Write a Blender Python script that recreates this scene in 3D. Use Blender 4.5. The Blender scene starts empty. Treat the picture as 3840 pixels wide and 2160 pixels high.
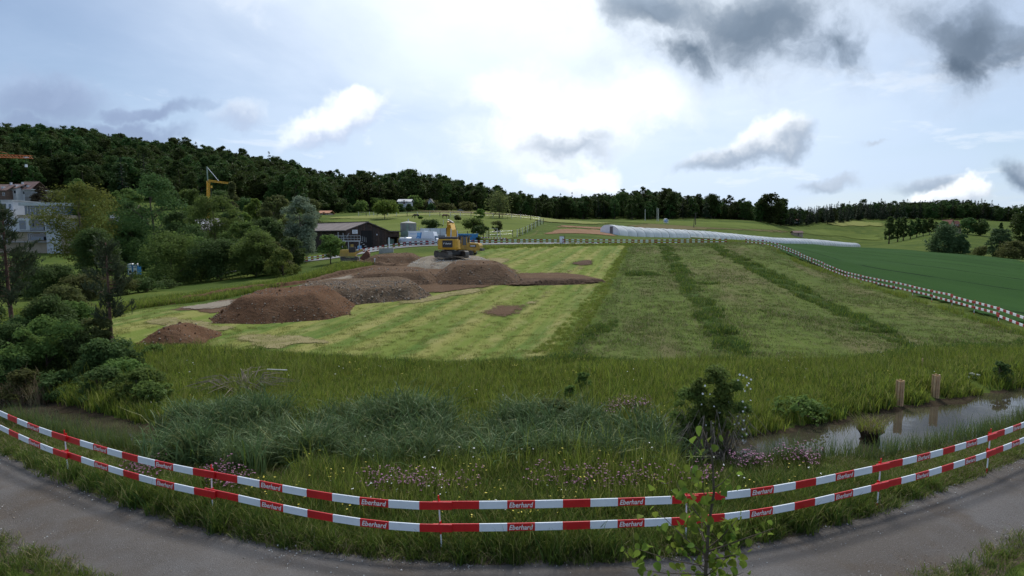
import bpy, math, random
import numpy as np
from mathutils import Vector, Matrix

D = bpy.data
SC = bpy.context.scene
COL = SC.collection
R = math.radians

# ------------------------------------------------------------------ camera
CAM_H = 5.9
FPX = 2070.6                      # focal length in pixels of a 3840 wide frame
PITCH = math.atan((1080 - 894) / FPX)
cam_d = D.cameras.new('camera')
cam_d.sensor_width = 36.0
cam_d.lens = FPX / 3840 * 36.0
cam_d.clip_start = 0.1
cam_d.clip_end = 6000
cam = D.objects.new('camera', cam_d)
cam.location = (0, 0, CAM_H)
cam.rotation_euler = (math.pi / 2 - PITCH, 0, 0)
COL.objects.link(cam)
SC.camera = cam

# ------------------------------------------------------------------ render / exposure
SC.render.engine = 'CYCLES'
SC.view_settings.view_transform = 'Standard'
SC.view_settings.look = 'None'
SC.view_settings.gamma = 1.0
SC.view_settings.use_curve_mapping = False
SC.view_settings.exposure = 1.05
SC.cycles.max_bounces = 6
SC.cycles.diffuse_bounces = 3
SC.cycles.transparent_max_bounces = 8
SC.cycles.use_denoising = True

# ------------------------------------------------------------------ node helper
class NT:
    def __init__(s, tree):
        s.t = tree
        s.t.nodes.clear()
    def n(s, typ, props=None, **inp):
        nd = s.t.nodes.new(typ)
        for k, v in (props or {}).items():
            setattr(nd, k, v)
        for k, v in inp.items():
            key = int(k[1:]) if k[0] == 'i' and k[1:].isdigit() else k.replace('_', ' ')
            sk = nd.inputs[key]
            if isinstance(v, bpy.types.NodeSocket):
                s.t.links.new(v, sk)
            else:
                sk.default_value = v
        return nd
    def link(s, a, b):
        s.t.links.new(a, b)
    def math(s, op, a, b=0.0, c=0.0, clamp=False):
        return s.n('ShaderNodeMath', {'operation': op, 'use_clamp': clamp}, i0=a, i1=b, i2=c).outputs[0]
    def vmath(s, op, a, b=(0, 0, 0)):
        nd = s.n('ShaderNodeVectorMath', {'operation': op}, i0=a, i1=b)
        return nd.outputs[0]
    def maprange(s, v, a, b, c=0.0, d=1.0, smooth=True):
        nd = s.n('ShaderNodeMapRange', {'interpolation_type': 'SMOOTHSTEP' if smooth else 'LINEAR'}, i0=v, i1=a, i2=b, i3=c, i4=d)
        return nd.outputs[0]
    def mix(s, fac, a, b):
        nd = s.n('ShaderNodeMix', {'data_type': 'RGBA'})
        for sk, v in ((nd.inputs[0], fac), (nd.inputs[6], a), (nd.inputs[7], b)):
            if isinstance(v, bpy.types.NodeSocket):
                s.t.links.new(v, sk)
            else:
                sk.default_value = v if not isinstance(v, tuple) or len(v) == 4 else (*v, 1)
        return nd.outputs[2]
    def noise(s, vec, scale, detail=4.0, rough=0.55, dist=0.0):
        nd = s.n('ShaderNodeTexNoise', {}, Vector=vec, Scale=scale, Detail=detail, Roughness=rough, Distortion=dist)
        return nd.outputs[0]

# ------------------------------------------------------------------ world: Nishita sky under broken cloud
SUN_EL, SUN_AZ = R(52), R(8)       # high, ahead of the camera and a little to the right
def build_world():
    w = D.worlds.new('World')
    SC.world = w
    w.use_nodes = True
    w.cycles.sampling_method = 'NONE'
    T = NT(w.node_tree)
    sky = T.n('ShaderNodeTexSky', {'sky_type': 'NISHITA', 'sun_disc': False, 'sun_elevation': SUN_EL,
                                   'sun_rotation': SUN_AZ, 'altitude': 450.0, 'air_density': 1.0,
                                   'dust_density': 1.2, 'ozone_density': 1.2})
    tc = T.n('ShaderNodeTexCoord')
    d = tc.outputs['Generated']
    sep = T.n('ShaderNodeSeparateXYZ', {}, i0=d)
    x, y, z = sep.outputs
    zc = T.math('MAXIMUM', z, 0.0)
    # cloud-layer coordinates: direction projected on a flat layer overhead
    den = T.math('ADD', zc, 0.16)
    lay = T.n('ShaderNodeCombineXYZ', {}, i0=T.math('DIVIDE', x, den), i1=T.math('DIVIDE', y, den), i2=0.0).outputs[0]
    n_big = T.noise(lay, 0.9, 6.0, 0.55, 0.3)
    veil = T.maprange(n_big, 0.30, 0.62)                       # thin high veil
    # screen of direction for placing the single cumulus clouds that the place shows
    yy = T.math('MAXIMUM', y, 0.05)
    px = T.math('DIVIDE', x, yy)
    pz = T.math('DIVIDE', z, yy)
    front = T.maprange(y, 0.12, 0.35)
    g = T.n('ShaderNodeCombineXYZ', {}, i0=px, i1=pz, i2=0.0).outputs[0]
    # domain warp gives the clouds their rolled, cauliflower edges
    wn = T.n('ShaderNodeTexNoise', {}, Vector=g, Scale=5.0, Detail=5.0, Roughness=0.6)
    wv = T.n('ShaderNodeVectorMath', {'operation': 'SCALE'}, i0=T.vmath('SUBTRACT', wn.outputs[1], (0.5, 0.5, 0.5)), Scale=0.16).outputs[0]
    gw = T.vmath('ADD', g, wv)
    sw = T.n('ShaderNodeSeparateXYZ', {}, i0=gw)
    wx, wz = sw.outputs[0], sw.outputs[1]
    fb = T.noise(gw, 7.0, 9.0, 0.60, 0.0)
    fbl = T.noise(gw, 2.6, 6.0, 0.55, 0.0)
    fluff = T.math('ADD', T.math('MULTIPLY', T.math('SUBTRACT', fb, 0.5), 2.2), T.math('MULTIPLY', T.math('SUBTRACT', fbl, 0.5), 2.6))

    def px2(u, v):
        dx, dy = (u * 3840 / 2576 - 1920) / FPX, (v * 3840 / 2576 - 1080) / FPX
        c, s_ = math.cos(PITCH), math.sin(PITCH)
        return dx / (c - dy * s_), (-s_ - dy * c) / (c - dy * s_)

    def blob(u, v, ru, rv, tilt=0.0):
        cx, cz = px2(u, v)
        rx, rz = ru * 3840 / 2576 / FPX, rv * 3840 / 2576 / FPX
        dx = T.math('SUBTRACT', wx, cx)
        dz = T.math('SUBTRACT', wz, cz)
        if tilt:
            dz = T.math('SUBTRACT', dz, T.math('MULTIPLY', dx, tilt))
        a = T.math('DIVIDE', dx, rx)
        b = T.math('DIVIDE', dz, rz)
        r2 = T.math('ADD', T.math('MULTIPLY', a, a), T.math('MULTIPLY', b, b))
        return T.math('SUBTRACT', 1.0, T.math('SQRT', r2)), b    # 1 at centre, 0 on the rim

    skyc = T.n('ShaderNodeVectorMath', {'operation': 'SCALE'}, i0=sky.outputs[0], Scale=SKY_K).outputs[0]
    # thin veil, thicker towards the hidden sun and the horizon
    sd = (math.sin(SUN_AZ) * math.cos(SUN_EL), math.cos(SUN_AZ) * math.cos(SUN_EL), math.sin(SUN_EL))
    cosang = T.n('ShaderNodeVectorMath', {'operation': 'DOT_PRODUCT'}, i0=d, i1=sd).outputs[1]
    glow = T.maprange(cosang, 0.52, 0.96)
    veil_f = T.math('ADD', T.math('ADD', T.math('MULTIPLY', veil, 0.34), T.math('MULTIPLY', glow, 0.85)), 0.0, 0, True)
    veil_f = T.math('ADD', veil_f, T.maprange(zc, 0.0, 0.24, 0.5, 0.0), 0, True)
    veil_c = T.mix(glow, (0.52, 0.66, 0.90), (1.02, 1.10, 1.16))
    col = T.mix(veil_f, skyc, veil_c)
    # small broken clouds all round the sky
    nb = T.noise(lay, 2.2, 8.0, 0.58, 0.4)
    belt = T.math('MULTIPLY', T.maprange(nb, 0.55, 0.72), 0.5)
    col = T.mix(belt, col, T.mix(T.maprange(nb, 0.58, 0.80), (1.0, 1.04, 1.08), (0.50, 0.58, 0.70)))

    def cloud(col, parts, soft, dark, light, light_from, k=1.0, fl=0.55, rim=None):
        m = None
        vpos = None
        for p in parts:
            bl, b = blob(*p)
            m = bl if m is None else T.math('MAXIMUM', m, bl)
            vpos = b if vpos is None else vpos
        dens = T.math('ADD', m, T.math('MULTIPLY', fluff, fl))
        mask = T.math('MULTIPLY', T.math('MULTIPLY', T.maprange(dens, -0.10, soft), front), k)
        shade = T.math('ADD', vpos, T.math('MULTIPLY', fluff, 0.9))
        c = T.mix(T.maprange(shade, light_from - 0.9, light_from + 0.7), dark, light)
        if rim:
            c = T.mix(T.maprange(dens, 0.05, 0.60), rim, c)
        return T.mix(mask, col, c)

    W_ = (1.08, 1.12, 1.16)
    # bright heaps in the middle of the sky
    col = cloud(col, [(1430, 320, 330, 130, 0.15), (1300, 250, 180, 110), (1580, 250, 170, 90)], 0.7, (0.84, 0.90, 0.98), W_, -0.5, 0.9)
    col = cloud(col, [(1430, 374, 190, 34, 0.0), (1500, 352, 100, 30)], 0.9, (0.40, 0.48, 0.60), (0.82, 0.89, 0.97), 0.5, 0.85, 0.5)
    col = cloud(col, [(1840, 385, 200, 48, 0.34), (1955, 340, 110, 52)], 0.55, (0.36, 0.44, 0.56), W_, 0.35, 0.95, 0.5)
    col = cloud(col, [(1420, 455, 150, 34), (1500, 440, 80, 44)], 0.5, (0.68, 0.76, 0.90), W_, -0.2, 0.85)
    col = cloud(col, [(830, 318, 140, 44, 0.3), (890, 285, 70, 38)], 0.6, (0.50, 0.59, 0.78), W_, 0.2, 0.85)
    col = cloud(col, [(580, 305, 90, 40)], 0.7, (0.45, 0.54, 0.72), (0.80, 0.88, 0.98), 0.3, 0.8)
    col = cloud(col, [(110, 240, 190, 80), (370, 275, 180, 24, 0.05), (330, 325, 190, 30), (60, 315, 250, 44)], 0.8, (0.27, 0.35, 0.53), (0.44, 0.55, 0.76), 0.5, 0.85)
    col = cloud(col, [(2400, 496, 95, 42), (2440, 484, 60, 36)], 0.30, (0.46, 0.54, 0.66), W_, 0.0, 0.95)
    col = cloud(col, [(2350, 452, 90, 24), (2080, 444, 90, 18), (2210, 372, 45, 12)], 0.9, (0.28, 0.36, 0.48), (0.50, 0.58, 0.70), 0.3, 0.85)
    # grey wisps, then the two dark masses hanging over the right half
    col = cloud(col, [(1960, 40, 640, 250, 0.0), (2450, 150, 330, 190)], 1.6, (0.44, 0.52, 0.64), (0.62, 0.70, 0.82), 0.4, 0.75, 0.9)
    col = cloud(col, [(1910, 40, 370, 170, 0.0), (2090, 110, 190, 120, -0.2), (1740, 110, 170, 75), (1640, 5, 190, 70)], 1.0, (0.135, 0.19, 0.265), (0.34, 0.425, 0.54), 0.45, 0.97, 0.7, (0.52, 0.61, 0.74))
    col = cloud(col, [(2470, 80, 260, 175, 0.0), (2410, 165, 140, 110)], 1.0, (0.105, 0.15, 0.215), (0.30, 0.38, 0.49), 0.45, 0.97, 0.7, (0.50, 0.58, 0.70))
    col = cloud(col, [(2570, 462, 80, 46)], 0.8, (0.16, 0.22, 0.31), (0.45, 0.53, 0.65), 0.6, 0.9)
    bg = T.n('ShaderNodeBackground', {}, Color=col, Strength=0.53)
    out = T.n('ShaderNodeOutputWorld')
    T.link(bg.outputs[0], out.inputs[0])
SKY_K = 0.10
build_world()

sun_d = D.lights.new('sun', 'SUN')
sun_d.energy = 1.5
sun_d.angle = R(12)
sun_d.color = (1.0, 0.96, 0.90)
sun = D.objects.new('sun', sun_d)
sv = Vector((math.sin(SUN_AZ) * math.cos(SUN_EL), math.cos(SUN_AZ) * math.cos(SUN_EL), math.sin(SUN_EL)))
sun.rotation_euler = sv.to_track_quat('Z', 'Y').to_euler()
sun.location = (0, 40, 120)
COL.objects.link(sun)

# ------------------------------------------------------------------ pixel <-> place helpers (u, v in a 2576 wide view of the photograph)
K = 3840 / 2576
_c, _s = math.cos(PITCH), math.sin(PITCH)
def ray(u, v):
    dx, dy = (u * K - 1920) / FPX, (v * K - 1080) / FPX
    return dx, _c - dy * _s, -_s - dy * _c
def at(u, v, y):
    """point on the sight line at depth y"""
    a, b, c = ray(u, v)
    t = y / b
    return Vector((a * t, y, CAM_H + c * t))
def onz(u, v, z):
    a, b, c = ray(u, v)
    t = (z - CAM_H) / c
    return Vector((a * t, b * t, z))
def mpp(y):
    """metres per (2576-wide) pixel at depth y"""
    return y * K / FPX

# ------------------------------------------------------------------ terrain
def vz(u, y, v):
    return at(u, v, y).z
COLS = [
    (0,    [(8, 0), (28, 0), (60, -0.3), (110, 0.2), (165, 1.6), (200, vz(0, 200, 560)), (235, vz(0, 235, 512)), (300, vz(0, 300, 470)), (520, 84), (640, 88), (1400, 60)]),
    (150,  [(8, 0), (28, 0), (60, -0.4), (120, -1.2), (165, 1.4), (235, vz(150, 235, 530)), (310, vz(150, 310, 482)), (520, 83), (640, 84), (1400, 60)]),
    (400,  [(8, 0), (28, 0), (45, 0.25), (62, 0.0), (120, -1.9), (165, 1.0), (240, vz(400, 240, 528)), (300, vz(400, 300, 505)), (520, 73), (620, 74), (1400, 50)]),
    (670,  [(8, 0), (28, 0), (45, 0.5), (62, 0.9), (85, 1.1), (110, 1.6), (165, 4.0), (235, vz(670, 235, 535)), (300, vz(670, 300, 522)), (520, 58), (620, 58), (1400, 40)]),
    (870,  [(8, 0), (28, 0), (60, 1.5), (80, 2.2), (100, 2.7), (130, 3.7), (160, vz(870, 160, 592)), (220, vz(870, 220, 546)), (260, vz(870, 260, 540)), (310, vz(870, 310, 533)), (520, 40), (620, 40), (1400, 30)]),
    (1073, [(8, 0), (28, 0), (60, 1.6), (80, 2.6), (109, 4.25), (130, 4.7), (150, vz(1073, 150, 588)), (220, vz(1073, 220, 546)), (280, vz(1073, 280, 534)), (330, vz(1073, 330, 530)), (560, 41), (660, 40), (1400, 30)]),
    (1274, [(8, 0), (28, 0), (60, 1.6), (80, 2.7), (109, 4.45), (150, vz(1274, 150, 592)), (220, vz(1274, 220, 550)), (300, vz(1274, 300, 541)), (400, vz(1274, 400, 538)), (600, 29), (700, 28), (1400, 20)]),
    (1410, [(8, 0), (28, 0), (60, 1.6), (80, 2.7), (109, 4.5), (150, vz(1410, 150, 590)), (200, vz(1410, 200, 569)), (300, vz(1410, 300, 555)), (480, vz(1410, 480, 552)), (650, 30), (760, 28), (1400, 20)]),
    (1610, [(8, 0), (28, 0), (60, 1.5), (80, 2.6), (109, 4.5), (150, vz(1610, 150, 603)), (190, vz(1610, 190, 597)), (300, vz(1610, 300, 572)), (480, vz(1610, 480, 552)), (680, 40), (780, 38), (1400, 20)]),
    (1878, [(8, 0), (28, 0), (60, 1.6), (80, 2.9), (109, 4.7), (180, vz(1878, 180, 611)), (300, vz(1878, 300, 607)), (400, vz(1878, 400, 580)), (520, vz(1878, 520, 555)), (700, 22), (800, 20), (1400, 10)]),
    (2163, [(8, 0), (28, 0), (45, 0.0), (70, 0.25), (110, 0.75), (200, 1.1), (300, 0.9), (440, -0.9), (520, vz(2163, 520, 600)), (660, vz(2163, 660, 555)), (800, 35), (900, 33), (1400, 10)]),
    (2400, [(8, 0), (28, 0), (50, 0.0), (100, 0.2), (200, -0.6), (260, -1.2), (330, vz(2400, 330, 610)), (430, vz(2400, 430, 582)), (640, vz(2400, 640, 553)), (800, 40), (900, 38), (1400, 10)]),
    (2576, [(8, 0), (28, 0), (50, 0.0), (100, -0.6), (200, -2.2), (300, vz(2576, 300, 634)), (430, vz(2576, 430, 592)), (640, vz(2576, 640, 560)), (800, 14), (900, 12), (1400, 5)]),
]
def pchip(xs, ys, xq):
    xs, ys, xq = np.asarray(xs, float), np.asarray(ys, float), np.asarray(xq, float)
    h = np.diff(xs)
    dl = np.diff(ys) / h
    m = np.zeros(len(xs))
    for i in range(1, len(xs) - 1):
        if dl[i - 1] * dl[i] > 0:
            w1, w2 = 2 * h[i] + h[i - 1], h[i] + 2 * h[i - 1]
            m[i] = (w1 + w2) / (w1 / dl[i - 1] + w2 / dl[i])
    m[0], m[-1] = dl[0], dl[-1]
    k = np.clip(np.searchsorted(xs, xq) - 1, 0, len(xs) - 2)
    t = np.clip((xq - xs[k]) / h[k], 0, 1)
    t2, t3 = t * t, t * t * t
    return (2 * t3 - 3 * t2 + 1) * ys[k] + (t3 - 2 * t2 + t) * h[k] * m[k] + (-2 * t3 + 3 * t2) * ys[k + 1] + (t3 - t2) * h[k] * m[k + 1]
_sg = np.linspace(math.log(8), math.log(1400), 420)
_cg = np.linspace(-0.96, 0.96, 260)
_ct = np.array([(u * K - 1920) / FPX for u, _ in COLS])
_tab = np.array([pchip([math.log(a) for a, _ in p], [b for _, b in p], _sg) for _, p in COLS])
_tab2 = np.array([pchip(_ct, _tab[:, j], np.clip(_cg, _ct[0], _ct[-1])) for j in range(len(_sg))]).T   # [c, s]

def seg_dist(P, poly):
    """distance of points P (n,2) to a closed polygon, negative inside"""
    P = np.asarray(P, float)
    A = np.asarray(poly, float)
    B = np.roll(A, -1, axis=0)
    best = np.full(len(P), 1e9)
    inside = np.zeros(len(P), bool)
    for a, b in zip(A, B):
        ab = b - a
        t = np.clip(((P - a) @ ab) / max(ab @ ab, 1e-9), 0, 1)
        q = P - (a + t[:, None] * ab)
        best = np.minimum(best, np.hypot(q[:, 0], q[:, 1]))
        cond = (a[1] > P[:, 1]) != (b[1] > P[:, 1])
        xi = a[0] + (P[:, 1] - a[1]) / (b[1] - a[1] if abs(b[1] - a[1]) > 1e-9 else 1e-9) * ab[0]
        inside ^= cond & (P[:, 0] < xi)
    return np.where(inside, -best, best)
def sstep(a, b, x):
    t = np.clip((x - a) / (b - a), 0, 1)
    return t * t * (3 - 2 * t)

WATER_Z = -0.22
POND_FAR = [(-120, 985), (0, 1003), (100, 1012), (230, 1045), (420, 1090), (480, 1108), (700, 1118), (1000, 1122), (1300, 1122), (1700, 1118), (1885, 1103), (2000, 1084), (2100, 1064), (2250, 1034), (2400, 1010), (2576, 980), (2700, 958)]
POND_NEAR = [(-120, 1015), (0, 1040), (60, 1060), (200, 1090), (300, 1112), (420, 1150), (600, 1166), (1000, 1172), (1300, 1172), (1700, 1162), (1880, 1152), (2050, 1152), (2200, 1154), (2300, 1142), (2400, 1120), (2576, 1068), (2700, 1026)]
def onward(P, d):
    """carry a plan line straight on by d metres at both ends, beyond the frame"""
    P = [np.array(p[:2], float) for p in P]
    a, b = P[0] - P[1], P[-1] - P[-2]
    return [tuple(P[0] + a / np.hypot(*a) * d)] + [tuple(p) for p in P] + [tuple(P[-1] + b / np.hypot(*b) * d)]
pond_far = onward([onz(u, v, WATER_Z) for u, v in POND_FAR], 9.0)
pond_near = onward([onz(u, v, WATER_Z) for u, v in POND_NEAR], 9.0)
POND = pond_far + pond_near[::-1]
_px = [p[0] for p in POND]; _py = [p[1] for p in POND]

def height(x, y, pond=True):
    x = np.atleast_1d(np.asarray(x, float)); y = np.atleast_1d(np.asarray(y, float))
    yc = np.clip(y, 8, 1399)
    c = np.clip(x / yc, -0.955, 0.955)
    si = (np.log(yc) - _sg[0]) / (_sg[1] - _sg[0])
    ci = (c - _cg[0]) / (_cg[1] - _cg[0])
    i = np.clip(ci.astype(int), 0, len(_cg) - 2); j = np.clip(si.astype(int), 0, len(_sg) - 2)
    a, b = ci - i, si - j
    z = (_tab2[i, j] * (1 - a) * (1 - b) + _tab2[i + 1, j] * a * (1 - b) + _tab2[i, j + 1] * (1 - a) * b + _tab2[i + 1, j + 1] * a * b)
    if pond:
        near = (y < max(_py) + 4) & (y > min(_py) - 4)
        if near.any():
            k = np.where(near)[0]
            d = seg_dist(np.stack([x[k], y[k]], 1), POND)
            wob = 0.18 * np.sin(x[k] * 1.7 + y[k] * 0.9) + 0.12 * np.sin(x[k] * 3.9 - y[k] * 2.3)
            d = d + wob
            z[k] += np.where(d < 0, WATER_Z - 0.45 * sstep(0, 1.0, -d), WATER_Z * (1 - sstep(0, 1.3, d)))
        # the ground between field and pond is never billiard flat
        k = np.where((y < 40))[0]
        if len(k):
            xx, y2 = x[k], y[k]
            z[k] += (0.05 * np.sin(xx * 0.61 + 1.3) * np.sin(y2 * 0.53) + 0.03 * np.sin(xx * 1.7 + y2 * 1.1)) * sstep(13, 18, y2) * (1 - sstep(32, 40, y2))
    return z
def hz(x, y):
    return float(height(x, y)[0])
def G(u, v, ymax=1300):
    """where the sight line meets the terrain"""
    a, b, c = ray(u, v)
    ys = np.exp(np.linspace(math.log(5), math.log(ymax), 900))
    t = ys / b
    zz = CAM_H + c * t
    hh = height(a * t, ys, False)
    k = np.where(zz <= hh)[0]
    if len(k) == 0:
        yq = ymax
    elif k[0] == 0:
        yq = ys[0]
    else:
        i = k[0]
        d0, d1 = zz[i - 1] - hh[i - 1], zz[i] - hh[i]
        yq = ys[i - 1] + (ys[i] - ys[i - 1]) * d0 / (d0 - d1)
    x = a * yq / b
    return Vector((x, yq, hz(x, yq)))
def gd(u, y):
    """ground point in image column u at depth y"""
    x = (u * K - 1920) / FPX * y
    for _ in range(3):
        z = hz(x, y)
        # exact column for this height
        dep = y * _c - (z - CAM_H) * _s
        x = (u * K - 1920) / FPX * dep
    return Vector((x, y, hz(x, y)))

# ------------------------------------------------------------------ object helpers
def link(o, parent=None):
    COL.objects.link(o)
    if parent is not None:
        o.parent = parent
    return o
def tag(o, label, cat, group=None):
    o['label'] = label
    o['category'] = cat
    if group:
        o['group'] = group
    return o
def thing(name, label, cat, loc=(0, 0, 0), rz=0.0, group=None):
    o = D.objects.new(name, None)
    o.empty_display_size = 0.3
    o.location = loc
    o.rotation_euler = (0, 0, rz)
    link(o)
    return tag(o, label, cat, group)
def struct(o, kind='structure'):
    o['kind'] = kind
    return o
def copy_tree(src, parent=None):
    c = src.copy()
    link(c, parent)
    for ch in src.children:
        copy_tree(ch, c)
    return c

class MB:
    def __init__(s):
        s.v, s.f, s.m = [], [], []
    def add(s, vs, fs, mat=0):
        o = len(s.v)
        s.v.extend([tuple(p) for p in vs])
        s.f.extend([tuple(i + o for i in f) for f in fs])
        s.m.extend([mat] * len(fs))
        return s
    def box(s, c, size, mat=0, rot=None, taper=1.0):
        hx, hy, hz_ = size[0] / 2, size[1] / 2, size[2] / 2
        vs = [Vector((sx * hx * (taper if sz > 0 else 1), sy * hy * (taper if sz > 0 else 1), sz * hz_)) for sz in (-1, 1) for sy in (-1, 1) for sx in (-1, 1)]
        if rot is not None:
            vs = [rot @ p for p in vs]
        vs = [p + Vector(c) for p in vs]
        return s.add(vs, [(0, 2, 3, 1), (4, 5, 7, 6), (0, 1, 5, 4), (2, 6, 7, 3), (0, 4, 6, 2), (1, 3, 7, 5)], mat)
    def span(s, x0, x1, y0, y1, z0, z1, mat=0):
        return s.box(((x0 + x1) / 2, (y0 + y1) / 2, (z0 + z1) / 2), (abs(x1 - x0), abs(y1 - y0), abs(z1 - z0)), mat)
    def beam(s, a, b, w, h=None, mat=0, up=(0, 0, 1)):
        """square bar from a to b"""
        a, b = Vector(a), Vector(b)
        h = w if h is None else h
        d = (b - a)
        L = d.length
        if L < 1e-6:
            return s
        d.normalize()
        upv = Vector(up)
        if abs(d.dot(upv)) > 0.98:
            upv = Vector((0, 1, 0))
        x = d.cross(upv).normalized()
        z = x.cross(d).normalized()
        vs = []
        for p in (a, b):
            for sx, sz in ((-1, -1), (1, -1), (1, 1), (-1, 1)):
                vs.append(p + x * (sx * w / 2) + z * (sz * h / 2))
        return s.add(vs, [(0, 1, 2, 3), (7, 6, 5, 4), (0, 4, 5, 1), (1, 5, 6, 2), (2, 6, 7, 3), (3, 7, 4, 0)], mat)
    def tube(s, pts, rad, n=6, mat=0, cap=True):
        pts = [Vector(p) for p in pts]
        if not hasattr(rad, '__len__'):
            rad = [rad] * len(pts)
        vs, fs = [], []
        for i, p in enumerate(pts):
            d = (pts[min(i + 1, len(pts) - 1)] - pts[max(i - 1, 0)])
            d = d.normalized() if d.length > 1e-9 else Vector((0, 0, 1))
            ref = Vector((0, 0, 1)) if abs(d.z) < 0.95 else Vector((0, 1, 0))
            x = d.cross(ref).normalized(); y = d.cross(x).normalized()
            for k in range(n):
                a = 2 * math.pi * k / n
                vs.append(p + x * (math.cos(a) * rad[i]) + y * (math.sin(a) * rad[i]))
        for i in range(len(pts) - 1):
            for k in range(n):
                k2 = (k + 1) % n
                fs.append((i * n + k, i * n + k2, (i + 1) * n + k2, (i + 1) * n + k))
        if cap:
            fs.append(tuple(range(n - 1, -1, -1)))
            fs.append(tuple(range((len(pts) - 1) * n, len(pts) * n)))
        return s.add(vs, fs, mat)
    def prism(s, poly, axis, a, b, mat=0):
        """extrude a 2-D outline along an axis ('x': poly in (y,z); 'y': (x,z); 'z': (x,y))"""
        n = len(poly)
        def P(p, t):
            return {'x': (t, p[0], p[1]), 'y': (p[0], t, p[1]), 'z': (p[0], p[1], t)}[axis]
        vs = [P(p, a) for p in poly] + [P(p, b) for p in poly]
        fs = [tuple(range(n)), tuple(range(2 * n - 1, n - 1, -1))]
        for i in range(n):
            j = (i + 1) % n
            fs.append((i, i + n, j + n, j))
        return s.add(vs, fs, mat)
    def mesh(s, name, mats, smooth=False):
        me = D.meshes.new(name)
        me.from_pydata(s.v, [], s.f)
        for m in (mats if isinstance(mats, (list, tuple)) else [mats]):
            me.materials.append(m)
        if any(s.m):
            me.polygons.foreach_set('material_index', s.m)
        if smooth:
            me.polygons.foreach_set('use_smooth', [True] * len(me.polygons))
        me.update()
        # consistent outward normals
        import bmesh
        bm = bmesh.new(); bm.from_mesh(me)
        bmesh.ops.recalc_face_normals(bm, faces=bm.faces)
        bm.to_mesh(me); bm.free()
        return me
    def build(s, name, mats, parent=None, smooth=False):
        return link(D.objects.new(name, s.mesh(name, mats, smooth)), parent)
def np_mesh(name, V, F, mats, smooth=False, mi=None):
    me = D.meshes.new(name)
    V = np.asarray(V, np.float32); F = np.asarray(F, np.int32)
    k = F.shape[1]
    me.vertices.add(len(V)); me.vertices.foreach_set('co', V.ravel())
    me.loops.add(F.size); me.loops.foreach_set('vertex_index', F.ravel())
    me.polygons.add(len(F))
    me.polygons.foreach_set('loop_start', np.arange(0, F.size, k, dtype=np.int32))
    if mi is not None:
        me.polygons.foreach_set('material_index', np.asarray(mi, np.int32))
    me.polygons.foreach_set('use_smooth', np.full(len(F), smooth))
    for m in (mats if isinstance(mats, (list, tuple)) else [mats]):
        me.materials.append(m)
    me.update(calc_edges=True)
    return me
# ------------------------------------------------------------------ materials
MATS = {}
def new_mat(name):
    m = D.materials.new(name)
    m.use_nodes = True
    MATS[name] = m
    return m, NT(m.node_tree)
def finish(T, bsdf, disp=None):
    out = T.n('ShaderNodeOutputMaterial')
    T.link(bsdf, out.inputs[0])
def plain(name, col, rough=0.6, var=0.12, scale=3.0, metal=0.0, bump=0.0, bscale=30.0, spec=0.5, dirt=None, dirt_lo=0.55, dirt_hi=0.75):
    """painted / solid surface with uneven tone and optional dirt patches"""
    m, T = new_mat(name)
    co = T.n('ShaderNodeTexCoord').outputs['Object']
    nz = T.noise(co, scale, 6.0, 0.6)
    c0 = tuple(x * (1 - var) for x in col); c1 = tuple(min(1.0, x * (1 + var)) for x in col)
    c = T.mix(T.maprange(nz, 0.3, 0.7), c0, c1)
    if dirt:
        c = T.mix(T.math('MULTIPLY', T.maprange(T.noise(co, scale * 0.7, 7.0, 0.65), dirt_lo, dirt_hi), 0.7), c, dirt)
    b = T.n('ShaderNodeBsdfPrincipled', {}, Base_Color=c, Roughness=rough, Metallic=metal)
    b.inputs['Specular IOR Level'].default_value = spec
    if bump:
        bp = T.n('ShaderNodeBump', {}, Strength=bump, Height=T.noise(co, bscale, 5.0))
        T.link(bp.outputs[0], b.inputs['Normal'])
    finish(T, b.outputs[0])
    return m
def leaf(name, ca, cb, trans=0.35, scale=0.35, rough=0.6, dead=None, obj_var=0.25, spec=0.06, rows=False):
    """foliage: tone drifts through the crown in patches and from plant to plant"""
    m, T = new_mat(name)
    ge = T.n('ShaderNodeNewGeometry')
    co = ge.outputs['Position']
    oi = T.n('ShaderNodeObjectInfo')
    vec = co
    if rows:                       # growth follows the mowing lines
        mp = T.n('ShaderNodeMapping', {}, Vector=co, Rotation=(0, 0, ROW))
        vec = T.n('ShaderNodeMapping', {}, Vector=mp.outputs[0], Scale=(1.0, 0.06, 0.3)).outputs[0]
    nz = T.noise(vec, scale, 3.0, 0.6)
    nf = T.noise(co, scale * 9, 2.0, 0.6)
    f = T.math('ADD', T.math('MULTIPLY', nz, 0.6), T.math('MULTIPLY', nf, 0.4))
    c = T.mix(T.maprange(f, 0.36, 0.64), ca, cb)
    isl = ge.outputs['Random Per Island']
    c = T.mix(T.math('MULTIPLY', isl, 0.35), c, tuple(min(1, x * 1.5) for x in cb))
    if dead:
        c = T.mix(T.maprange(isl, 0.86, 0.9), c, dead)
    hsv = T.n('ShaderNodeHueSaturation', {}, Color=c,
              Hue=T.math('ADD', T.math('MULTIPLY', T.math('SUBTRACT', oi.outputs['Random'], 0.5), 0.05 * obj_var * 4), 0.5),
              Value=T.math('ADD', T.math('MULTIPLY', oi.outputs['Random'], obj_var * 2), 1.0 - obj_var))
    c = hsv.outputs[0]
    d = T.n('ShaderNodeBsdfPrincipled', {}, Base_Color=c, Roughness=rough)
    d.inputs['Specular IOR Level'].default_value = spec
    t = T.n('ShaderNodeBsdfTranslucent', {}, Color=T.mix(0.4, c, tuple(min(1, x * 1.6) for x in cb)))
    mx = T.n('ShaderNodeMixShader', {}, i0=trans)
    T.link(d.outputs[0], mx.inputs[1]); T.link(t.outputs[0], mx.inputs[2])
    finish(T, mx.outputs[0])
    return m

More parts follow.
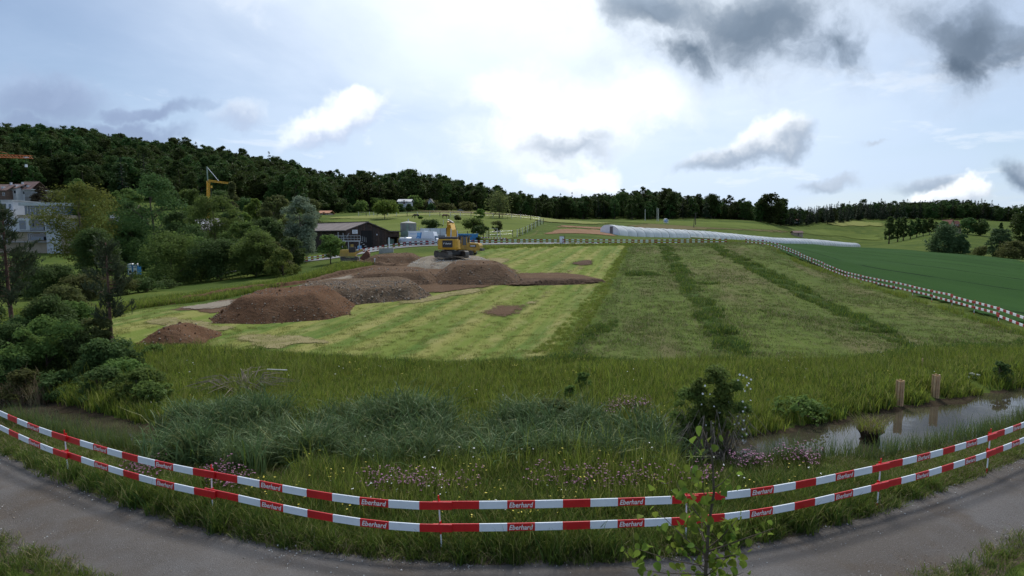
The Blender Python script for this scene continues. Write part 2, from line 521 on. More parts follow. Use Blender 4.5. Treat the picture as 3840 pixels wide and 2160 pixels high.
plain('asphalt', (0.17, 0.17, 0.18), 0.85, 0.15, 1.5)
plain('bark', (0.10, 0.075, 0.055), 0.9, 0.3, 4.0, bump=0.5, bscale=14)
plain('pine_bark', (0.12, 0.065, 0.045), 0.9, 0.35, 4.0, bump=0.5, bscale=14)
plain('dead_wood', (0.20, 0.165, 0.125), 0.9, 0.35, 5.0)
plain('white_paint', (0.80, 0.82, 0.86), 0.45, 0.04, 2.0, dirt=(0.42, 0.42, 0.40), dirt_lo=0.60, dirt_hi=0.9)
plain('plank_white', (0.80, 0.84, 0.90), 0.4, 0.05, 2.0, dirt=(0.5, 0.5, 0.46), dirt_lo=0.62, dirt_hi=0.9)
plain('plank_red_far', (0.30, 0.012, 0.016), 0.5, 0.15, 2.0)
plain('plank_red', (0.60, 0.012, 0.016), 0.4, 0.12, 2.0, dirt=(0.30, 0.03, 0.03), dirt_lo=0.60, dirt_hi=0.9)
plain('letter_white', (0.85, 0.85, 0.85), 0.5, 0.02)
plain('letter_yellow', (0.75, 0.60, 0.08), 0.5, 0.02)
plain('letter_blue', (0.03, 0.16, 0.48), 0.5, 0.02)
plain('cat_yellow', (0.62, 0.34, 0.025), 0.45, 0.10, 1.5, dirt=(0.30, 0.20, 0.10), dirt_lo=0.52, dirt_hi=0.8)
plain('old_yellow', (0.52, 0.33, 0.06), 0.55, 0.15, 1.5, dirt=(0.26, 0.18, 0.10), dirt_lo=0.45, dirt_hi=0.75)
plain('black_paint', (0.02, 0.02, 0.024), 0.4, 0.2, 2.0)
plain('steel_dark', (0.09, 0.085, 0.08), 0.6, 0.3, 3.0, metal=0.3, dirt=(0.22, 0.17, 0.12), dirt_lo=0.5, dirt_hi=0.7)
plain('track_steel', (0.20, 0.185, 0.165), 0.6, 0.3, 3.0, metal=0.3, dirt=(0.24, 0.19, 0.14), dirt_lo=0.45, dirt_hi=0.7)
plain('galvanised', (0.48, 0.51, 0.55), 0.4, 0.12, 3.0, metal=0.5)
plain('chrome', (0.7, 0.7, 0.72), 0.2, 0.05, metal=0.9)
plain('rust', (0.16, 0.065, 0.04), 0.85, 0.35, 2.0)
plain('concrete', (0.40, 0.39, 0.37), 0.9, 0.18, 1.2, dirt=(0.22, 0.21, 0.18))
plain('barn_wood', (0.055, 0.035, 0.028), 0.85, 0.35, 2.0)
plain('barn_wood_b', (0.070, 0.042, 0.032), 0.85, 0.35, 2.0)
plain('barn_wood_c', (0.042, 0.030, 0.026), 0.85, 0.35, 2.0)
plain('barn_roof', (0.13, 0.105, 0.10), 0.85, 0.25, 0.6, dirt=(0.20, 0.17, 0.15))
plain('dark_inside', (0.012, 0.011, 0.011), 0.9, 0.1)  # shade of the barn interior put into the colour
plain('silo_green', (0.20, 0.27, 0.22), 0.6, 0.15, 0.6, dirt=(0.30, 0.30, 0.24))
plain('silo_grey', (0.24, 0.25, 0.23), 0.7, 0.2, 0.9, dirt=(0.14, 0.14, 0.12))
plain('tarp_grey', (0.40, 0.46, 0.50), 0.55, 0.10, 0.8)
plain('tarp_white', (0.82, 0.84, 0.88), 0.5, 0.05, 0.8)
plain('skip_blue', (0.03, 0.22, 0.48), 0.5, 0.12, 1.0, dirt=(0.10, 0.20, 0.30))
plain('logo_blue', (0.05, 0.22, 0.55), 0.5, 0.05)
plain('logo_light', (0.25, 0.50, 0.78), 0.5, 0.05)
plain('rubber', (0.025, 0.025, 0.027), 0.8, 0.2)
plain('render_white', (0.50, 0.51, 0.55), 0.85, 0.06, 0.6)
plain('render_cream', (0.62, 0.55, 0.36), 0.85, 0.08, 0.6)
plain('render_tan', (0.36, 0.29, 0.22), 0.85, 0.10, 0.6)
plain('timber_brown', (0.12, 0.075, 0.06), 0.8, 0.2, 1.0)
plain('roof_red', (0.20, 0.075, 0.055), 0.85, 0.25, 0.8)
plain('roof_brown', (0.145, 0.085, 0.075), 0.85, 0.22, 0.6)
plain('roof_orange', (0.36, 0.155, 0.075), 0.85, 0.2, 0.8)
plain('roof_grey', (0.17, 0.16, 0.165), 0.8, 0.2, 0.6)
plain('roof_light', (0.42, 0.44, 0.46), 0.7, 0.1, 0.6)
plain('window_frame', (0.60, 0.61, 0.64), 0.5, 0.05)
plain('shutter', (0.52, 0.54, 0.60), 0.6, 0.05)
plain('shutter_dark', (0.05, 0.045, 0.05), 0.6, 0.1)
plain('crane_yellow', (0.66, 0.38, 0.03), 0.5, 0.08)
plain('crane_orange', (0.62, 0.17, 0.04), 0.5, 0.08)
plain('toilet_blue', (0.02, 0.20, 0.55), 0.45, 0.05)
plain('toilet_roof', (0.75, 0.78, 0.82), 0.45, 0.05)
plain('post_pale', (0.60, 0.58, 0.52), 0.8, 0.12)
plain('post_dark', (0.075, 0.065, 0.055), 0.85, 0.25)
plain('lath', (0.60, 0.41, 0.22), 0.75, 0.18, 5.0)
plain('lath_dark', (0.46, 0.30, 0.16), 0.75, 0.2, 5.0)
plain('horse_dark', (0.02, 0.015, 0.013), 0.7, 0.2)
plain('horse_brown', (0.11, 0.05, 0.03), 0.7, 0.2)
plain('stone_white', (0.55, 0.55, 0.53), 0.85, 0.2, 6.0)
plain('pebble', (0.26, 0.215, 0.17), 0.9, 0.35, 9.0)
plain('petal_white', (0.80, 0.80, 0.78), 0.6, 0.05)
plain('petal_pink', (0.26, 0.085, 0.19), 0.6, 0.35, 30.0)
plain('petal_yellow', (0.62, 0.52, 0.06), 0.6, 0.2, 30.0)

def glass(name, col):
    m, T = new_mat(name)
    b = T.n('ShaderNodeBsdfPrincipled', {}, Base_Color=(*col, 1), Roughness=0.06)
    b.inputs['Specular IOR Level'].default_value = 0.8
    finish(T, b.outputs[0])
glass('glass_dark', (0.02, 0.026, 0.035))
glass('glass_blue', (0.05, 0.085, 0.13))

# foliage kinds
ROW = math.atan2(20.4, 82.0)         # heading of the field rows (from +Y towards +X)
leaf('leaf_forest', (0.026, 0.048, 0.014), (0.058, 0.090, 0.024), 0.28, 0.09, obj_var=0.42)
leaf('leaf_fir', (0.014, 0.028, 0.015), (0.027, 0.046, 0.022), 0.1, 0.2, obj_var=0.25)
leaf('leaf_mid', (0.070, 0.118, 0.030), (0.120, 0.178, 0.046), 0.42, 0.4)
leaf('leaf_dark', (0.045, 0.080, 0.025), (0.078, 0.122, 0.038), 0.38, 0.4)
leaf('leaf_lime', (0.085, 0.135, 0.022), (0.135, 0.19, 0.040), 0.4, 0.4)
leaf('leaf_olive', (0.074, 0.092, 0.030), (0.112, 0.126, 0.045), 0.42, 0.4)
leaf('leaf_walnut', (0.068, 0.090, 0.020), (0.128, 0.138, 0.032), 0.42, 0.45)
leaf('leaf_silver', (0.125, 0.165, 0.105), (0.19, 0.235, 0.155), 0.35, 0.6)
leaf('leaf_willow', (0.050, 0.085, 0.036), (0.080, 0.122, 0.052), 0.35, 0.5)
leaf('leaf_pine', (0.040, 0.060, 0.034), (0.072, 0.094, 0.048), 0.15, 0.8)
leaf('leaf_copper', (0.035, 0.028, 0.020), (0.055, 0.040, 0.026), 0.2, 0.6)
leaf('leaf_sapling', (0.085, 0.135, 0.024), (0.15, 0.20, 0.034), 0.45, 2.5, dead=(0.22, 0.24, 0.05))
leaf('grass_verge', (0.055, 0.095, 0.016), (0.115, 0.158, 0.030), 0.35, 0.55, dead=(0.26, 0.24, 0.10), obj_var=0.15)
leaf('grass_bank', (0.105, 0.155, 0.020), (0.195, 0.240, 0.040), 0.42, 0.30, dead=(0.24, 0.22, 0.09), obj_var=0.18)
leaf('grass_dark', (0.042, 0.082, 0.020), (0.072, 0.118, 0.028), 0.3, 0.4, obj_var=0.18)
leaf('grass_mown', (0.110, 0.160, 0.028), (0.235, 0.240, 0.066), 0.3, 0.55, dead=(0.34, 0.30, 0.14), obj_var=0.12, rows=True)
leaf('grass_short', (0.075, 0.115, 0.026), (0.120, 0.158, 0.040), 0.3, 0.3, dead=(0.26, 0.23, 0.13), obj_var=0.15)
leaf('sedge', (0.050, 0.092, 0.032), (0.108, 0.160, 0.066), 0.22, 0.45, rough=0.5, dead=(0.20, 0.22, 0.08), obj_var=0.22, spec=0.12)
leaf('dry_reed', (0.16, 0.13, 0.08), (0.26, 0.21, 0.13), 0.2, 0.6)

GROUND_ARGS = {}
def soft_mat(name):
    """the same ground with a rim that breaks up into the ground around it"""
    if name + '_soft' not in MATS:
        a, k = GROUND_ARGS[name]
        ground_mat(name + '_soft', *a, soft=True, **k)
    return MATS[name + '_soft']
def ground_mat(name, *a, **k):
    if not k.get('soft'):
        GROUND_ARGS[name] = (a, k)
    return _ground_mat(name, *a, **k)
def _ground_mat(name, layers, bump=0.35, bscale=6.0, rough=0.95, rows=None, soft=False):
    """layers: base colour then (colour, noise scale, lo, hi, amount, stretch)"""
    m, T = new_mat(name)
    co = T.n('ShaderNodeTexCoord').outputs['Object']
    c = (*layers[0], 1)
    for col, sc, lo, hi, amt, st in layers[1:]:
        vec = co
        if st is not None:
            ang, sx, sy = st
            mp = T.n('ShaderNodeMapping', {}, Vector=co, Rotation=(0, 0, ang))
            vec = T.n('ShaderNodeMapping', {}, Vector=mp.outputs[0], Scale=(sx, sy, 1)).outputs[0]
        f = T.math('MULTIPLY', T.maprange(T.noise(vec, sc, 8.0, 0.62), lo, hi), amt)
        c = T.mix(f, c, col)
    if rows:
        ang, per, col, amt = rows
        mp = T.n('ShaderNodeMapping', {}, Vector=co, Rotation=(0, 0, ang))
        sx = T.n('ShaderNodeSeparateXYZ', {}, i0=mp.outputs[0]).outputs[0]
        wob = T.math('MULTIPLY', T.noise(co, 0.8 if per < 5 else 0.03, 3.0), per * (0.25 if per < 5 else 0.12))
        sn = T.math('SINE', T.math('MULTIPLY', T.math('ADD', sx, wob), 2 * math.pi / per))
        f = T.math('MULTIPLY', T.maprange(sn, 0.2 if per < 5 else 0.985, 1.0), T.math('MULTIPLY', T.maprange(T.noise(co, 0.5 if per < 5 else 0.05, 5.0), 0.35, 0.65), amt), 0, True)
        c = T.mix(f, c, col)
    b = T.n('ShaderNodeBsdfPrincipled', {}, Base_Color=c, Roughness=rough)
    b.inputs['Specular IOR Level'].default_value = 0.03
    bp = T.n('ShaderNodeBump', {}, Strength=bump, Distance=0.15, Height=T.noise(co, bscale, 8.0, 0.65))
    T.link(bp.outputs[0], b.inputs['Normal'])
    sh = b.outputs[0]
    if soft:
        ed = T.n('ShaderNodeAttribute', {'attribute_name': 'edge'}).outputs['Fac']
        f = T.math('ADD', ed, T.math('MULTIPLY', T.math('SUBTRACT', T.noise(co, 2.6, 9.0, 0.75), 0.5), 1.9))
        mx = T.n('ShaderNodeMixShader', {}, i0=T.maprange(f, 0.32, 0.62))
        T.link(T.n('ShaderNodeBsdfTransparent').outputs[0], mx.inputs[1]); T.link(sh, mx.inputs[2])
        sh = mx.outputs[0]
    finish(T, sh)
    return m
ground_mat('m_ground', [(0.075, 0.105, 0.022), ((0.045, 0.075, 0.016), 0.05, 0.42, 0.62, 0.8, None), ((0.13, 0.15, 0.035), 0.11, 0.5, 0.7, 0.7, None),
                        ((0.10, 0.085, 0.045), 0.7, 0.58, 0.75, 0.5, None), ((0.035, 0.060, 0.014), 2.5, 0.5, 0.7, 0.5, None)], 0.6, 5.0)
ground_mat('m_pasture', [(0.105, 0.135, 0.030), ((0.16, 0.185, 0.055), 0.05, 0.45, 0.65, 0.8, (0.2, 0.35, 1.6)), ((0.06, 0.088, 0.02), 0.12, 0.52, 0.7, 0.7, (0.1, 0.4, 1.5)), ((0.20, 0.19, 0.08), 0.3, 0.6, 0.75, 0.4, (0.1, 0.3, 1.5))], 0.5, 2.0)
ground_mat('m_mown', [(0.135, 0.175, 0.038), ((0.225, 0.220, 0.070), 0.30, 0.44, 0.60, 0.85, (ROW, 1.4, 0.03)), ((0.075, 0.132, 0.028), 0.35, 0.48, 0.62, 0.85, (ROW, 1.1, 0.03)),
                      ((0.26, 0.235, 0.11), 1.6, 0.56, 0.72, 0.6, (ROW, 1.0, 0.25)), ((0.11, 0.14, 0.035), 6.0, 0.5, 0.65, 0.4, None)], 0.5, 8.0, rows=(ROW, 3.0, (0.27, 0.245, 0.10), 0.6))
ground_mat('m_sprout', [(0.086, 0.118, 0.030), ((0.108, 0.145, 0.034), 0.10, 0.42, 0.62, 0.8, None), ((0.145, 0.118, 0.068), 0.16, 0.48, 0.64, 0.65, (ROW, 1.0, 0.3)),
                        ((0.045, 0.060, 0.018), 2.2, 0.5, 0.66, 0.55, (ROW, 0.4, 1.4)), ((0.20, 0.17, 0.11), 7.0, 0.60, 0.74, 0.6, None)], 0.6, 9.0, rows=(ROW, 0.75, (0.13, 0.115, 0.06), 0.35))
ground_mat('m_weed', [(0.048, 0.082, 0.020), ((0.070, 0.105, 0.026), 0.8, 0.45, 0.6, 0.8, None), ((0.10, 0.09, 0.05), 1.5, 0.60, 0.75, 0.5, None)], 0.8, 5.0)
ground_mat('m_wheat', [(0.023, 0.060, 0.013), ((0.032, 0.078, 0.018), 0.05, 0.42, 0.62, 0.7, (ROW, 1.0, 0.15)), ((0.014, 0.040, 0.014), 0.5, 0.5, 0.72, 0.4, (ROW, 1.0, 0.1)), ((0.034, 0.075, 0.024), 0.02, 0.5, 0.62, 0.6, None)], 0.5, 5.0, rows=(R(10.7), 14.0, (0.004, 0.012, 0.005), 2.0))
ground_mat('m_soil_red', [(0.21, 0.125, 0.075), ((0.26, 0.165, 0.10), 0.15, 0.45, 0.65, 0.7, None), ((0.15, 0.088, 0.055), 1.5, 0.5, 0.7, 0.5, (ROW, 2.0, 0.2))], 0.5, 3.0)
ground_mat('m_soil_olive', [(0.125, 0.105, 0.050), ((0.095, 0.095, 0.036), 0.06, 0.45, 0.62, 0.8, None), ((0.16, 0.13, 0.07), 0.4, 0.55, 0.7, 0.5, None)], 0.4, 2.0)
ground_mat('m_green_far', [(0.085, 0.115, 0.024), ((0.115, 0.15, 0.035), 0.03, 0.42, 0.62, 0.8, None), ((0.065, 0.085, 0.02), 0.09, 0.5, 0.66, 0.6, (0.0, 0.3, 1.5))], 0.3, 2.0)
ground_mat('m_hay', [(0.19, 0.20, 0.065), ((0.14, 0.17, 0.045), 0.06, 0.42, 0.62, 0.8, (0.0, 0.25, 1.6))], 0.3, 2.0)
ground_mat('m_dirt', [(0.115, 0.074, 0.048), ((0.150, 0.102, 0.068), 0.6, 0.45, 0.65, 0.7, None), ((0.105, 0.064, 0.042), 1.4, 0.52, 0.70, 0.6, None), ((0.26, 0.20, 0.14), 9.0, 0.62, 0.72, 0.7, None)], 1.0, 5.0)
ground_mat('m_dirt_red', [(0.118, 0.066, 0.039), ((0.148, 0.088, 0.054), 0.5, 0.45, 0.65, 0.7, None), ((0.10, 0.056, 0.035), 1.7, 0.52, 0.70, 0.6, None), ((0.28, 0.21, 0.14), 8.0, 0.64, 0.72, 0.6, None)], 1.0, 5.0)
ground_mat('m_dirt_dark', [(0.085, 0.056, 0.040), ((0.125, 0.085, 0.06), 0.8, 0.45, 0.65, 0.7, None), ((0.05, 0.034, 0.026), 2.0, 0.52, 0.70, 0.6, None)], 1.0, 5.0)
ground_mat('m_clay', [(0.235, 0.205, 0.165), ((0.175, 0.145, 0.11), 0.7, 0.45, 0.65, 0.8, (0.3, 1.0, 0.4)), ((0.13, 0.095, 0.07), 1.4, 0.54, 0.70, 0.7, (0.3, 1.0, 0.4)), ((0.30, 0.28, 0.24), 5.0, 0.6, 0.72, 0.5, None)], 0.9, 4.0)
ground_mat('m_stony', [(0.122, 0.084, 0.055), ((0.155, 0.112, 0.076), 0.7, 0.45, 0.65, 0.7, None), ((0.09, 0.066, 0.05), 2.2, 0.5, 0.66, 0.7, (0.6, 1.0, 0.4)), ((0.27, 0.225, 0.17), 7.0, 0.56, 0.66, 0.8, None)], 1.2, 5.0)
ground_mat('m_gravel', [(0.135, 0.122, 0.112), ((0.175, 0.168, 0.166), 0.35, 0.42, 0.62, 0.7, None), ((0.120, 0.098, 0.080), 0.6, 0.50, 0.66, 0.7, None), ((0.26, 0.26, 0.27), 30.0, 0.56, 0.68, 0.55, None), ((0.07, 0.066, 0.062), 45.0, 0.56, 0.68, 0.5, None)], 0.6, 60.0)
ground_mat('m_shoulder', [(0.115, 0.092, 0.066), ((0.15, 0.125, 0.095), 0.9, 0.45, 0.65, 0.7, None), ((0.075, 0.085, 0.03), 2.0, 0.5, 0.66, 0.7, None)], 0.7, 20.0)
ground_mat('m_mud', [(0.050, 0.038, 0.025), ((0.075, 0.060, 0.036), 0.9, 0.45, 0.65, 0.7, None), ((0.05, 0.06, 0.02), 1.5, 0.55, 0.7, 0.5, None)], 0.7, 8.0)
ground_mat('m_straw', [(0.26, 0.225, 0.115), ((0.17, 0.165, 0.06), 0.9, 0.45, 0.62, 0.7, None), ((0.13, 0.09, 0.06), 2.4, 0.55, 0.7, 0.6, None)], 0.8, 9.0)

def water_mat():
    m, T = new_mat('m_water')
    co = T.n('ShaderNodeTexCoord').outputs['Object']
    c = T.mix(T.maprange(T.noise(co, 0.5, 4.0), 0.4, 0.65), (0.042, 0.036, 0.026), (0.060, 0.052, 0.036))
    b = T.n('ShaderNodeBsdfPrincipled', {}, Base_Color=c, Roughness=0.02, IOR=1.6)
    bp = T.n('ShaderNodeBump', {}, Strength=0.05, Distance=0.05, Height=T.noise(co, 2.2, 3.0, 0.5))
    T.link(bp.outputs[0], b.inputs['Normal'])
    finish(T, b.outputs[0])
water_mat()
def film_mat():
    m, T = new_mat('m_film')
    co = T.n('ShaderNodeTexCoord').outputs['Object']
    nz = T.noise(co, 0.25, 5.0)
    c = T.mix(T.maprange(nz, 0.35, 0.65), (0.62, 0.66, 0.70), (0.82, 0.84, 0.87))
    b = T.n('ShaderNodeBsdfPrincipled', {}, Base_Color=c, Roughness=0.22)
    t = T.n('ShaderNodeBsdfTranslucent', {}, Color=(0.85, 0.88, 0.9, 1))
    tr = T.n('ShaderNodeBsdfTransparent', {}, Color=(0.95, 0.97, 1, 1))
    m1 = T.n('ShaderNodeMixShader', {}, i0=0.35)
    T.link(b.outputs[0], m1.inputs[1]); T.link(t.outputs[0], m1.inputs[2])
    m2 = T.n('ShaderNodeMixShader', {}, i0=0.10)
    T.link(m1.outputs[0], m2.inputs[1]); T.link(tr.outputs[0], m2.inputs[2])
    finish(T, m2.outputs[0])
film_mat()
M = MATS
# ------------------------------------------------------------------ the ground sheet
def build_ground():
    c = np.concatenate([[-9, -5, -3, -2.2, -1.7], np.linspace(-1.35, 1.35, 430), [1.7, 2.2, 3, 5, 9]])
    y = np.concatenate([[-80, -30, -8, 0, 4], np.exp(np.linspace(math.log(6.5), math.log(1395), 460))])
    C, Y = np.meshgrid(c, y)
    X = C * np.maximum(Y, 6.0)
    Z = height(X.ravel(), Y.ravel())
    V = np.stack([X.ravel(), Y.ravel(), Z], 1)
    ny, nx = C.shape
    I = (np.arange(ny - 1)[:, None] * nx + np.arange(nx - 1)[None, :]).ravel()
    F = np.stack([I, I + 1, I + nx + 1, I + nx], 1)
    ctr = V[F].mean(1)
    mi = np.zeros(len(F), int)
    near = ctr[:, 1] < max(_py) + 3
    d = np.full(len(F), 9.0)
    d[near] = seg_dist(ctr[near][:, :2], POND)
    mi[d < 0.25] = 1
    o = link(D.objects.new('ground', np_mesh('ground', V, F, [M['m_ground'], M['m_mud']], True, mi)))
    struct(o)
build_ground()

def drape(name, poly, mat, lift=0.03, n=60, wob=0.25, px=True, kind='structure', seed=1, soft=1.0):
    """a sheet of ground cover following the terrain, with an uneven hand-made edge.
    poly: outline in view pixels (or metres); meshed as rows between the outline's left and right edges."""
    P = [G(u, v) for u, v in poly] if px else [Vector((a, b, 0)) for a, b in poly]
    pts = np.array([(p.x, p.y) for p in P])
    # refine + roughen the outline
    rg = np.random.default_rng(seed)
    out = []
    for i in range(len(pts)):
        a, b = pts[i], pts[(i + 1) % len(pts)]
        L = np.hypot(*(b - a))
        step = max(0.35, 0.012 * (a[1] + b[1]) / 2)
        k = max(1, min(160, int(L / step)))
        nrm = np.array([-(b - a)[1], (b - a)[0]]) / max(L, 1e-6)
        for j in range(k):
            q = a + (b - a) * j / k
            s = wob * min(1.0 + q[1] / 60.0, 4.0)
            out.append(q + nrm * (s * 0.6 * math.sin(j * 0.61 + i * 2.1) * math.sin(j * 0.23 + i) + s * 0.55 * rg.normal() * 0.6))
    out = np.array(out)
    import bmesh
    bm = bmesh.new()
    vs = [bm.verts.new((q[0], q[1], 0)) for q in out]
    es = [bm.edges.new((vs[i], vs[(i + 1) % len(vs)])) for i in range(len(vs))]
    bmesh.ops.triangle_fill(bm, edges=es, use_beauty=True)
    # cut on a grid so that the sheet can follow the relief
    x0, y0 = out.min(0); x1, y1 = out.max(0)
    for k in range(1, n):
        t = x0 + (x1 - x0) * k / n
        g = bm.verts[:] + bm.edges[:] + bm.faces[:]
        bmesh.ops.bisect_plane(bm, geom=g, plane_co=(t, 0, 0), plane_no=(1, 0, 0))
    ly0, ly1 = math.log(max(y0, 1)), math.log(y1)
    for k in range(1, n):
        t = math.exp(ly0 + (ly1 - ly0) * k / n)
        g = bm.verts[:] + bm.edges[:] + bm.faces[:]
        bmesh.ops.bisect_plane(bm, geom=g, plane_co=(0, t, 0), plane_no=(0, 1, 0))
    co = np.array([v.co[:] for v in bm.verts])
    ed = np.clip(np.abs(seg_dist(co[:, :2], out[::2] if len(out) > 240 else out)) / (soft * (0.45 + 0.012 * co[:, 1])), 0, 1)
    z = height(co[:, 0], co[:, 1])
    for v, h in zip(bm.verts, z):
        v.co.z = h + lift * (1 + v.co.y / 120.0)
    bmesh.ops.triangulate(bm, faces=bm.faces[:])
    bmesh.ops.recalc_face_normals(bm, faces=bm.faces[:])
    me = D.meshes.new(name)
    bm.to_mesh(me); bm.free()
    if me.polygons and np.mean([p.normal.z for p in list(me.polygons)[:50]]) < 0:
        me.flip_normals()
    me.materials.append(soft_mat(mat))
    at_ = me.attributes.new('edge', 'FLOAT', 'POINT'); at_.data.foreach_set('value', ed.astype(np.float32))
    me.polygons.foreach_set('use_smooth', [True] * len(me.polygons))
    o = link(D.objects.new(name, me))
    if kind:
        struct(o, kind)
    return o

PX_MOWN = [(120, 842), (340, 780), (560, 760), (700, 735), (880, 690), (1050, 655), (1190, 640), (1215, 623), (1400, 619), (1587, 616), (1560, 670), (1530, 735), (1470, 835), (1425, 893), (1340, 917), (1000, 914), (720, 900), (480, 878), (330, 880), (180, 868)]
PX_SPROUT = [(1432, 905), (1475, 840), (1535, 735), (1563, 670), (1590, 617), (1740, 614), (1868, 611), (1960, 645), (2100, 692), (2300, 757), (2576, 842), (2660, 868), (2950, 950), (2950, 985), (2660, 887), (2450, 880), (2300, 888), (2200, 905), (2000, 915), (1750, 912), (1600, 920)]
drape('mown_meadow', PX_MOWN, 'm_mown', 0.02, 40, 0.3)
drape('sprouting_field', PX_SPROUT, 'm_sprout', 0.02, 40, 0.25, seed=2)
PX_W1 = [(1656, 618), (1686, 618), (1718, 665), (1758, 720), (1815, 790), (1868, 860), (1890, 905), (1805, 908), (1780, 850), (1738, 770), (1692, 690)]
PX_W2 = [(1768, 616), (1795, 616), (1896, 662), (2004, 712), (2112, 768), (2212, 818), (2300, 868), (2290, 882), (2200, 846), (2082, 782), (1963, 724), (1854, 664)]
drape('weed_strip', PX_W1, 'm_weed', 0.05, 24, 0.4, seed=3)
drape('weed_strip', PX_W2, 'm_weed', 0.05, 24, 0.4, seed=4)
PX_EDGE = [(1425, 893), (1470, 835), (1530, 735), (1560, 670), (1587, 616), (1576, 616), (1540, 670), (1490, 735), (1400, 835), (1330, 893)]
PX_WHEAT = [(1885, 607), (1960, 638), (2100, 683), (2300, 748), (2576, 830), (2720, 876), (3000, 955), (3300, 1000), (3300, 760), (2760, 700), (2576, 657), (2420, 641), (2300, 631), (2160, 624), (2060, 617), (1975, 606)]
drape('wheat_field', PX_WHEAT, 'm_wheat', 0.12, 40, 0.15, seed=5)
drape('ploughed_field', [(1352, 592), (1392, 578), (1540, 578), (1560, 596)], 'm_soil_red', 0.05, 16, 0.2, seed=6)
drape('ploughed_field', [(1384, 575), (1402, 566), (1620, 571), (1640, 578)], 'm_soil_red', 0.05, 16, 0.2, seed=7)
drape('olive_field', [(1640, 577), (1560, 566), (1640, 560), (1860, 566), (2060, 588), (1960, 588), (1800, 578)], 'm_soil_olive', 0.05, 20, 0.3, seed=8)
drape('hill_meadow', [(1760, 572), (1900, 580), (2120, 596), (2230, 604), (2220, 590), (2060, 573), (1920, 565), (1800, 558), (1600, 556), (1480, 557)], 'm_green_far', 0.06, 30, 0.3, seed=9)
drape('hay_meadow', [(1975, 559), (2080, 570), (2230, 570), (2240, 562), (2100, 557), (1990, 556)], 'm_hay', 0.1, 16, 0.3, seed=10)
drape('pasture', [(800, 560), (930, 545), (1080, 537), (1300, 546), (1370, 553), (1345, 575), (1290, 603), (1120, 606), (1030, 604), (985, 592), (930, 566)], 'm_pasture', 0.06, 40, 0.3, seed=11)
drape('hay_meadow', [(800, 552), (980, 540), (1100, 536), (1320, 543), (1400, 553), (1560, 563), (1500, 566), (1380, 560), (1300, 549), (1080, 542), (920, 553)], 'm_hay', 0.10, 30, 0.3, seed=12)
drape('olive_field', [(1010, 534), (1130, 532), (1290, 541), (1440, 552), (1290, 544), (1120, 537)], 'm_soil_olive', 0.16, 20, 0.2, seed=13)
drape('dirt_track', [(1312, 603), (1345, 582), (1368, 564), (1384, 563), (1362, 584), (1330, 606)], 'm_straw', 0.09, 14, 0.15, seed=14)

# the gravel path along the barrier
def polyline_smooth(P, n):
    P = np.array(P, float)
    s = np.concatenate([[0], np.cumsum(np.hypot(*np.diff(P, axis=0).T))])
    q = np.linspace(0, s[-1], n)
    x = np.array([pchip(s, P[:, k], q) for k in range(2)]).T
    return x
PATH_FAR_PX = [(-170, 1045), (-80, 1095), (0, 1135), (150, 1207), (300, 1264), (450, 1312), (600, 1352), (800, 1388), (1000, 1408), (1200, 1418), (1500, 1416), (1700, 1398), (1900, 1367), (2100, 1318), (2300, 1256), (2450, 1198), (2576, 1148), (2680, 1105), (2760, 1070)]
PF = polyline_smooth(onward([onz(u, v, 0) for u, v in PATH_FAR_PX], 14.0), 240)
def build_path():
    tg = np.gradient(PF, axis=0)
    tg /= np.hypot(tg[:, 0], tg[:, 1])[:, None]
    nr = np.stack([tg[:, 1], -tg[:, 0]], 1)
    if nr[120][1] > 0:
        nr = -nr
    rg = np.random.default_rng(5)
    k = 14
    V, F = [], []
    e0 = np.convolve(rg.normal(0, 0.10, 240 + 6), np.ones(5) / 5, 'same')[:240] + 0.04 * np.sin(np.arange(240) * 0.9)
    e1 = np.convolve(rg.normal(0, 0.16, 240 + 6), np.ones(5) / 5, 'same')[:240]
    for i in range(240):
        for j in range(k):
            t = j / (k - 1)
            off = e0[i] + (2.05 + e1[i] - e0[i]) * t
            p = PF[i] + nr[i] * off
            z = 0.012 + 0.05 * (1 - (2 * t - 1) ** 2) - 0.02 * math.exp(-((t - 0.27) / 0.1) ** 2) - 0.02 * math.exp(-((t - 0.73) / 0.1) ** 2)
            V.append((p[0], p[1], z + hz(p[0], p[1])))
    for i in range(239):
        for j in range(k - 1):
            a = i * k + j
            F.append((a, a + 1, a + k + 1, a + k))
    # worn earth shoulders on both sides
    Vs, Fs = [], []
    for i in range(240):
        for j, off in enumerate((-0.26 + e1[i], 0.6, 1.5, 2.36 + e0[i])):
            p = PF[i] + nr[i] * off
            Vs.append((p[0], p[1], hz(p[0], p[1]) + 0.006))
    for i in range(239):
        for j in range(3):
            a = i * 4 + j
            Fs.append((a, a + 1, a + 5, a + 4))
    me = np_mesh('path_shoulder', Vs, Fs, M['m_shoulder'], True)
    if me.polygons[100].normal.z < 0:
        me.flip_normals()
    struct(link(D.objects.new('path_shoulder', me)))
    me = np_mesh('gravel_path', V, F, M['m_gravel'], True)
    if me.polygons[100].normal.z < 0:
        me.flip_normals()
    struct(link(D.objects.new('gravel_path', me)))
    # near edge of the path: the inner verge begins here
    return nr
PATH_N = build_path()

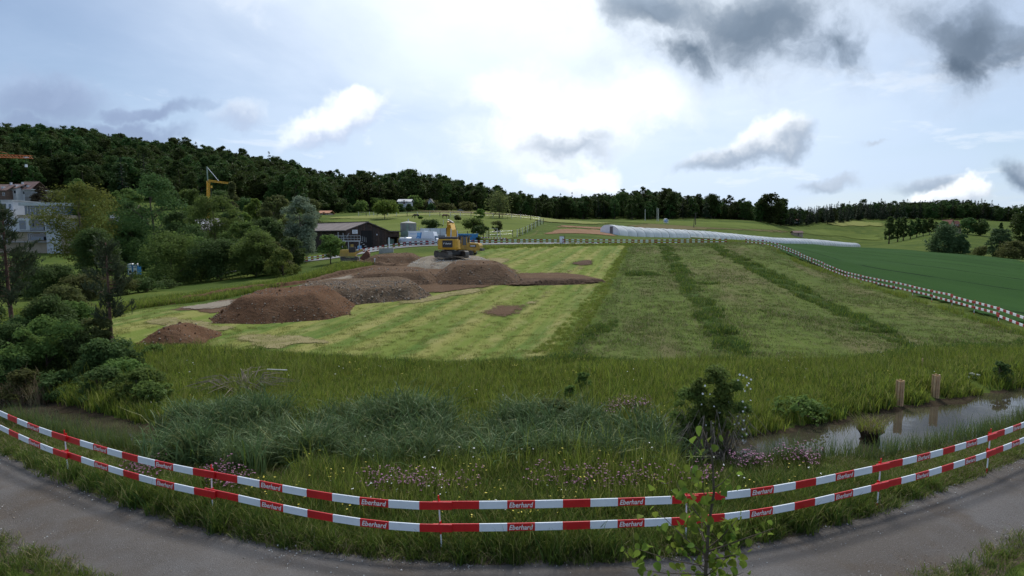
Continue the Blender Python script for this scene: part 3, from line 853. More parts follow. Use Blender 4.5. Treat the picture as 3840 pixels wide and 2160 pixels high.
# water of the pond
def build_water():
    b = MB()
    xs = np.linspace(min(_px) - 2, max(_px) + 2, 60)
    ys = np.linspace(min(_py) - 1.5, max(_py) + 2, 40)
    V = [(x, y, WATER_Z + 0.0) for y in ys for x in xs]
    F = []
    for j in range(39):
        for i in range(59):
            cx, cy = (xs[i] + xs[i + 1]) / 2, (ys[j] + ys[j + 1]) / 2
            F.append((j * 60 + i, j * 60 + i + 1, (j + 1) * 60 + i + 1, (j + 1) * 60 + i))
    ctr = np.array([((V[f[0]][0] + V[f[2]][0]) / 2, (V[f[0]][1] + V[f[2]][1]) / 2) for f in F])
    d = seg_dist(ctr, POND)
    F = [f for f, q in zip(F, d) if q < 1.4]
    struct(link(D.objects.new('pond_water', np_mesh('pond_water', V, F, M['m_water']))))
build_water()

# asphalt farm road behind the far barrier
def strip_road(name, pxs, width, mat, lift):
    P = polyline_smooth([tuple(gd(u, y)[:2]) for u, y in pxs], 90)
    tg = np.gradient(P, axis=0); tg /= np.hypot(tg[:, 0], tg[:, 1])[:, None]
    nr = np.stack([-tg[:, 1], tg[:, 0]], 1)
    V, F = [], []
    for i in range(90):
        for j in range(5):
            q = P[i] + nr[i] * (j / 4 - 0.5) * width
            V.append((q[0], q[1], hz(q[0], q[1]) + lift))
    for i in range(89):
        for j in range(4):
            a = i * 5 + j
            F.append((a, a + 1, a + 6, a + 5))
    me = np_mesh(name, V, F, M[mat], True)
    if me.polygons[10].normal.z < 0:
        me.flip_normals()
    return struct(link(D.objects.new(name, me)))
strip_road('farm_road', [(560, 92), (700, 93), (800, 95), (880, 101), (960, 108), (1080, 113), (1200, 114.5), (1320, 114.5), (1480, 114), (1640, 114)], 3.6, 'asphalt', 0.10)
strip_road('yard', [(900, 116), (980, 118), (1080, 122), (1200, 124)], 7.0, 'asphalt', 0.07)

# ------------------------------------------------------------------ excavation: stripped floors, trenches and spoil heaps
drape('excavated_floor', [(395, 784), (520, 762), (640, 738), (760, 716), (880, 688), (960, 668), (1040, 665), (1110, 690), (1085, 740), (900, 770), (720, 790), (540, 790)], 'm_dirt', 0.05, 24, 0.3, seed=21)
drape('clay_floor', [(425, 780), (520, 764), (590, 752), (610, 766), (540, 784)], 'm_clay', 0.08, 12, 0.2, seed=19)
drape('clay_floor', [(770, 716), (860, 696), (900, 690), (900, 706), (800, 722)], 'm_clay', 0.08, 12, 0.2, seed=20)
drape('excavated_floor', [(860, 668), (900, 650), (1060, 645), (1240, 655), (1330, 690), (1250, 722), (1120, 738), (1080, 742), (1000, 735), (930, 690)], 'm_dirt', 0.07, 24, 0.3, seed=22)
drape('stripped_soil', [(1290, 688), (1390, 686), (1470, 691), (1528, 705), (1520, 716), (1400, 718), (1280, 722), (1240, 718)], 'm_dirt', 0.07, 20, 0.25, seed=23)
drape('stripped_soil', [(1290, 704), (1400, 703), (1526, 704), (1514, 717), (1400, 719), (1270, 722)], 'm_dirt_dark', 0.13, 16, 0.25, seed=24)
drape('test_pit', [(1185, 788), (1230, 766), (1335, 762), (1360, 772), (1325, 795), (1280, 805), (1225, 802)], 'm_dirt', 0.06, 12, 0.25, seed=25, soft=2.2)
drape('straw_patch', [(1305, 772), (1370, 735), (1405, 727), (1395, 738), (1345, 770)], 'm_straw', 0.05, 10, 0.25, seed=26, soft=1.1)
drape('test_pit', [(1428, 664), (1465, 654), (1510, 657), (1500, 669), (1445, 671)], 'm_dirt_dark', 0.07, 8, 0.25, seed=27)
drape('straw_patch', [(1400, 690), (1450, 668), (1500, 658), (1496, 666), (1462, 680), (1420, 692)], 'm_straw', 0.05, 8, 0.25, seed=28, soft=1.1)
drape('bare_soil', [(560, 855), (650, 840), (800, 843), (850, 860), (760, 875), (640, 880)], 'm_straw', 0.05, 12, 0.35, seed=29, soft=1.1)
drape('bare_soil', [(330, 812), (440, 795), (560, 815), (640, 825), (560, 840), (420, 828)], 'm_straw', 0.05, 12, 0.35, seed=30, soft=1.1)
drape('bare_soil', [(1090, 742), (1170, 728), (1290, 722), (1180, 745), (1020, 770), (980, 762)], 'm_straw', 0.05, 12, 0.35, seed=31, soft=1.1)
drape('bare_soil', [(1190, 655), (1260, 646), (1300, 652), (1270, 668), (1330, 690), (1280, 688)], 'm_straw', 0.05, 10, 0.3, seed=32, soft=1.1)

def vnoise(x, y, seed=0):
    """smooth value noise on arrays"""
    def h(ix, iy):
        n = np.sin(ix * 127.1 + iy * 311.7 + seed * 74.7) * 43758.5453
        return n - np.floor(n)
    ix, iy = np.floor(x), np.floor(y)
    fx, fy = x - ix, y - iy
    fx, fy = fx * fx * (3 - 2 * fx), fy * fy * (3 - 2 * fy)
    return (h(ix, iy) * (1 - fx) + h(ix + 1, iy) * fx) * (1 - fy) + (h(ix, iy + 1) * (1 - fx) + h(ix + 1, iy + 1) * fx) * fy
def fbm(x, y, seed=0, o=5):
    s, a, t = 0, 0.5, 0
    for k in range(o):
        s = s + a * vnoise(x * 2 ** k, y * 2 ** k, seed + k * 13)
        t += a; a *= 0.5
    return s / t - 0.5

def heap(name, label, foot, top_px, mat, slope=0.72, seed=0, rough=0.25, stones=0, stone_mat='pebble', stone_size=0.07, group=None, res=0.16):
    """spoil heap: straight-sided, flat-topped, slumped at the foot; foot = outline in metres (world)"""
    foot = np.array(foot, float)
    c = foot.mean(0)
    yb = foot[:, 1].min() * .3 + foot[:, 1].max() * .7
    hgt = at(top_px[0], top_px[1], yb).z - hz(c[0], yb)
    x0, y0 = foot.min(0) - 0.6; x1, y1 = foot.max(0) + 0.6
    nx, ny = int((x1 - x0) / res) + 1, int((y1 - y0) / res) + 1
    X, Y = np.meshgrid(np.linspace(x0, x1, nx), np.linspace(y0, y1, ny))
    P = np.stack([X.ravel(), Y.ravel()], 1)
    d = -seg_dist(P, foot)
    d = d + 0.55 * fbm(P[:, 0] * 0.6, P[:, 1] * 0.6, seed) * 2 * rough * 2
    hh = np.clip(d * slope, -0.4, None)
    top = hgt + 0.25 * fbm(P[:, 0] * 0.5, P[:, 1] * 0.5, seed + 9)
    # soft edge at the crest
    k = 0.09
    hm = -k * np.log(np.exp(-hh / k) + np.exp(-top / k))
    hm += rough * 0.30 * fbm(P[:, 0] * 1.6, P[:, 1] * 1.6, seed + 4) + rough * 0.10 * fbm(P[:, 0] * 6, P[:, 1] * 6, seed + 5)
    # runnels down the flanks
    ang = np.arctan2(P[:, 1] - c[1], P[:, 0] - c[0])
    hm -= np.where((hh > 0.1) & (hh < top), 0.07 * np.abs(fbm(ang * 14, hh * 0.4, seed + 7)), 0)
    base = height(P[:, 0], P[:, 1])
    b0 = hz(c[0], c[1])
    Z = base + hm - b0
    V = np.stack([P[:, 0] - c[0], P[:, 1] - c[1], Z], 1)
    I = (np.arange(ny - 1)[:, None] * nx + np.arange(nx - 1)[None, :]).ravel()
    F = np.stack([I, I + 1, I + nx + 1, I + nx], 1)
    F = F[(hm[F].max(1) > -0.12)]
    used = np.unique(F)
    rm = -np.ones(len(V), int); rm[used] = np.arange(len(used))
    t = thing(name, label, 'soil heap', (c[0], c[1], b0), 0, group)
    link(D.objects.new('soil', np_mesh('soil', V[used], rm[F], M[mat], True)), t)
    base_v = np.array([(1, 0, 0), (-1, 0, 0), (0, 1, 0), (0, -1, 0), (0, 0, 1), (0, 0, -1)], float)
    base_f = [(0, 2, 4), (2, 1, 4), (1, 3, 4), (3, 0, 4), (2, 0, 5), (1, 2, 5), (3, 1, 5), (0, 3, 5)]
    for nm, cnt, cm, csz, lo, fall in (('stones', stones, stone_mat, stone_size, -0.02, 1.0), ('clods', 200, mat, 0.045, -0.25, 2.2)):
        rg = np.random.default_rng(seed + 50 + cnt)
        ok = np.where((hm > lo) & (P[:, 1] < c[1] + 1.5))[0]
        w = np.exp(-np.clip(hm[ok], 0, 9) * fall) * np.where(hm[ok] < 0, np.exp(hm[ok] * 8), 1) + 0.08
        pick = rg.choice(ok, cnt, p=w / w.sum())
        vs, fs = [], []
        for q in pick:
            s = csz * min(1.0, c[1] / 48.0) * math.exp(rg.normal(0, 0.4))
            rot = Matrix.Rotation(rg.uniform(0, 6.28), 3, 'Z') @ Matrix.Rotation(rg.uniform(-1, 1), 3, 'X')
            o = len(vs)
            p = V[q] + np.array([rg.uniform(-.08, .08), rg.uniform(-.08, .08), s * 0.25 + max(0.0, -hm[q])])
            sc = rg.uniform(0.6, 1.3, 3) * s
            for b_ in base_v:
                r = rot @ Vector(b_ * sc)
                vs.append((p[0] + r.x, p[1] + r.y, p[2] + r.z))
            fs.extend([tuple(i + o for i in f) for f in base_f])
        so = link(D.objects.new(nm, np_mesh(nm, vs, fs, M[cm])), t)
        so['kind'] = 'stuff'
    return t
def foot_px(pts):
    return [(p.x, p.y) for p in (G(u, v) for u, v in pts)]
def foot_box(u0, u1, y, depth, skew=0.0, yaw=0.0):
    """footprint from left/right columns at the front edge depth y, plus its depth"""
    a, b = gd(u0, y), gd(u1, y)
    w = b.x - a.x
    n = 10
    out = []
    for (s, t) in ((0.10, 0.0), (0.5, -0.06), (0.90, 0.02), (1.0, 0.25), (0.98, 0.75), (0.86, 1.0), (0.5, 1.05), (0.12, 1.0), (0.0, 0.7), (0.0, 0.25)):
        out.append((a.x + w * s + skew * t, y + depth * t + yaw * (s - 0.5)))
    return out
heap('spoil_heap', 'largest nearest reddish brown heap of loose earth with pale stones at its foot', foot_box(502, 856, G(680, 812).y, 8.0, -0.5, 0.8), (680, 722), 'm_dirt_red', 0.80, 1, 0.3, 900, 'pebble', 0.035)
heap('spoil_heap', 'long grey brown stony heap running behind the nearest reddish heap', foot_box(715, 1085, G(900, 764).y, 8.5, -2.6, 3.6), (930, 703), 'm_stony', 0.85, 2, 0.45, 1500, 'pebble', 0.045)
heap('spoil_heap', 'brown earth heap with flat top standing behind the long stony heap', foot_box(862, 1112, 53.5, 9.5, -1.5, 0.5), (970, 673), 'm_dirt', 0.72, 3, 0.25, 300, 'pebble', 0.045)
heap('spoil_heap', 'dark brown flat topped heap in front of the excavator', foot_box(1078, 1330, G(1200, 718).y, 10.0, -1.0, 0.5), (1200, 655), 'm_dirt', 0.72, 4, 0.25, 300, 'pebble', 0.05)
heap('spoil_heap', 'low grey mound of subsoil under the excavator', foot_box(1012, 1250, 69.0, 14.0, -1.0, 0.0), (1130, 646), 'm_clay', 0.45, 5, 0.45, 200, 'stone_white', 0.05)
heap('spoil_heap', 'low brown heap farthest back, between the excavator and the rusty bucket', foot_box(895, 1072, 76.0, 8.0, -1.0, 0.5), (990, 637), 'm_dirt', 0.55, 6, 0.35, 120, 'pebble', 0.05)
heap('spoil_heap', 'small brown heap at the meadow edge half hidden by the pondside bushes', foot_box(318, 486, G(400, 876).y, 4.2, -0.3, 0.5), (390, 810), 'm_dirt_red', 0.62, 7, 0.35, 500, 'pebble', 0.03)
# cut banks along the back edge of the dig
def bank(label, pxs, hgt, wid, mat, seed):
    P = polyline_smooth([tuple(G(u, v)[:2]) for u, v in pxs], 70)
    tg = np.gradient(P, axis=0); tg /= np.hypot(tg[:, 0], tg[:, 1])[:, None]
    nr = np.stack([-tg[:, 1], tg[:, 0]], 1)
    if nr[35][1] < 0:
        nr = -nr
    prof = [(-0.35, -0.05), (0.0, 0.35), (0.12, 0.8), (0.35, 1.0), (0.7, 0.85), (1.0, 0.0)]
    V, F = [], []
    c = P[35]; b0 = hz(*c)
    for i in range(70):
        fade = math.sin(math.pi * (i + 0.5) / 70) ** 0.35
        for j, (a, h) in enumerate(prof):
            q = P[i] + nr[i] * a * wid
            z = hz(*q) + hgt * h * fade * (1 + 0.9 * float(fbm(np.array([q[0] * 0.9]), np.array([q[1] * 0.9]), seed)[0])) - 0.03
            V.append((q[0] - c[0] + 0.15 * math.sin(i * 1.7 + j), q[1] - c[1], z - b0))
    for i in range(69):
        for j in range(len(prof) - 1):
            a = i * len(prof) + j
            F.append((a, a + 1, a + len(prof) + 1, a + len(prof)))
    o = link(D.objects.new('soil_bank', np_mesh('soil_bank', V, F, M[mat], True)))
    o.location = (c[0], c[1], b0)
    tag(o, label, 'soil bank')
bank('cut earth bank along the left end of the dig behind the nearest heap', [(372, 773), (440, 764), (520, 752), (600, 738), (690, 724), (780, 710)], 0.55, 1.3, 'm_dirt_red', 3)
bank('cut earth bank between the grass and the heaps by the young tree', [(780, 711), (840, 697), (900, 684), (950, 672)], 0.45, 1.3, 'm_dirt', 4)
bank('low ridge of dark topsoil along the front of the stripped strip on the right', [(1290, 719), (1360, 718), (1440, 716), (1526, 710)], 0.5, 1.4, 'm_dirt_dark', 5)
bank('low ridge of earth beside the rusty bucket', [(870, 662), (930, 668), (1000, 672), (1040, 668)], 0.5, 1.4, 'm_dirt', 6)
# ------------------------------------------------------------------ plants: shared machinery
def cards(P, N, L, Wd, rg, fold=0.18):
    """diamond leaves at P facing N"""
    n = len(P)
    N = N / np.maximum(np.linalg.norm(N, axis=1), 1e-6)[:, None]
    rv = rg.normal(size=(n, 3))
    T_ = np.cross(N, rv); T_ /= np.maximum(np.linalg.norm(T_, axis=1), 1e-6)[:, None]
    B_ = np.cross(N, T_)
    L = np.broadcast_to(np.asarray(L, float), (n,))[:, None] / 2
    W2 = np.broadcast_to(np.asarray(Wd, float), (n,))[:, None] / 2
    V = np.stack([P + T_ * L - N * L * fold, P + B_ * W2, P - T_ * L - N * L * fold, P - B_ * W2], 1).reshape(-1, 3)
    F = np.arange(4 * n).reshape(n, 4)
    return V, F
def sphere_dirs(n, rg):
    d = rg.normal(size=(n, 3))
    return d / np.linalg.norm(d, axis=1)[:, None]

PROFILE = {
    'round': lambda f: (max(0.0, 1 - (2 * f - 1) ** 2)) ** 0.5 * 1.0 + 0.05,
    'tall': lambda f: 0.25 + 0.85 * math.sin(math.pi * min(1.0, 0.14 + 0.86 * f)) ** 0.8,
    'cone': lambda f: 1.05 * (1 - f) ** 0.9 + 0.10,
    'vase': lambda f: 0.35 + 0.7 * math.sin(math.pi * (0.15 + 0.75 * f)),
    'weep': lambda f: (max(0.0, 1 - (1.15 * f - 0.15) ** 2)) ** 0.5 * 0.95 + 0.08,
    'bush': lambda f: (max(0.0, 1 - f ** 2.2)) ** 0.5 * 0.95 + 0.10,
}
def crown_clumps(shape, H, cb, rx, ncl, rg):
    """centres and radii of leaf clumps that fill an uneven crown between cb and H"""
    ph = rg.uniform(0, 6.28, 4)
    C, Rr = [], []
    prof = PROFILE[shape]
    ncl = int(ncl * 1.5)
    for i in range(ncl):
        f = (i + rg.random()) / ncl
        if rg.random() < 0.25:
            f = rg.random()
        az = rg.uniform(0, 6.28)
        lump = 1 + 0.15 * math.sin(2 * az + ph[0]) + 0.12 * math.sin(3 * az + ph[1]) + 0.14 * math.sin(9 * f + ph[2])
        w = prof(f) * lump
        r = rx * (rg.uniform(0.30, 0.46) if rg.random() < 0.6 else rg.uniform(0.16, 0.28)) * (0.5 + 0.5 * min(1.0, w))
        if shape in ('tall', 'cone'):
            r *= 0.85
        rad = max(0.0, rx * w - r * 0.75) * math.sqrt(rg.uniform(0.12, 1.0))
        z = cb + (H - cb) * f
        z = min(z, H - r * 0.75 * rg.uniform(0.8, 1.2))
        C.append((rad * math.cos(az), rad * math.sin(az), max(z, r * 0.35)))
        Rr.append(r)
    return np.array(C), np.array(Rr)
def tree_meshes(seed, H, cb, rx, leaf_mat, shape='round', ls=0.3, nleaf=2500, ncl=34, trunk_r=None, bark='bark', sparse=1.0, limbs=9, aspect=0.62):
    rg = np.random.default_rng(seed)
    C, Rr = crown_clumps(shape, H, cb, rx, ncl, rg)
    w = Rr ** 2
    cnt = np.maximum(6, (nleaf * w / w.sum()).astype(int))
    P, N = [], []
    for c, r, k in zip(C, Rr, cnt):
        d = sphere_dirs(k, rg)
        low = d[:, 2] < -0.35
        d[low, 2] *= -0.6
        rad = r * sparse * (0.30 + 0.80 * rg.random(k) ** 0.6)
        sq = np.array([1, 1, 1.0 if shape != 'weep' else 1.5])
        p = c + d * rad[:, None] * sq
        if shape == 'weep':
            p[:, 2] -= rg.random(k) ** 2 * r * 1.6
        P.append(p)
        N.append(d * 0.8 + sphere_dirs(k, rg) * 0.75 + np.array([0, 0, 0.35]))
    P = np.concatenate(P); N = np.concatenate(N)
    P[:, 2] = np.maximum(P[:, 2], 0.05)
    L = ls * np.exp(rg.normal(0, 0.28, len(P)))
    V, F = cards(P, N, L, L * aspect, rg)
    crown = np_mesh('crown', V, F, M[leaf_mat])
    tr = MB()
    tr_r = trunk_r or max(0.05, H * 0.022)
    bend = rg.normal(0, 0.03 * H, 2)
    topz = cb + (H - cb) * 0.72
    pts, rad = [], []
    for k in range(7):
        t = k / 6
        pts.append((bend[0] * t * t, bend[1] * t * t, -0.25 + (topz + 0.25) * t))
        rad.append(tr_r * (1.25 - 0.5 * min(1, t * 6) * 0.5 - 0.85 * t) + 0.01)
    tr.tube(pts, rad, 8)
    order = rg.permutation(len(C))[:limbs]
    for i in order:
        z0 = min(topz * 0.95, max(cb * 0.75, C[i][2] - np.hypot(*C[i][:2]) * 0.9))
        t = np.clip((z0 + 0.25) / (topz + 0.25), 0, 1)
        a = Vector((bend[0] * t * t, bend[1] * t * t, z0))
        b = Vector(C[i])
        m = a.lerp(b, 0.5) + Vector((0, 0, 0.08 * (b - a).length))
        r0 = tr_r * (1.0 - 0.75 * t) * 0.5
        tr.tube([a, m, b], [r0 + 0.01, r0 * 0.65 + 0.008, r0 * 0.25 + 0.006], 5, cap=False)
    return tr.mesh('trunk', M[bark], True), crown
def fir_meshes(seed, H, rx, leaf_mat='leaf_fir', ls=0.6, layers=18, base=0.12, bark='bark', droop=0.25):
    rg = np.random.default_rng(seed)
    P, N, L = [], [], []
    for i in range(layers):
        t = (i + rg.uniform(-0.3, 0.3)) / layers
        t = min(max(t, 0), 0.99)
        z = H * (base + (1 - base) * t)
        r = rx * (1 - t) ** 0.85 * rg.uniform(0.8, 1.15) + 0.12
        nb = max(5, int(9 * (1 - t) + 4))
        for k in range(nb):
            a = rg.uniform(0, 6.28)
            rr = r * rg.uniform(0.75, 1.1)
            m = max(3, int(rr / (ls * 0.42)))
            for q in range(m):
                s = (q + 0.6) / m
                P.append((math.cos(a) * rr * s + rg.normal(0, ls * 0.12), math.sin(a) * rr * s + rg.normal(0, ls * 0.12), z - droop * rr * s ** 1.4 + rg.normal(0, ls * 0.1)))
                N.append((rg.normal(0, 0.45) + math.cos(a) * 0.3, rg.normal(0, 0.45) + math.sin(a) * 0.3, 0.9))
                L.append(ls * rg.uniform(0.75, 1.3) * (0.6 + 0.5 * (1 - t)))
    P = np.array(P); N = np.array(N); L = np.array(L)
    V, F = cards(P, N, L, L * 0.6, rg)
    tr = MB()
    tr.tube([(0, 0, -0.3), (0, 0, H * 0.5), (0, 0, H * 0.985)], [H * 0.018, H * 0.011, 0.02], 7)
    return tr.mesh('trunk', M[bark], True), np_mesh('crown', V, F, M[leaf_mat])
def plant(name, label, cat, loc, meshes, parts=('trunk', 'crown'), rz=0.0, sc=(1, 1, 1), group=None):
    t = thing(name, label, cat, loc, rz, group)
    t.scale = sc
    for nm, me in zip(parts, meshes):
        link(D.objects.new(nm, me), t)
    return t
def tree_px(name, label, u, y, top, width, leaf_mat, shape='round', cbf=0.22, seed=1, dens=1.0, sparse=1.0, bark='bark', cat='tree', group=None, ncl=None, limbs=9, bottom=None, ls=None, trunk_r=None, parts=('trunk', 'crown')):
    """a tree rooted on the ground in column u at depth y whose crown reaches view row `top`"""
    g = gd(u, y)
    H = max(0.6, at(u, top, y).z - g.z)
    rx = width * mpp(y) / 2
    ls = ls or max(0.10, y * 0.0030)
    area = math.pi * rx * H * 1.6
    n = int(np.clip(6.5 * area / (ls * ls) * dens, 900, 15000))
    nc = ncl or int(np.clip(18 + area * 0.12, 20, 60))
    ms = tree_meshes(seed, H, H * cbf, rx * 1.06, leaf_mat, shape, ls, n, nc, trunk_r, bark, sparse, limbs)
    return plant(name, label, cat, g, ms, parts, group=group)

# ------------------------------------------------------------------ scattering of what nobody can count
def proto_coll(name, objs):
    c = D.collections.new(name)
    for k, me in enumerate(objs):
        c.objects.link(D.objects.new('%s_%02d' % (name, k), me))
    return c
def scatter(name, P, rot, scl, idx, coll, parent=None):
    me = D.meshes.new(name)
    P = np.asarray(P, np.float32)
    me.vertices.add(len(P)); me.vertices.foreach_set('co', P.ravel())
    a = me.attributes.new('rot', 'FLOAT_VECTOR', 'POINT'); a.data.foreach_set('vector', np.asarray(rot, np.float32).ravel())
    a = me.attributes.new('scl', 'FLOAT_VECTOR', 'POINT'); a.data.foreach_set('vector', np.asarray(scl, np.float32).ravel())
    a = me.attributes.new('idx', 'INT', 'POINT'); a.data.foreach_set('value', np.asarray(idx, np.int32))
    me.update()
    o = link(D.objects.new(name, me), parent)
    ng = D.node_groups.new('scatter_' + name, 'GeometryNodeTree')
    ng.interface.new_socket('Geometry', in_out='INPUT', socket_type='NodeSocketGeometry')
    ng.interface.new_socket('Geometry', in_out='OUTPUT', socket_type='NodeSocketGeometry')
    nd, lk = ng.nodes, ng.links
    gi, go = nd.new('NodeGroupInput'), nd.new('NodeGroupOutput')
    ci = nd.new('GeometryNodeCollectionInfo')
    ci.inputs['Collection'].default_value = coll
    ci.inputs['Separate Children'].default_value = True
    ci.inputs['Reset Children'].default_value = True
    ip = nd.new('GeometryNodeInstanceOnPoints')
    ip.inputs['Pick Instance'].default_value = True
    def na(nm, typ):
        x = nd.new('GeometryNodeInputNamedAttribute'); x.data_type = typ; x.inputs['Name'].default_value = nm
        return x.outputs['Attribute']
    lk.new(gi.outputs[0], ip.inputs['Points'])
    lk.new(ci.outputs[0], ip.inputs['Instance'])
    lk.new(na('idx', 'INT'), ip.inputs['Instance Index'])
    lk.new(na('rot', 'FLOAT_VECTOR'), ip.inputs['Rotation'])
    lk.new(na('scl', 'FLOAT_VECTOR'), ip.inputs['Scale'])
    lk.new(ip.outputs[0], go.inputs[0])
    md = o.modifiers.new('scatter', 'NODES'); md.node_group = ng
    return struct(o, 'stuff')
def sample_poly(poly, n, seed, px=True, power=1.0):
    """n points inside a polygon, thinned with distance so that the cover looks even in depth"""
    rg = np.random.default_rng(seed)
    A = np.array([tuple(G(u, v)[:2]) for u, v in poly]) if px else np.array(poly, float)
    lo, hi = A.min(0), A.max(0)
    out = []
    tot = 0
    for _ in range(60):
        k = 40000
        x = rg.uniform(lo[0], hi[0], k); y = rg.uniform(lo[1], hi[1], k)
        keep = rg.random(k) < (max(lo[1], 4) / np.maximum(y, 4)) ** power
        P = np.stack([x[keep], y[keep]], 1)
        P = P[seg_dist(P, A) < 0]
        out.append(P); tot += len(P)
        if tot >= n:
            break
    return np.concatenate(out)[:n]
def on_ground(P2, dz=0.0):
    return np.concatenate([P2, (height(P2[:, 0], P2[:, 1]) + dz)[:, None]], 1)
def scatter_cover(name, P2, coll, nproto, smin, smax, seed, tilt=0.12, dz=-0.02, grow=0.0, zs=(0.8, 1.25), patch=None):
    rg = np.random.default_rng(seed)
    P = on_ground(P2, dz)
    n = len(P)
    s = rg.uniform(smin, smax, n)
    if patch:
        s *= 1 + patch[1] * 2 * fbm(P[:, 0] * patch[0], P[:, 1] * patch[0], seed)
    if grow:
        s *= 1 + grow * np.maximum(P[:, 1] - 10, 0)
    scl = np.stack([s, s, s * rg.uniform(zs[0], zs[1], n)], 1)
    rot = np.stack([rg.normal(0, tilt, n), rg.normal(0, tilt, n), rg.uniform(0, 6.28, n)], 1)
    return scatter(name, P, rot, scl, rg.integers(0, nproto, n), coll)

def blade_tuft(seed, n, spread, hgt, wid, lean, mats, curl=0.5, segs=3, jitter=0.35):
    """grass tuft; mats -> list of (material, share)"""
    rg = np.random.default_rng(seed)
    V, F, MI = [], [], []
    shares = np.cumsum([m[1] for m in mats])
    for i in range(n):
        r = spread * math.sqrt(rg.random()); a = rg.uniform(0, 6.28)
        bx, by = r * math.cos(a), r * math.sin(a)
        h = hgt * math.exp(rg.normal(0, jitter * 0.6))
        w = wid * rg.uniform(0.7, 1.3)
        d = rg.uniform(0, 6.28); dx, dy = math.cos(d), math.sin(d)
        ln = lean * h * rg.uniform(0.2, 1.3)
        q = rg.uniform(0, 6.28); wx, wy = math.cos(q), math.sin(q)
        o = len(V)
        for k in range(segs + 1):
            t = k / segs
            off = ln * t ** 1.8
            zz = h * t * (1 - curl * 0.45 * t * t * rg.uniform(0.6, 1.2))
            ww = w * (1 - t) ** 0.7 * 0.5 + (0.0004 if k < segs else 0)
            V.append((bx + dx * off - wx * ww, by + dy * off - wy * ww, zz))
            V.append((bx + dx * off + wx * ww, by + dy * off + wy * ww, zz))
        mi = int(np.searchsorted(shares, rg.random() * shares[-1]))
        for k in range(segs):
            F.append((o + 2 * k, o + 2 * k + 1, o + 2 * k + 3, o + 2 * k + 2)); MI.append(mi)
    return np_mesh('tuft', V, F, [M[m[0]] for m in mats], False, MI)

# ------------------------------------------------------------------ forests on the hills
def build_forests():
    rg = np.random.default_rng(11)
    protos = []
    for s in range(5):
        H = 20.0
        protos.append(('b', tree_meshes(100 + s, H, 2.0, 6.2, 'leaf_forest', 'round' if s % 2 else 'tall', 1.0, 2600, 40)))
    for s in range(3):
        protos.append(('f', fir_meshes(200 + s, 23.0, 3.6 + 0.4 * s, 'leaf_fir', 1.3, 17)))
    ms = []
    for kind, (tk, cr) in protos:
        # trunk and crown joined for the far mass
        n0 = len(tk.vertices)
        v = np.empty(len(tk.vertices) * 3, np.float32); tk.vertices.foreach_get('co', v)
        v2 = np.empty(len(cr.vertices) * 3, np.float32); cr.vertices.foreach_get('co', v2)
        faces = [tuple(p.vertices) for p in tk.polygons if len(p.vertices) == 4]
        f2 = (np.arange(len(cr.vertices)).reshape(-1, 4) + n0)
        V = np.concatenate([v.reshape(-1, 3), v2.reshape(-1, 3)])
        F = np.concatenate([np.array(faces), f2])
        mi = np.concatenate([np.zeros(len(faces)), np.ones(len(f2))]).astype(int)
        ms.append(np_mesh('forest_tree', V, F, [M['bark'], cr.materials[0]], False, mi))
    coll = proto_coll('forest_tree', ms)
    base = [(-150, 290), (0, 300), (150, 312), (400, 292), (560, 262), (670, 255), (800, 270), (870, 305), (1073, 335), (1200, 372), (1274, 405), (1410, 482), (1610, 484), (1878, 524), (2000, 580), (2163, 662), (2400, 642), (2576, 640), (2760, 640)]
    end = [(-150, 590), (0, 590), (400, 585), (870, 590), (1073, 630), (1274, 670), (1410, 730), (1610, 750), (1878, 770), (2163, 870), (2760, 870)]
    bu = [b[0] for b in base]
    hills = [('forest', 'dark leafy forest covering the left hill', -150, 905, 8.2, 0.03), ('forest', 'leafy forest on the middle hill behind the pasture', 905, 1312, 8.4, 0.05),
             ('forest', 'mixed dark forest on the long hill behind the tunnel', 1290, 1965, 9.0, 0.13), ('forest', 'dark fir forest on the right hill', 1945, 2780, 9.0, 0.62)]
    for nm, lab, u0, u1, sp, firs in hills:
        x0 = (u0 * K - 1920) / FPX; x1 = (u1 * K - 1920) / FPX
        ymin = min(np.interp(np.linspace(u0, u1, 20), bu, [b[1] for b in base]))
        ymax = max(np.interp(np.linspace(u0, u1, 20), [e[0] for e in end], [e[1] for e in end]))
        yy = np.arange(ymin, ymax, sp)
        xx = np.arange(min(x0 * ymin, x0 * ymax) - 5, max(x1 * ymax, x1 * ymin) + 5, sp)
        X, Y = np.meshgrid(xx, yy)
        X = X + rg.uniform(-0.46, 0.46, X.shape) * sp; Y = Y + rg.uniform(-0.46, 0.46, Y.shape) * sp
        X, Y = X.ravel(), Y.ravel()
        U = (X / Y * FPX + 1920) / K
        b = np.interp(U, bu, [q[1] for q in base]) + 7 * np.sin(U * 0.05) + 4 * np.sin(U * 0.13)
        e = np.interp(U, [q[0] for q in end], [q[1] for q in end])
        ok = (U > u0) & (U < u1) & (Y > b) & (Y < e)
        X, Y, U = X[ok], Y[ok], U[ok]
        P = on_ground(np.stack([X, Y], 1), -0.3)
        n = len(P)
        fir = rg.random(n) < np.clip(firs + 0.5 * firs * np.sin(X * 0.02), 0, 1)
        if u0 > 1950:
            fir |= (U > 2140) & (rg.random(n) < 0.5)
        idx = np.where(fir, rg.integers(5, 8, n), rg.integers(0, 5, n))
        s = rg.uniform(0.62, 1.05, n) * (1 + 0.35 * fbm(X * 0.02, Y * 0.02, 3))
        s = np.where(rg.random(n) < 0.03, s * 1.25, s)
        scl = np.stack([s * rg.uniform(0.9, 1.2, n), s * rg.uniform(0.9, 1.2, n), s * rg.uniform(0.85, 1.1, n)], 1)
        rot = np.stack([rg.normal(0, .03, n), rg.normal(0, .03, n), rg.uniform(0, 6.28, n)], 1)
        o = scatter(nm, P, rot, scl, idx, coll)
        o['label'] = lab
build_forests()
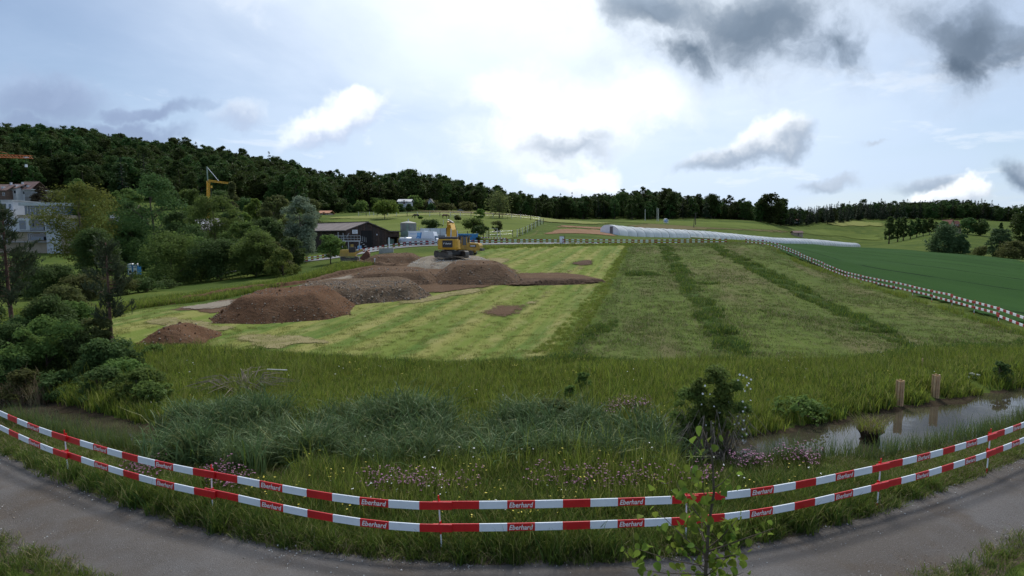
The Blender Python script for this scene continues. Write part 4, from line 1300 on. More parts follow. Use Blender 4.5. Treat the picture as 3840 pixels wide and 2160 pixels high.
# ------------------------------------------------------------------ single trees, from far to near
# right half, far
for k, (u, top, w, y, sh) in enumerate([(1914, 498, 40, 492, 'tall'), (1938, 487, 52, 486, 'round'), (1964, 499, 38, 495, 'round')]):
    tree_px('broadleaf_tree', ['left tree of the dark clump standing alone between the two right hills', 'tallest tree of the dark clump standing alone between the two right hills', 'right tree of the dark clump standing alone between the two right hills'][k],
            u, y, top, w, 'leaf_forest', sh, 0.02, 300 + k, 1.2, group='clump of trees between the hills')
lab = ['first', 'second', 'third', 'fourth', 'fifth', 'sixth', 'seventh', 'eighth']
for k, (u, top, w) in enumerate([(2236, 546, 26), (2258, 548, 20), (2272, 546, 18), (2290, 553, 18), (2306, 549, 22), (2322, 552, 18), (2338, 549, 20), (2353, 559, 12)]):
    tree_px('field_tree', '%s tree from the left in the row on the slope left of the cream house' % lab[k], u, 430 + 3 * math.sin(k * 2), top, w, 'leaf_dark', 'tall', 0.14, 320 + k, 1.1, group='row of trees on the far slope')
tree_px('willow_bush', 'broad grey green willow bush behind the wheat field, below the cream house', 2376, 262, 566, 78, 'leaf_willow', 'weep', 0.03, 340, 1.3)
tree_px('willow_bush', 'smaller bush at the right foot of the broad willow bush', 2416, 258, 588, 36, 'leaf_willow', 'bush', 0.03, 341, 1.2)
tree_px('garden_tree', 'tall dark tree directly right of the cream house', 2434, 400, 548, 34, 'leaf_dark', 'tall', 0.05, 342)
tree_px('garden_tree', 'rounded dark tree second to the right of the cream house', 2466, 395, 552, 40, 'leaf_dark', 'round', 0.05, 343)
tree_px('garden_tree', 'small tree close at the left side of the cream house', 2372, 408, 556, 24, 'leaf_dark', 'round', 0.05, 344)
tree_px('garden_tree', 'narrow dark fir like tree near the right edge of the frame', 2515, 350, 560, 22, 'leaf_dark', 'cone', 0.05, 345)
tree_px('willow_bush', 'tall soft green bush behind the wheat crest near the right edge', 2510, 225, 575, 52, 'leaf_willow', 'tall', 0.03, 346, 1.2)
tree_px('willow_bush', 'broad olive bush at the right edge behind the wheat crest', 2550, 215, 607, 70, 'leaf_olive', 'bush', 0.03, 347, 1.2)
tree_px('willow_bush', 'low olive bush between the two taller bushes behind the wheat crest', 2470, 232, 620, 44, 'leaf_olive', 'bush', 0.03, 348, 1.0)
tree_px('broadleaf_tree', 'tall black green tree cut by the right edge of the frame', 2590, 300, 512, 84, 'leaf_forest', 'round', 0.05, 349, 1.2)
tree_px('pine_tree', 'lone spindly pine sticking up from the right ridge', 2484, 700, 512, 10, 'leaf_fir', 'round', 0.55, 350, 0.7, ncl=9)
# pasture trees
tree_px('fruit_tree', 'bright green fruit tree with round crown on the pasture above the barn', 968, 205, 506, 62, 'leaf_lime', 'round', 0.30, 360, 1.2)
tree_px('pasture_bush', 'dark round bush on the slope right of the green silo', 1086, 150, 553, 48, 'leaf_dark', 'round', 0.12, 361, 1.2)
tree_px('fruit_tree', 'dark green fruit tree behind the blue skip, taller of the pair', 1190, 140, 549, 50, 'leaf_mid', 'round', 0.28, 362, 1.0)
tree_px('fruit_tree', 'small dark tree right behind the blue skip fruit tree', 1210, 137, 566, 34, 'leaf_dark', 'round', 0.3, 363, 0.9)
tree_px('fruit_tree', 'bright leafy young tree below the big gnarled pear tree', 1207, 200, 526, 28, 'leaf_lime', 'tall', 0.2, 364, 1.2)
tree_px('pear_tree', 'big gnarled half bare pear tree on the pasture ridge', 1256, 222, 486, 68, 'leaf_olive', 'weep', 0.33, 365, 0.35, sparse=1.25, limbs=26)
tree_px('pasture_bush', 'small brownish bush low on the pasture below the gnarled pear tree', 1251, 150, 557, 30, 'leaf_olive', 'round', 0.2, 366, 0.8)
tree_px('young_tree', 'thin young tree in the pasture fence corner', 1152, 190, 543, 18, 'leaf_olive', 'round', 0.4, 367, 0.7)
tree_px('young_tree', 'thin sapling beside the dark horse', 1058, 205, 545, 9, 'leaf_lime', 'tall', 0.3, 368, 0.8)
tree_px('dead_tree', 'little pruned tree with bare limbs on the pasture', 1213, 152, 562, 14, 'leaf_olive', 'vase', 0.5, 369, 0.12, limbs=14)
tree_px('pasture_bush', 'dark shrub in front of the end of the blue skip', 1200, 121, 594, 22, 'leaf_dark', 'bush', 0.05, 370, 1.0)
for k, (u, y, top, w, mt, sh) in enumerate([(1040, 318, 492, 40, 'leaf_mid', 'round'), (1080, 325, 502, 44, 'leaf_olive', 'round'), (985, 310, 505, 40, 'leaf_mid', 'tall'), (910, 300, 506, 44, 'leaf_mid', 'round'), (880, 298, 512, 30, 'leaf_dark', 'cone'),
                                             (850, 290, 500, 44, 'leaf_dark', 'round'), (1120, 330, 512, 40, 'leaf_olive', 'round'), (1175, 345, 508, 36, 'leaf_olive', 'tall'), (945, 312, 498, 36, 'leaf_mid', 'round')]):
    tree_px('edge_tree', ['lighter round tree at the forest edge above the chalet roof', 'olive round tree at the forest edge right of the chalet', 'slender light tree at the forest edge left of the chalet', 'light green tree at the forest edge above the pasture fence left end',
                          'dark cone shaped tree at the forest edge near the pasture', 'dark round tree at the forest edge right of the orange roof', 'olive tree at the forest edge left of the white gable house', 'tall olive tree at the forest edge above the white gable house', 'mid green tree at the forest edge left of the bright fruit tree'][k],
            u, y, top, w, mt, sh, 0.05, 380 + k, 1.1, group='trees along the forest edge')
for k, (u, y, top, w) in enumerate([(1008, 296, 513, 26), (1030, 298, 514, 22), (1084, 312, 512, 20)]):
    tree_px('pasture_bush', ['dark bush in front of the chalet left half', 'dark bush in front of the chalet right half', 'dark bush in front of the narrow white house'][k], u, y, top, w, 'leaf_dark', 'bush', 0.03, 395 + k, 1.1)
# left belt behind the dig
def L(name, label, u, y, top, w, *a, **k):
    if 68 < y < 135:                      # the belt stands tall and closed
        top, w = top - 12, w * 1.18
    return tree_px(name, label, u, y, top, w, *a, **k)
L('broadleaf_tree', 'dome shaped green tree rising behind the big walnut tree', 212, 172, 450, 54, 'leaf_mid', 'round', 0.1, 400, 1.2)
L('copper_bush', 'dark copper bush on the hill meadow above the flats', 108, 205, 470, 40, 'leaf_copper', 'tall', 0.05, 401, 1.2)
L('broadleaf_tree', 'dull green tree on the hill meadow right of the copper bush', 150, 215, 480, 50, 'leaf_olive', 'round', 0.05, 402, 1.2)
L('broadleaf_tree', 'round shrubby tree behind the flats roof', 176, 190, 502, 40, 'leaf_mid', 'round', 0.05, 403, 1.1)
L('walnut_tree', 'big spreading yellow green walnut tree right of the white flats', 214, 105, 474, 150, 'leaf_walnut', 'round', 0.13, 404, 1.4, ncl=60)
L('poplar_tree', 'tall dark green tree left of the yellow crane', 398, 110, 450, 128, 'leaf_dark', 'tall', 0.08, 405, 1.4, ncl=58)
L('shrub', 'pale yellow green shrubs crown behind the yellow crane foot', 485, 150, 520, 62, 'leaf_lime', 'bush', 0.05, 406, 1.1)
L('broadleaf_tree', 'tall mid green tree right in front of the crane foot', 545, 92, 505, 108, 'leaf_mid', 'tall', 0.05, 407, 1.4, ncl=56)
L('conifer_tree', 'pointed yellow green conifer behind the tall tree by the crane', 592, 118, 471, 62, 'leaf_olive', 'cone', 0.05, 408, 1.4)
L('maple_tree', 'bright lime maple in the middle of the tree belt', 646, 122, 512, 44, 'leaf_lime', 'round', 0.12, 409, 1.2)
L('maple_tree', 'small lime tree under the bright maple', 622, 112, 548, 44, 'leaf_lime', 'tall', 0.05, 410, 1.1)
L('broadleaf_tree', 'thin brownish olive tree left of the silver willow', 700, 102, 503, 72, 'leaf_olive', 'tall', 0.10, 411, 0.9)
L('silver_willow', 'pale silver green willow in front of the left end of the barn', 762, 94, 506, 82, 'leaf_silver', 'tall', 0.10, 412, 1.3)
L('broadleaf_tree', 'rounded dull tree behind the silver willow', 788, 165, 503, 56, 'leaf_olive', 'round', 0.08, 413, 1.1)
L('broadleaf_tree', 'broad green tree between the walnut tree and the dark poplar', 330, 128, 520, 80, 'leaf_dark', 'round', 0.05, 414, 1.2)
L('bush', 'rounded light green bush left end of the bush row behind the dig', 432, 74, 598, 128, 'leaf_mid', 'bush', 0.03, 420, 1.3)
L('bush', 'dark green bush second in the bush row behind the dig', 556, 75, 618, 118, 'leaf_dark', 'bush', 0.03, 421, 1.2)
L('bush', 'big mid green bush third in the bush row behind the dig', 646, 73, 596, 110, 'leaf_mid', 'bush', 0.03, 422, 1.3)
L('bush', 'yellowish low bush at the right end of the bush row behind the dig', 712, 70, 640, 70, 'leaf_walnut', 'bush', 0.03, 423, 1.2)
L('bush', 'dark bush below the silver willow', 738, 82, 612, 62, 'leaf_dark', 'bush', 0.03, 424, 1.1)
L('bush', 'dark green bush between tall tree and bush row left part', 490, 86, 580, 90, 'leaf_dark', 'bush', 0.03, 425, 1.2)
L('bush', 'dark bush under the walnut tree beside the portable toilets', 246, 92, 590, 100, 'leaf_dark', 'bush', 0.03, 426, 1.2)
L('young_tree', 'small loose young tree beside the dig in front of the barn', 832, 82, 604, 56, 'leaf_mid', 'vase', 0.25, 427, 0.8)
L('young_tree', 'smaller young tree just right of the loose young tree by the dig', 858, 86, 616, 28, 'leaf_mid', 'vase', 0.25, 428, 0.8)
# hedge of low shrubs in front of the toilets
for k, (u, y, top, w, mt) in enumerate([(140, 58, 668, 120, 'leaf_dark'), (225, 56, 690, 110, 'leaf_olive'), (310, 60, 700, 90, 'leaf_olive'), (370, 62, 700, 70, 'leaf_dark'), (60, 60, 650, 110, 'leaf_dark'), (425, 66, 705, 60, 'leaf_dark')]):
    L('hedge_bush', ['dark hedge bush under the white flats', 'olive hedge bush left of the portable toilets', 'olive hedge bush just below the portable toilets', 'dark hedge bush right below the portable toilets', 'dark hedge bush at the far left under the flats', 'low dark hedge bush left of the bush row'][k],
      u, y, top, w, mt, 'bush', 0.03, 440 + k, 1.2, group='hedge left of the dig')

for k, (u, y, top, w, mt, sh) in enumerate([(455, 105, 545, 90, 'leaf_dark', 'tall'), (620, 84, 572, 90, 'leaf_mid', 'tall'), (680, 88, 560, 80, 'leaf_dark', 'round'), (322, 128, 590, 60, 'leaf_dark', 'bush'), (590, 100, 545, 80, 'leaf_dark', 'tall'), (505, 80, 610, 80, 'leaf_mid', 'bush'), (690, 74, 622, 70, 'leaf_olive', 'bush'), (362, 130, 560, 60, 'leaf_dark', 'tall'), (690, 240, 510, 60, 'leaf_mid', 'round'), (745, 235, 512, 56, 'leaf_dark', 'round'), (620, 235, 500, 60, 'leaf_dark', 'round'), (560, 240, 480, 60, 'leaf_dark', 'tall'), (480, 250, 478, 60, 'leaf_mid', 'round'), (325, 235, 475, 64, 'leaf_mid', 'tall'), (430, 245, 480, 60, 'leaf_dark', 'round'), (760, 150, 540, 46, 'leaf_dark', 'round')]):
    L('broadleaf_tree' if y > 80 else 'bush', ['dark tree filling the gap between poplar and crane tree', 'mid green tree right behind the big bush of the row', 'dark rounded tree left below the silver willow', 'dark bush left of the dark poplar foot', 'dark slender tree under the yellow green conifer', 'light bush at the foot of the tall tree by the crane', 'olive bush just left of the yellowish low bush', 'narrow dark tree at the left flank of the poplar',
        'mid green tree on the hill foot behind the thin olive tree', 'dark tree on the hill foot behind the silver willow', 'dark tree on the hill foot behind the lime maple', 'tall dark tree on the hill foot right of the crane', 'round tree on the hill foot directly behind the crane mast', 'tall tree on the hill foot between walnut and poplar', 'dark tree on the hill foot left of the crane mast', 'dark tree behind the barn roof left end'][k],
      u, y, top, w, mt, sh, 0.04, 460 + k, 1.2, group='trees filling the belt left of the barn')
# pines by the pond on the left
def pine(name, label, u, y, top, width, seed, cbf, lean=0.0, nbr=62):
    g = gd(u, y)
    H = at(u, top, y).z - g.z
    rx = width * mpp(y) / 2
    rg = np.random.default_rng(seed)
    tr = MB()
    P, N, Lg = [], [], []
    bx = rg.normal(0, 0.02 * H, 2)
    def axis(t):
        return Vector((bx[0] * math.sin(t * 2.6) + lean * t * H, bx[1] * math.sin(t * 3), H * t))
    tr.tube([axis(t) + Vector((0, 0, -0.2 if t == 0 else 0)) for t in np.linspace(0, 0.97, 9)], [0.012 * H * (1.15 - t) + 0.012 for t in np.linspace(0, 0.97, 9)], 8)
    nb = nbr
    for k in range(nb):
        t = cbf + (0.97 - cbf) * (k + rg.random()) / nb
        f = (t - cbf) / (1 - cbf)
        r = rx * (0.55 + 0.6 * math.sin(math.pi * min(1, f * 1.05 + 0.12))) * (1 - 0.75 * f ** 2.2) * rg.uniform(0.5, 1.1)
        a = rg.uniform(0, 6.28)
        p0 = axis(t)
        d = Vector((math.cos(a), math.sin(a), 0))
        p1 = p0 + d * r * 0.55 + Vector((0, 0, -0.05 * r))
        p2 = p0 + d * r + Vector((0, 0, 0.22 * r))
        tr.tube([p0, p1, p2], [0.022, 0.014, 0.006], 5, cap=False)
        for q in range(int(6 + r * 9)):
            s = rg.uniform(0.3, 1.05)
            b = (p0.lerp(p1, s / 0.55) if s < 0.55 else p1.lerp(p2, (s - 0.55) / 0.45)) + Vector(rg.normal(0, 0.10, 3))
            m = 7
            up = Vector((d.x * 0.6 + rg.normal(0, .35), d.y * 0.6 + rg.normal(0, .35), 0.9)).normalized()
            for j in range(m):
                v = (up + Vector(rg.normal(0, 0.42, 3))).normalized()
                P.append(tuple(b + v * 0.09 + up * 0.04 * j)); N.append(tuple(v.cross(Vector(rg.normal(0, 1, 3)))))
                Lg.append((v, 0.20 * rg.uniform(0.7, 1.3)))
    V, F = [], []
    for (p, n_, (v, l)) in zip(P, N, Lg):
        p = Vector(p); n_ = Vector(n_).normalized() * 0.020
        o = len(V)
        V += [tuple(p - v * l * .5 - n_), tuple(p - v * l * .5 + n_), tuple(p + v * l * .5 + n_ * .5), tuple(p + v * l * .5 - n_ * .5)]
        F.append((o, o + 1, o + 2, o + 3))
    plant(name, label, 'tree', g, (tr.mesh('trunk', M['pine_bark'], True), np_mesh('crown', V, F, M['leaf_pine'])))
pine('pine_tree', 'dark bushy pine by the pond cut by the left edge of the frame', 42, 26.5, 512, 126, 501, 0.36)
pine('pine_tree', 'slender young pine by the pond left of the small brown heap', 284, 25.0, 600, 92, 502, 0.36, 0.004, 40)
# pond side bushes on the left
for k, (u, y, top, w, mt, sh) in enumerate([(150, 27.5, 748, 150, 'leaf_dark', 'bush'), (95, 24.0, 850, 150, 'leaf_mid', 'bush'), (210, 23.5, 838, 120, 'leaf_dark', 'bush'), (300, 21.5, 905, 120, 'leaf_mid', 'bush'), (345, 19.8, 935, 130, 'leaf_mid', 'bush'),
                                             (20, 21.5, 900, 110, 'leaf_dark', 'bush'), (250, 24.8, 800, 90, 'leaf_olive', 'bush'), (150, 20.8, 935, 110, 'leaf_dark', 'bush'), (385, 27.0, 868, 60, 'leaf_mid', 'bush'), (-30, 28, 770, 120, 'leaf_dark', 'bush'), (60, 26.0, 800, 130, 'leaf_dark', 'bush'), (250, 20.4, 930, 120, 'leaf_dark', 'bush'), (195, 29.5, 760, 110, 'leaf_mid', 'bush'), (70, 20.6, 930, 110, 'leaf_olive', 'bush'), (330, 24.0, 880, 70, 'leaf_dark', 'bush'), (120, 23.2, 800, 190, 'leaf_mid', 'bush'), (265, 22.2, 855, 130, 'leaf_dark', 'bush'), (385, 19.3, 965, 110, 'leaf_mid', 'bush'), (20, 23.4, 820, 160, 'leaf_dark', 'bush'), (180, 31, 720, 150, 'leaf_olive', 'bush')]):
    L('shrub', ['tall dark shrub between the two pines by the pond', 'broad green shrub under the left pine', 'dark shrub left of the slender pine trunk', 'green shrub at the foot of the slender pine', 'rounded green shrub overhanging the left pond end nearest the barrier',
                'dark shrub at the left frame edge above the pond', 'olive shrub behind the slender pine trunk', 'dark shrub right above the left pond water', 'small shrub in front of the small brown heap', 'dark shrub behind the left pine at the frame edge', 'dark shrub right behind the left pine trunk', 'dark shrub hanging over the middle of the left pond end', 'mid green shrub behind the shrubs between the two pines', 'olive shrub low by the left pond water', 'dark shrub right of the slender pine trunk', 'widest shrub in the middle of the left pondside thicket', 'dark shrub close in front of the slender pine', 'lowest round shrub at the right end of the left pondside thicket', 'tall dark shrub at the left frame edge in front of the left pine', 'olive shrub rising behind the left pondside thicket'][k],
      u, y, top, w, mt, sh, 0.02, 520 + k, 1.5, group='shrubs by the left pond end', ls=0.11)
# ------------------------------------------------------------------ ground cover
def protos_tuft(name, n, *args, **kw):
    return proto_coll(name, [blade_tuft(900 + hash_name(name) + k, *args, **kw) for k in range(n)])
def hash_name(s):
    return sum(ord(c) * (i + 1) for i, c in enumerate(s)) % 997
C_VERGE = protos_tuft('verge_tuft', 5, 30, 0.20, 0.38, 0.019, 0.55, [('grass_verge', 0.8), ('grass_dark', 0.2)])
C_TALL = protos_tuft('tall_tuft', 4, 24, 0.18, 0.58, 0.016, 0.35, [('grass_verge', 0.65), ('grass_bank', 0.35)])
C_EDGE = protos_tuft('edge_tuft', 4, 30, 0.16, 0.17, 0.011, 0.7, [('grass_verge', 0.8), ('dry_reed', 0.2)])
C_BANK = protos_tuft('bank_tuft', 5, 40, 0.28, 0.31, 0.020, 0.40, [('grass_bank', 0.8), ('grass_dark', 0.2)])
C_SEDGE = protos_tuft('sedge_tuft', 5, 24, 0.26, 1.02, 0.046, 0.70, [('sedge', 0.93), ('grass_verge', 0.07)], curl=0.8, segs=4)
C_RUSH = protos_tuft('rush_tuft', 3, 14, 0.22, 0.60, 0.010, 0.22, [('sedge', 0.6), ('grass_verge', 0.4)])
C_MOWN = protos_tuft('mown_tuft', 5, 46, 0.42, 0.15, 0.020, 0.7, [('grass_mown', 0.85), ('grass_short', 0.15)])
C_SPROUT = protos_tuft('sprout_tuft', 4, 22, 0.34, 0.11, 0.024, 0.8, [('grass_short', 0.9), ('dry_reed', 0.1)])
C_WEED = protos_tuft('weed_tuft', 5, 48, 0.42, 0.36, 0.040, 0.6, [('grass_dark', 0.75), ('grass_bank', 0.25)])
C_DRY = protos_tuft('dry_tuft', 3, 30, 0.2, 0.95, 0.014, 0.3, [('dry_reed', 1.0)])

verge = [tuple(p) for p in PF[::6]] + list(reversed(pond_near))
vp = sample_poly(verge, 13000, 1, px=False, power=1.0)
# taller away from the path, short along its trodden edge
dist_path = np.min(np.hypot(vp[:, None, 0] - PF[None, ::3, 0], vp[:, None, 1] - PF[None, ::3, 1]), axis=1)
dp = seg_dist(vp, POND)
side = (vp[:, 0] > 4.2) | (vp[:, 0] < -5.2)            # open water at both ends: only short growth on its rim
low = side & (dp < 2.1)
scatter_cover('verge_grass', vp[(dist_path > 0.30) & ~low], C_VERGE, 5, 0.7, 1.25, 2, patch=(0.35, 0.55))
scatter_cover('verge_grass', vp[low & (dp > 0.15)][::2], C_EDGE, 4, 0.7, 1.3, 21)
scatter_cover('verge_grass', vp[(dist_path > 1.3) & ~(side & (dp < 3.0))][::3], C_TALL, 4, 0.7, 1.2, 3, patch=(0.3, 0.5))
ep = sample_poly(verge, 12000, 4, px=False, power=1.0)
de = np.min(np.hypot(ep[:, None, 0] - PF[None, ::3, 0], ep[:, None, 1] - PF[None, ::3, 1]), axis=1)
scatter_cover('verge_grass', ep[de < 0.6], C_EDGE, 4, 0.7, 1.4, 5)
# inner verge on the camera side of the path
inner = PF + PATH_N * 2.05
ring = [tuple(p) for p in inner[::6]] + [tuple(p) for p in (PF + PATH_N * 5.5)[::-6]]
ip = sample_poly(ring, 5000, 6, px=False, power=0.3)
ip = ip[(ip[:, 1] > 6.0)]
scatter_cover('verge_grass', ip, C_VERGE, 5, 0.35, 0.62, 7, patch=(0.4, 0.4))
rg_ = np.random.default_rng(8)
il = inner[rg_.integers(0, 240, 1500)] + rg_.normal(0, 0.12, (1500, 2))
scatter_cover('verge_grass', il, C_EDGE, 4, 0.7, 1.3, 9)
# bank between the pond and the fields
field_edge = [tuple(G(u, v)[:2]) for u, v in [(-420, 905), (-160, 880), (60, 860), (180, 872), (330, 884), (480, 882), (720, 905), (1000, 918), (1340, 921), (1432, 908), (1600, 922), (1750, 915), (2000, 918), (2200, 908), (2300, 892), (2450, 884), (2660, 888), (2950, 985), (3150, 1040)]]
bank_poly = pond_far + list(reversed(field_edge))
bp_ = sample_poly(bank_poly, 19000, 10, px=False, power=1.2)
bp_ = bp_[seg_dist(bp_, POND) > 0.35]
for _u, _v in ((2262, 1000), (2352, 985), (2447, 955)):
    _g = G(_u, _v)
    bp_ = bp_[np.hypot((bp_[:, 0] - _g.x * .98) * 1.6, bp_[:, 1] - _g.y + .6) > .9]
scatter_cover('bank_grass', bp_, C_BANK, 5, 0.7, 1.25, 11, patch=(0.22, 0.6), grow=0.012)
scatter_cover('bank_grass', bp_[::5] + 0.15, C_TALL, 4, 0.7, 1.2, 12, patch=(0.3, 0.6))
# left grass slope between the shrubs and the dig
scatter_cover('bank_grass', sample_poly([(-100, 870), (120, 842), (340, 778), (560, 752), (760, 708), (940, 668), (860, 668), (760, 700), (560, 736), (300, 772), (0, 790)], 3500, 13, power=1.3), C_BANK, 5, 0.8, 1.3, 14, grow=0.012)
# sedge and rush
sedge_polys = [([(440, 1150), (620, 1176), (820, 1166), (1000, 1180), (1200, 1168), (1400, 1182), (1690, 1158), (1710, 1090), (1560, 1100), (1400, 1096), (1250, 1108), (1100, 1098), (950, 1110), (800, 1100), (660, 1100), (540, 1068), (450, 1058)], 1450),
               ([(475, 1082), (700, 1088), (722, 1066), (640, 1046), (500, 1050)], 190), ([(800, 1092), (1125, 1087), (1135, 1070), (1000, 1060), (815, 1066)], 260),
               ([(1250, 1086), (1335, 1086), (1335, 1070), (1258, 1070)], 50), ([(1430, 1092), (1510, 1092), (1510, 1074), (1430, 1074)], 40)]
sp = np.concatenate([sample_poly(p, n, 20 + i, power=0.5) for i, (p, n) in enumerate(sedge_polys)])
sp = np.concatenate([sp, sp[::4] + rg_.normal(0, 0.55, sp[::4].shape)])
sp = sp[fbm(sp[:, 0] * .9, sp[:, 1] * .9, 5) > -0.17]
scatter_cover('sedge_bed', sp, C_SEDGE, 5, 0.55, 1.05, 26, tilt=0.20, patch=(0.9, 0.55), dz=0.0)
# low grass mixed into the sedge front
scatter_cover('rush_bed', np.concatenate([sample_poly([(1900, 1140), (2200, 1128), (2350, 1095), (2620, 1020), (2620, 1045), (2400, 1104), (2200, 1146), (1900, 1158)], 330, 27, power=0.2), sample_poly([(0, 1040), (60, 1056), (200, 1086), (420, 1140), (420, 1152), (200, 1098), (0, 1052)], 260, 28, power=0.2)]), C_RUSH, 3, 0.6, 1.2, 29)
scatter_cover('dry_reed_clump', sample_poly([(10, 985), (100, 985), (110, 1003), (20, 1003)], 30, 30, power=0.2), C_DRY, 3, 0.7, 1.1, 31)
# fields
dirt_px = [[(420, 778), (520, 762), (640, 738), (760, 716), (880, 688), (960, 668), (1240, 655), (1330, 690), (1250, 722), (1120, 738), (1085, 745), (900, 772), (720, 800), (520, 810)],
           [(1290, 688), (1390, 686), (1470, 691), (1528, 705), (1520, 716), (1280, 722)], [(1205, 785), (1240, 771), (1330, 768), (1342, 774), (1280, 799)], [(502, 800), (856, 790), (860, 815), (700, 822), (500, 818)],
           [(318, 878), (486, 878), (480, 830), (330, 830)], [(1438, 663), (1470, 657), (1500, 660), (1490, 667), (1450, 668)]]
dirt_w = [[tuple(G(u, v)[:2]) for u, v in p] for p in dirt_px]
def clear_dirt(P):
    for p in dirt_w:
        P = P[seg_dist(P, p) > 0.15]
    return P
mp_ = clear_dirt(sample_poly(PX_MOWN, 3600, 40, power=2.2))
scatter_cover('meadow_grass', mp_, C_MOWN, 5, 0.40, 0.8, 41, grow=0.006, dz=0.0)
mp2 = sample_poly(PX_EDGE, 900, 42, power=1.5)
scatter_cover('meadow_grass', mp2, C_BANK, 5, 0.3, 0.5, 43, grow=0.010, dz=0.0)
fp = sample_poly(PX_SPROUT, 7000, 44, power=1.5)
# plants stand in drilled rows
ca, sa = math.cos(ROW), math.sin(ROW)
a_ = fp[:, 0] * ca - fp[:, 1] * sa; b_ = fp[:, 0] * sa + fp[:, 1] * ca
a_ = np.round(a_ / 0.55) * 0.55 + rg_.normal(0, 0.07, len(a_))
fp = np.stack([a_ * ca + b_ * sa, -a_ * sa + b_ * ca], 1)
scatter_cover('field_sprouts', fp, C_SPROUT, 4, 0.6, 1.2, 45, patch=(0.18, 0.7), grow=0.012, dz=0.0)
wp = np.concatenate([sample_poly(PX_W1, 800, 46, power=1.4), sample_poly(PX_W2, 750, 47, power=1.4), sample_poly([(1445, 862), (1480, 822), (1545, 808), (1552, 828), (1500, 850), (1470, 872)], 70, 48),
                     sample_poly([(1575, 690), (1650, 688), (1655, 694), (1580, 696)], 40, 49), sample_poly([(1742, 712), (1805, 710), (1805, 716), (1745, 717)], 40, 50), sample_poly([(2290, 885), (2576, 858), (2660, 870), (2660, 890), (2300, 900)], 260, 51)])
wp = wp[fbm(wp[:, 0] * .7, wp[:, 1] * .25, 9) > -0.13]
scatter_cover('field_weeds', wp, C_WEED, 5, 0.30, 0.80, 52, patch=(0.5, 0.9), grow=0.006)
# lush rim where the dark bank grass meets the fields
ln = []
for (a, b) in zip(field_edge[2:-1], field_edge[3:]):
    k = 120
    t = rg_.random(k)[:, None]
    ln.append(np.array(a) * (1 - t) + np.array(b) * t + rg_.normal(0, 0.35, (k, 2)))
scatter_cover('field_weeds', np.concatenate(ln), C_WEED, 5, 0.4, 0.85, 53, patch=(0.4, 0.6))
# verge along the right far barrier and in front of the far barrier
scatter_cover('bank_grass', sample_poly([(1600, 618), (1870, 612), (2000, 660), (2150, 710), (2330, 768), (2576, 845), (2576, 838), (2300, 752), (2100, 686), (1960, 640), (1880, 609), (1600, 614), (1210, 622), (1215, 627)], 1500, 54, power=1.0), C_BANK, 5, 0.7, 1.2, 55, grow=0.008)

# flowers
def flower_mesh(seed, mat, n, hgt, size, spread):
    rg = np.random.default_rng(seed)
    st = MB()
    for i in range(n):
        r = spread * math.sqrt(rg.random()); a = rg.uniform(0, 6.28)
        x, y = r * math.cos(a), r * math.sin(a)
        h = hgt * rg.uniform(0.6, 1.15)
        st.tube([(x, y, 0), (x + rg.normal(0, .03), y + rg.normal(0, .03), h)], [0.004, 0.003], 3, 0, False)
        tx, ty = st.v[-2][0], st.v[-2][1]
        for k in range(5):
            q = rg.uniform(0, 6.28)
            d = Vector((math.cos(q), math.sin(q), rg.uniform(-0.2, 0.7))).normalized() * size * rg.uniform(.7, 1.2)
            n_ = d.cross(Vector((0, 0, 1))).normalized() * size * 0.5
            c = Vector((tx, ty, h))
            st.add([c - n_ * .3, c + d * .6 - n_, c + d, c + d * .6 + n_], [(0, 1, 2, 3)], 1)
    me = D.meshes.new('flower'); me.from_pydata(st.v, [], st.f)
    me.materials.append(M['grass_verge']); me.materials.append(M[mat])
    me.polygons.foreach_set('material_index', st.m)
    return me
C_PINK = proto_coll('pink_flower', [flower_mesh(60 + k, 'petal_pink', 9, 0.46, 0.026, 0.22) for k in range(3)])
C_YEL = proto_coll('yellow_flower', [flower_mesh(70 + k, 'petal_yellow', 4, 0.50, 0.022, 0.25) for k in range(3)])
C_WHI = proto_coll('white_flower', [flower_mesh(80 + k, 'petal_white', 3, 0.60, 0.022, 0.25) for k in range(3)])
pk = [([(915, 1262), (1010, 1268), (1180, 1272), (1200, 1245), (1080, 1238), (925, 1235)], 46), ([(520, 1248), (620, 1258), (625, 1230), (530, 1222)], 26), ([(1340, 1262), (1500, 1268), (1640, 1262), (1640, 1232), (1480, 1228), (1350, 1236)], 42),
      ([(1965, 1192), (2050, 1186), (2050, 1168), (1970, 1172)], 18), ([(1520, 1062), (1640, 1066), (1640, 1036), (1540, 1030)], 26), ([(300, 1222), (400, 1235), (420, 1222), (320, 1206)], 16), ([(1840, 1205), (1930, 1200), (1930, 1180), (1850, 1182)], 14), ([(1650, 1258), (1790, 1240), (1800, 1222), (1660, 1236)], 16)]
scatter_cover('pink_flowers', np.concatenate([sample_poly(p, n, 90 + i, power=0.2) for i, (p, n) in enumerate(pk)]), C_PINK, 3, 0.8, 1.3, 99)
vy = np.concatenate([vp[(dist_path > 0.9) & ~low][5::58][:150], bp_[3::160][:100]])
scatter_cover('yellow_flowers', vy, C_YEL, 3, 0.8, 1.25, 100)
scatter_cover('white_flowers', np.concatenate([vp[(dist_path > 1.0) & ~low][11::170][:40], bp_[9::360][:40]]), C_WHI, 3, 0.8, 1.25, 101)
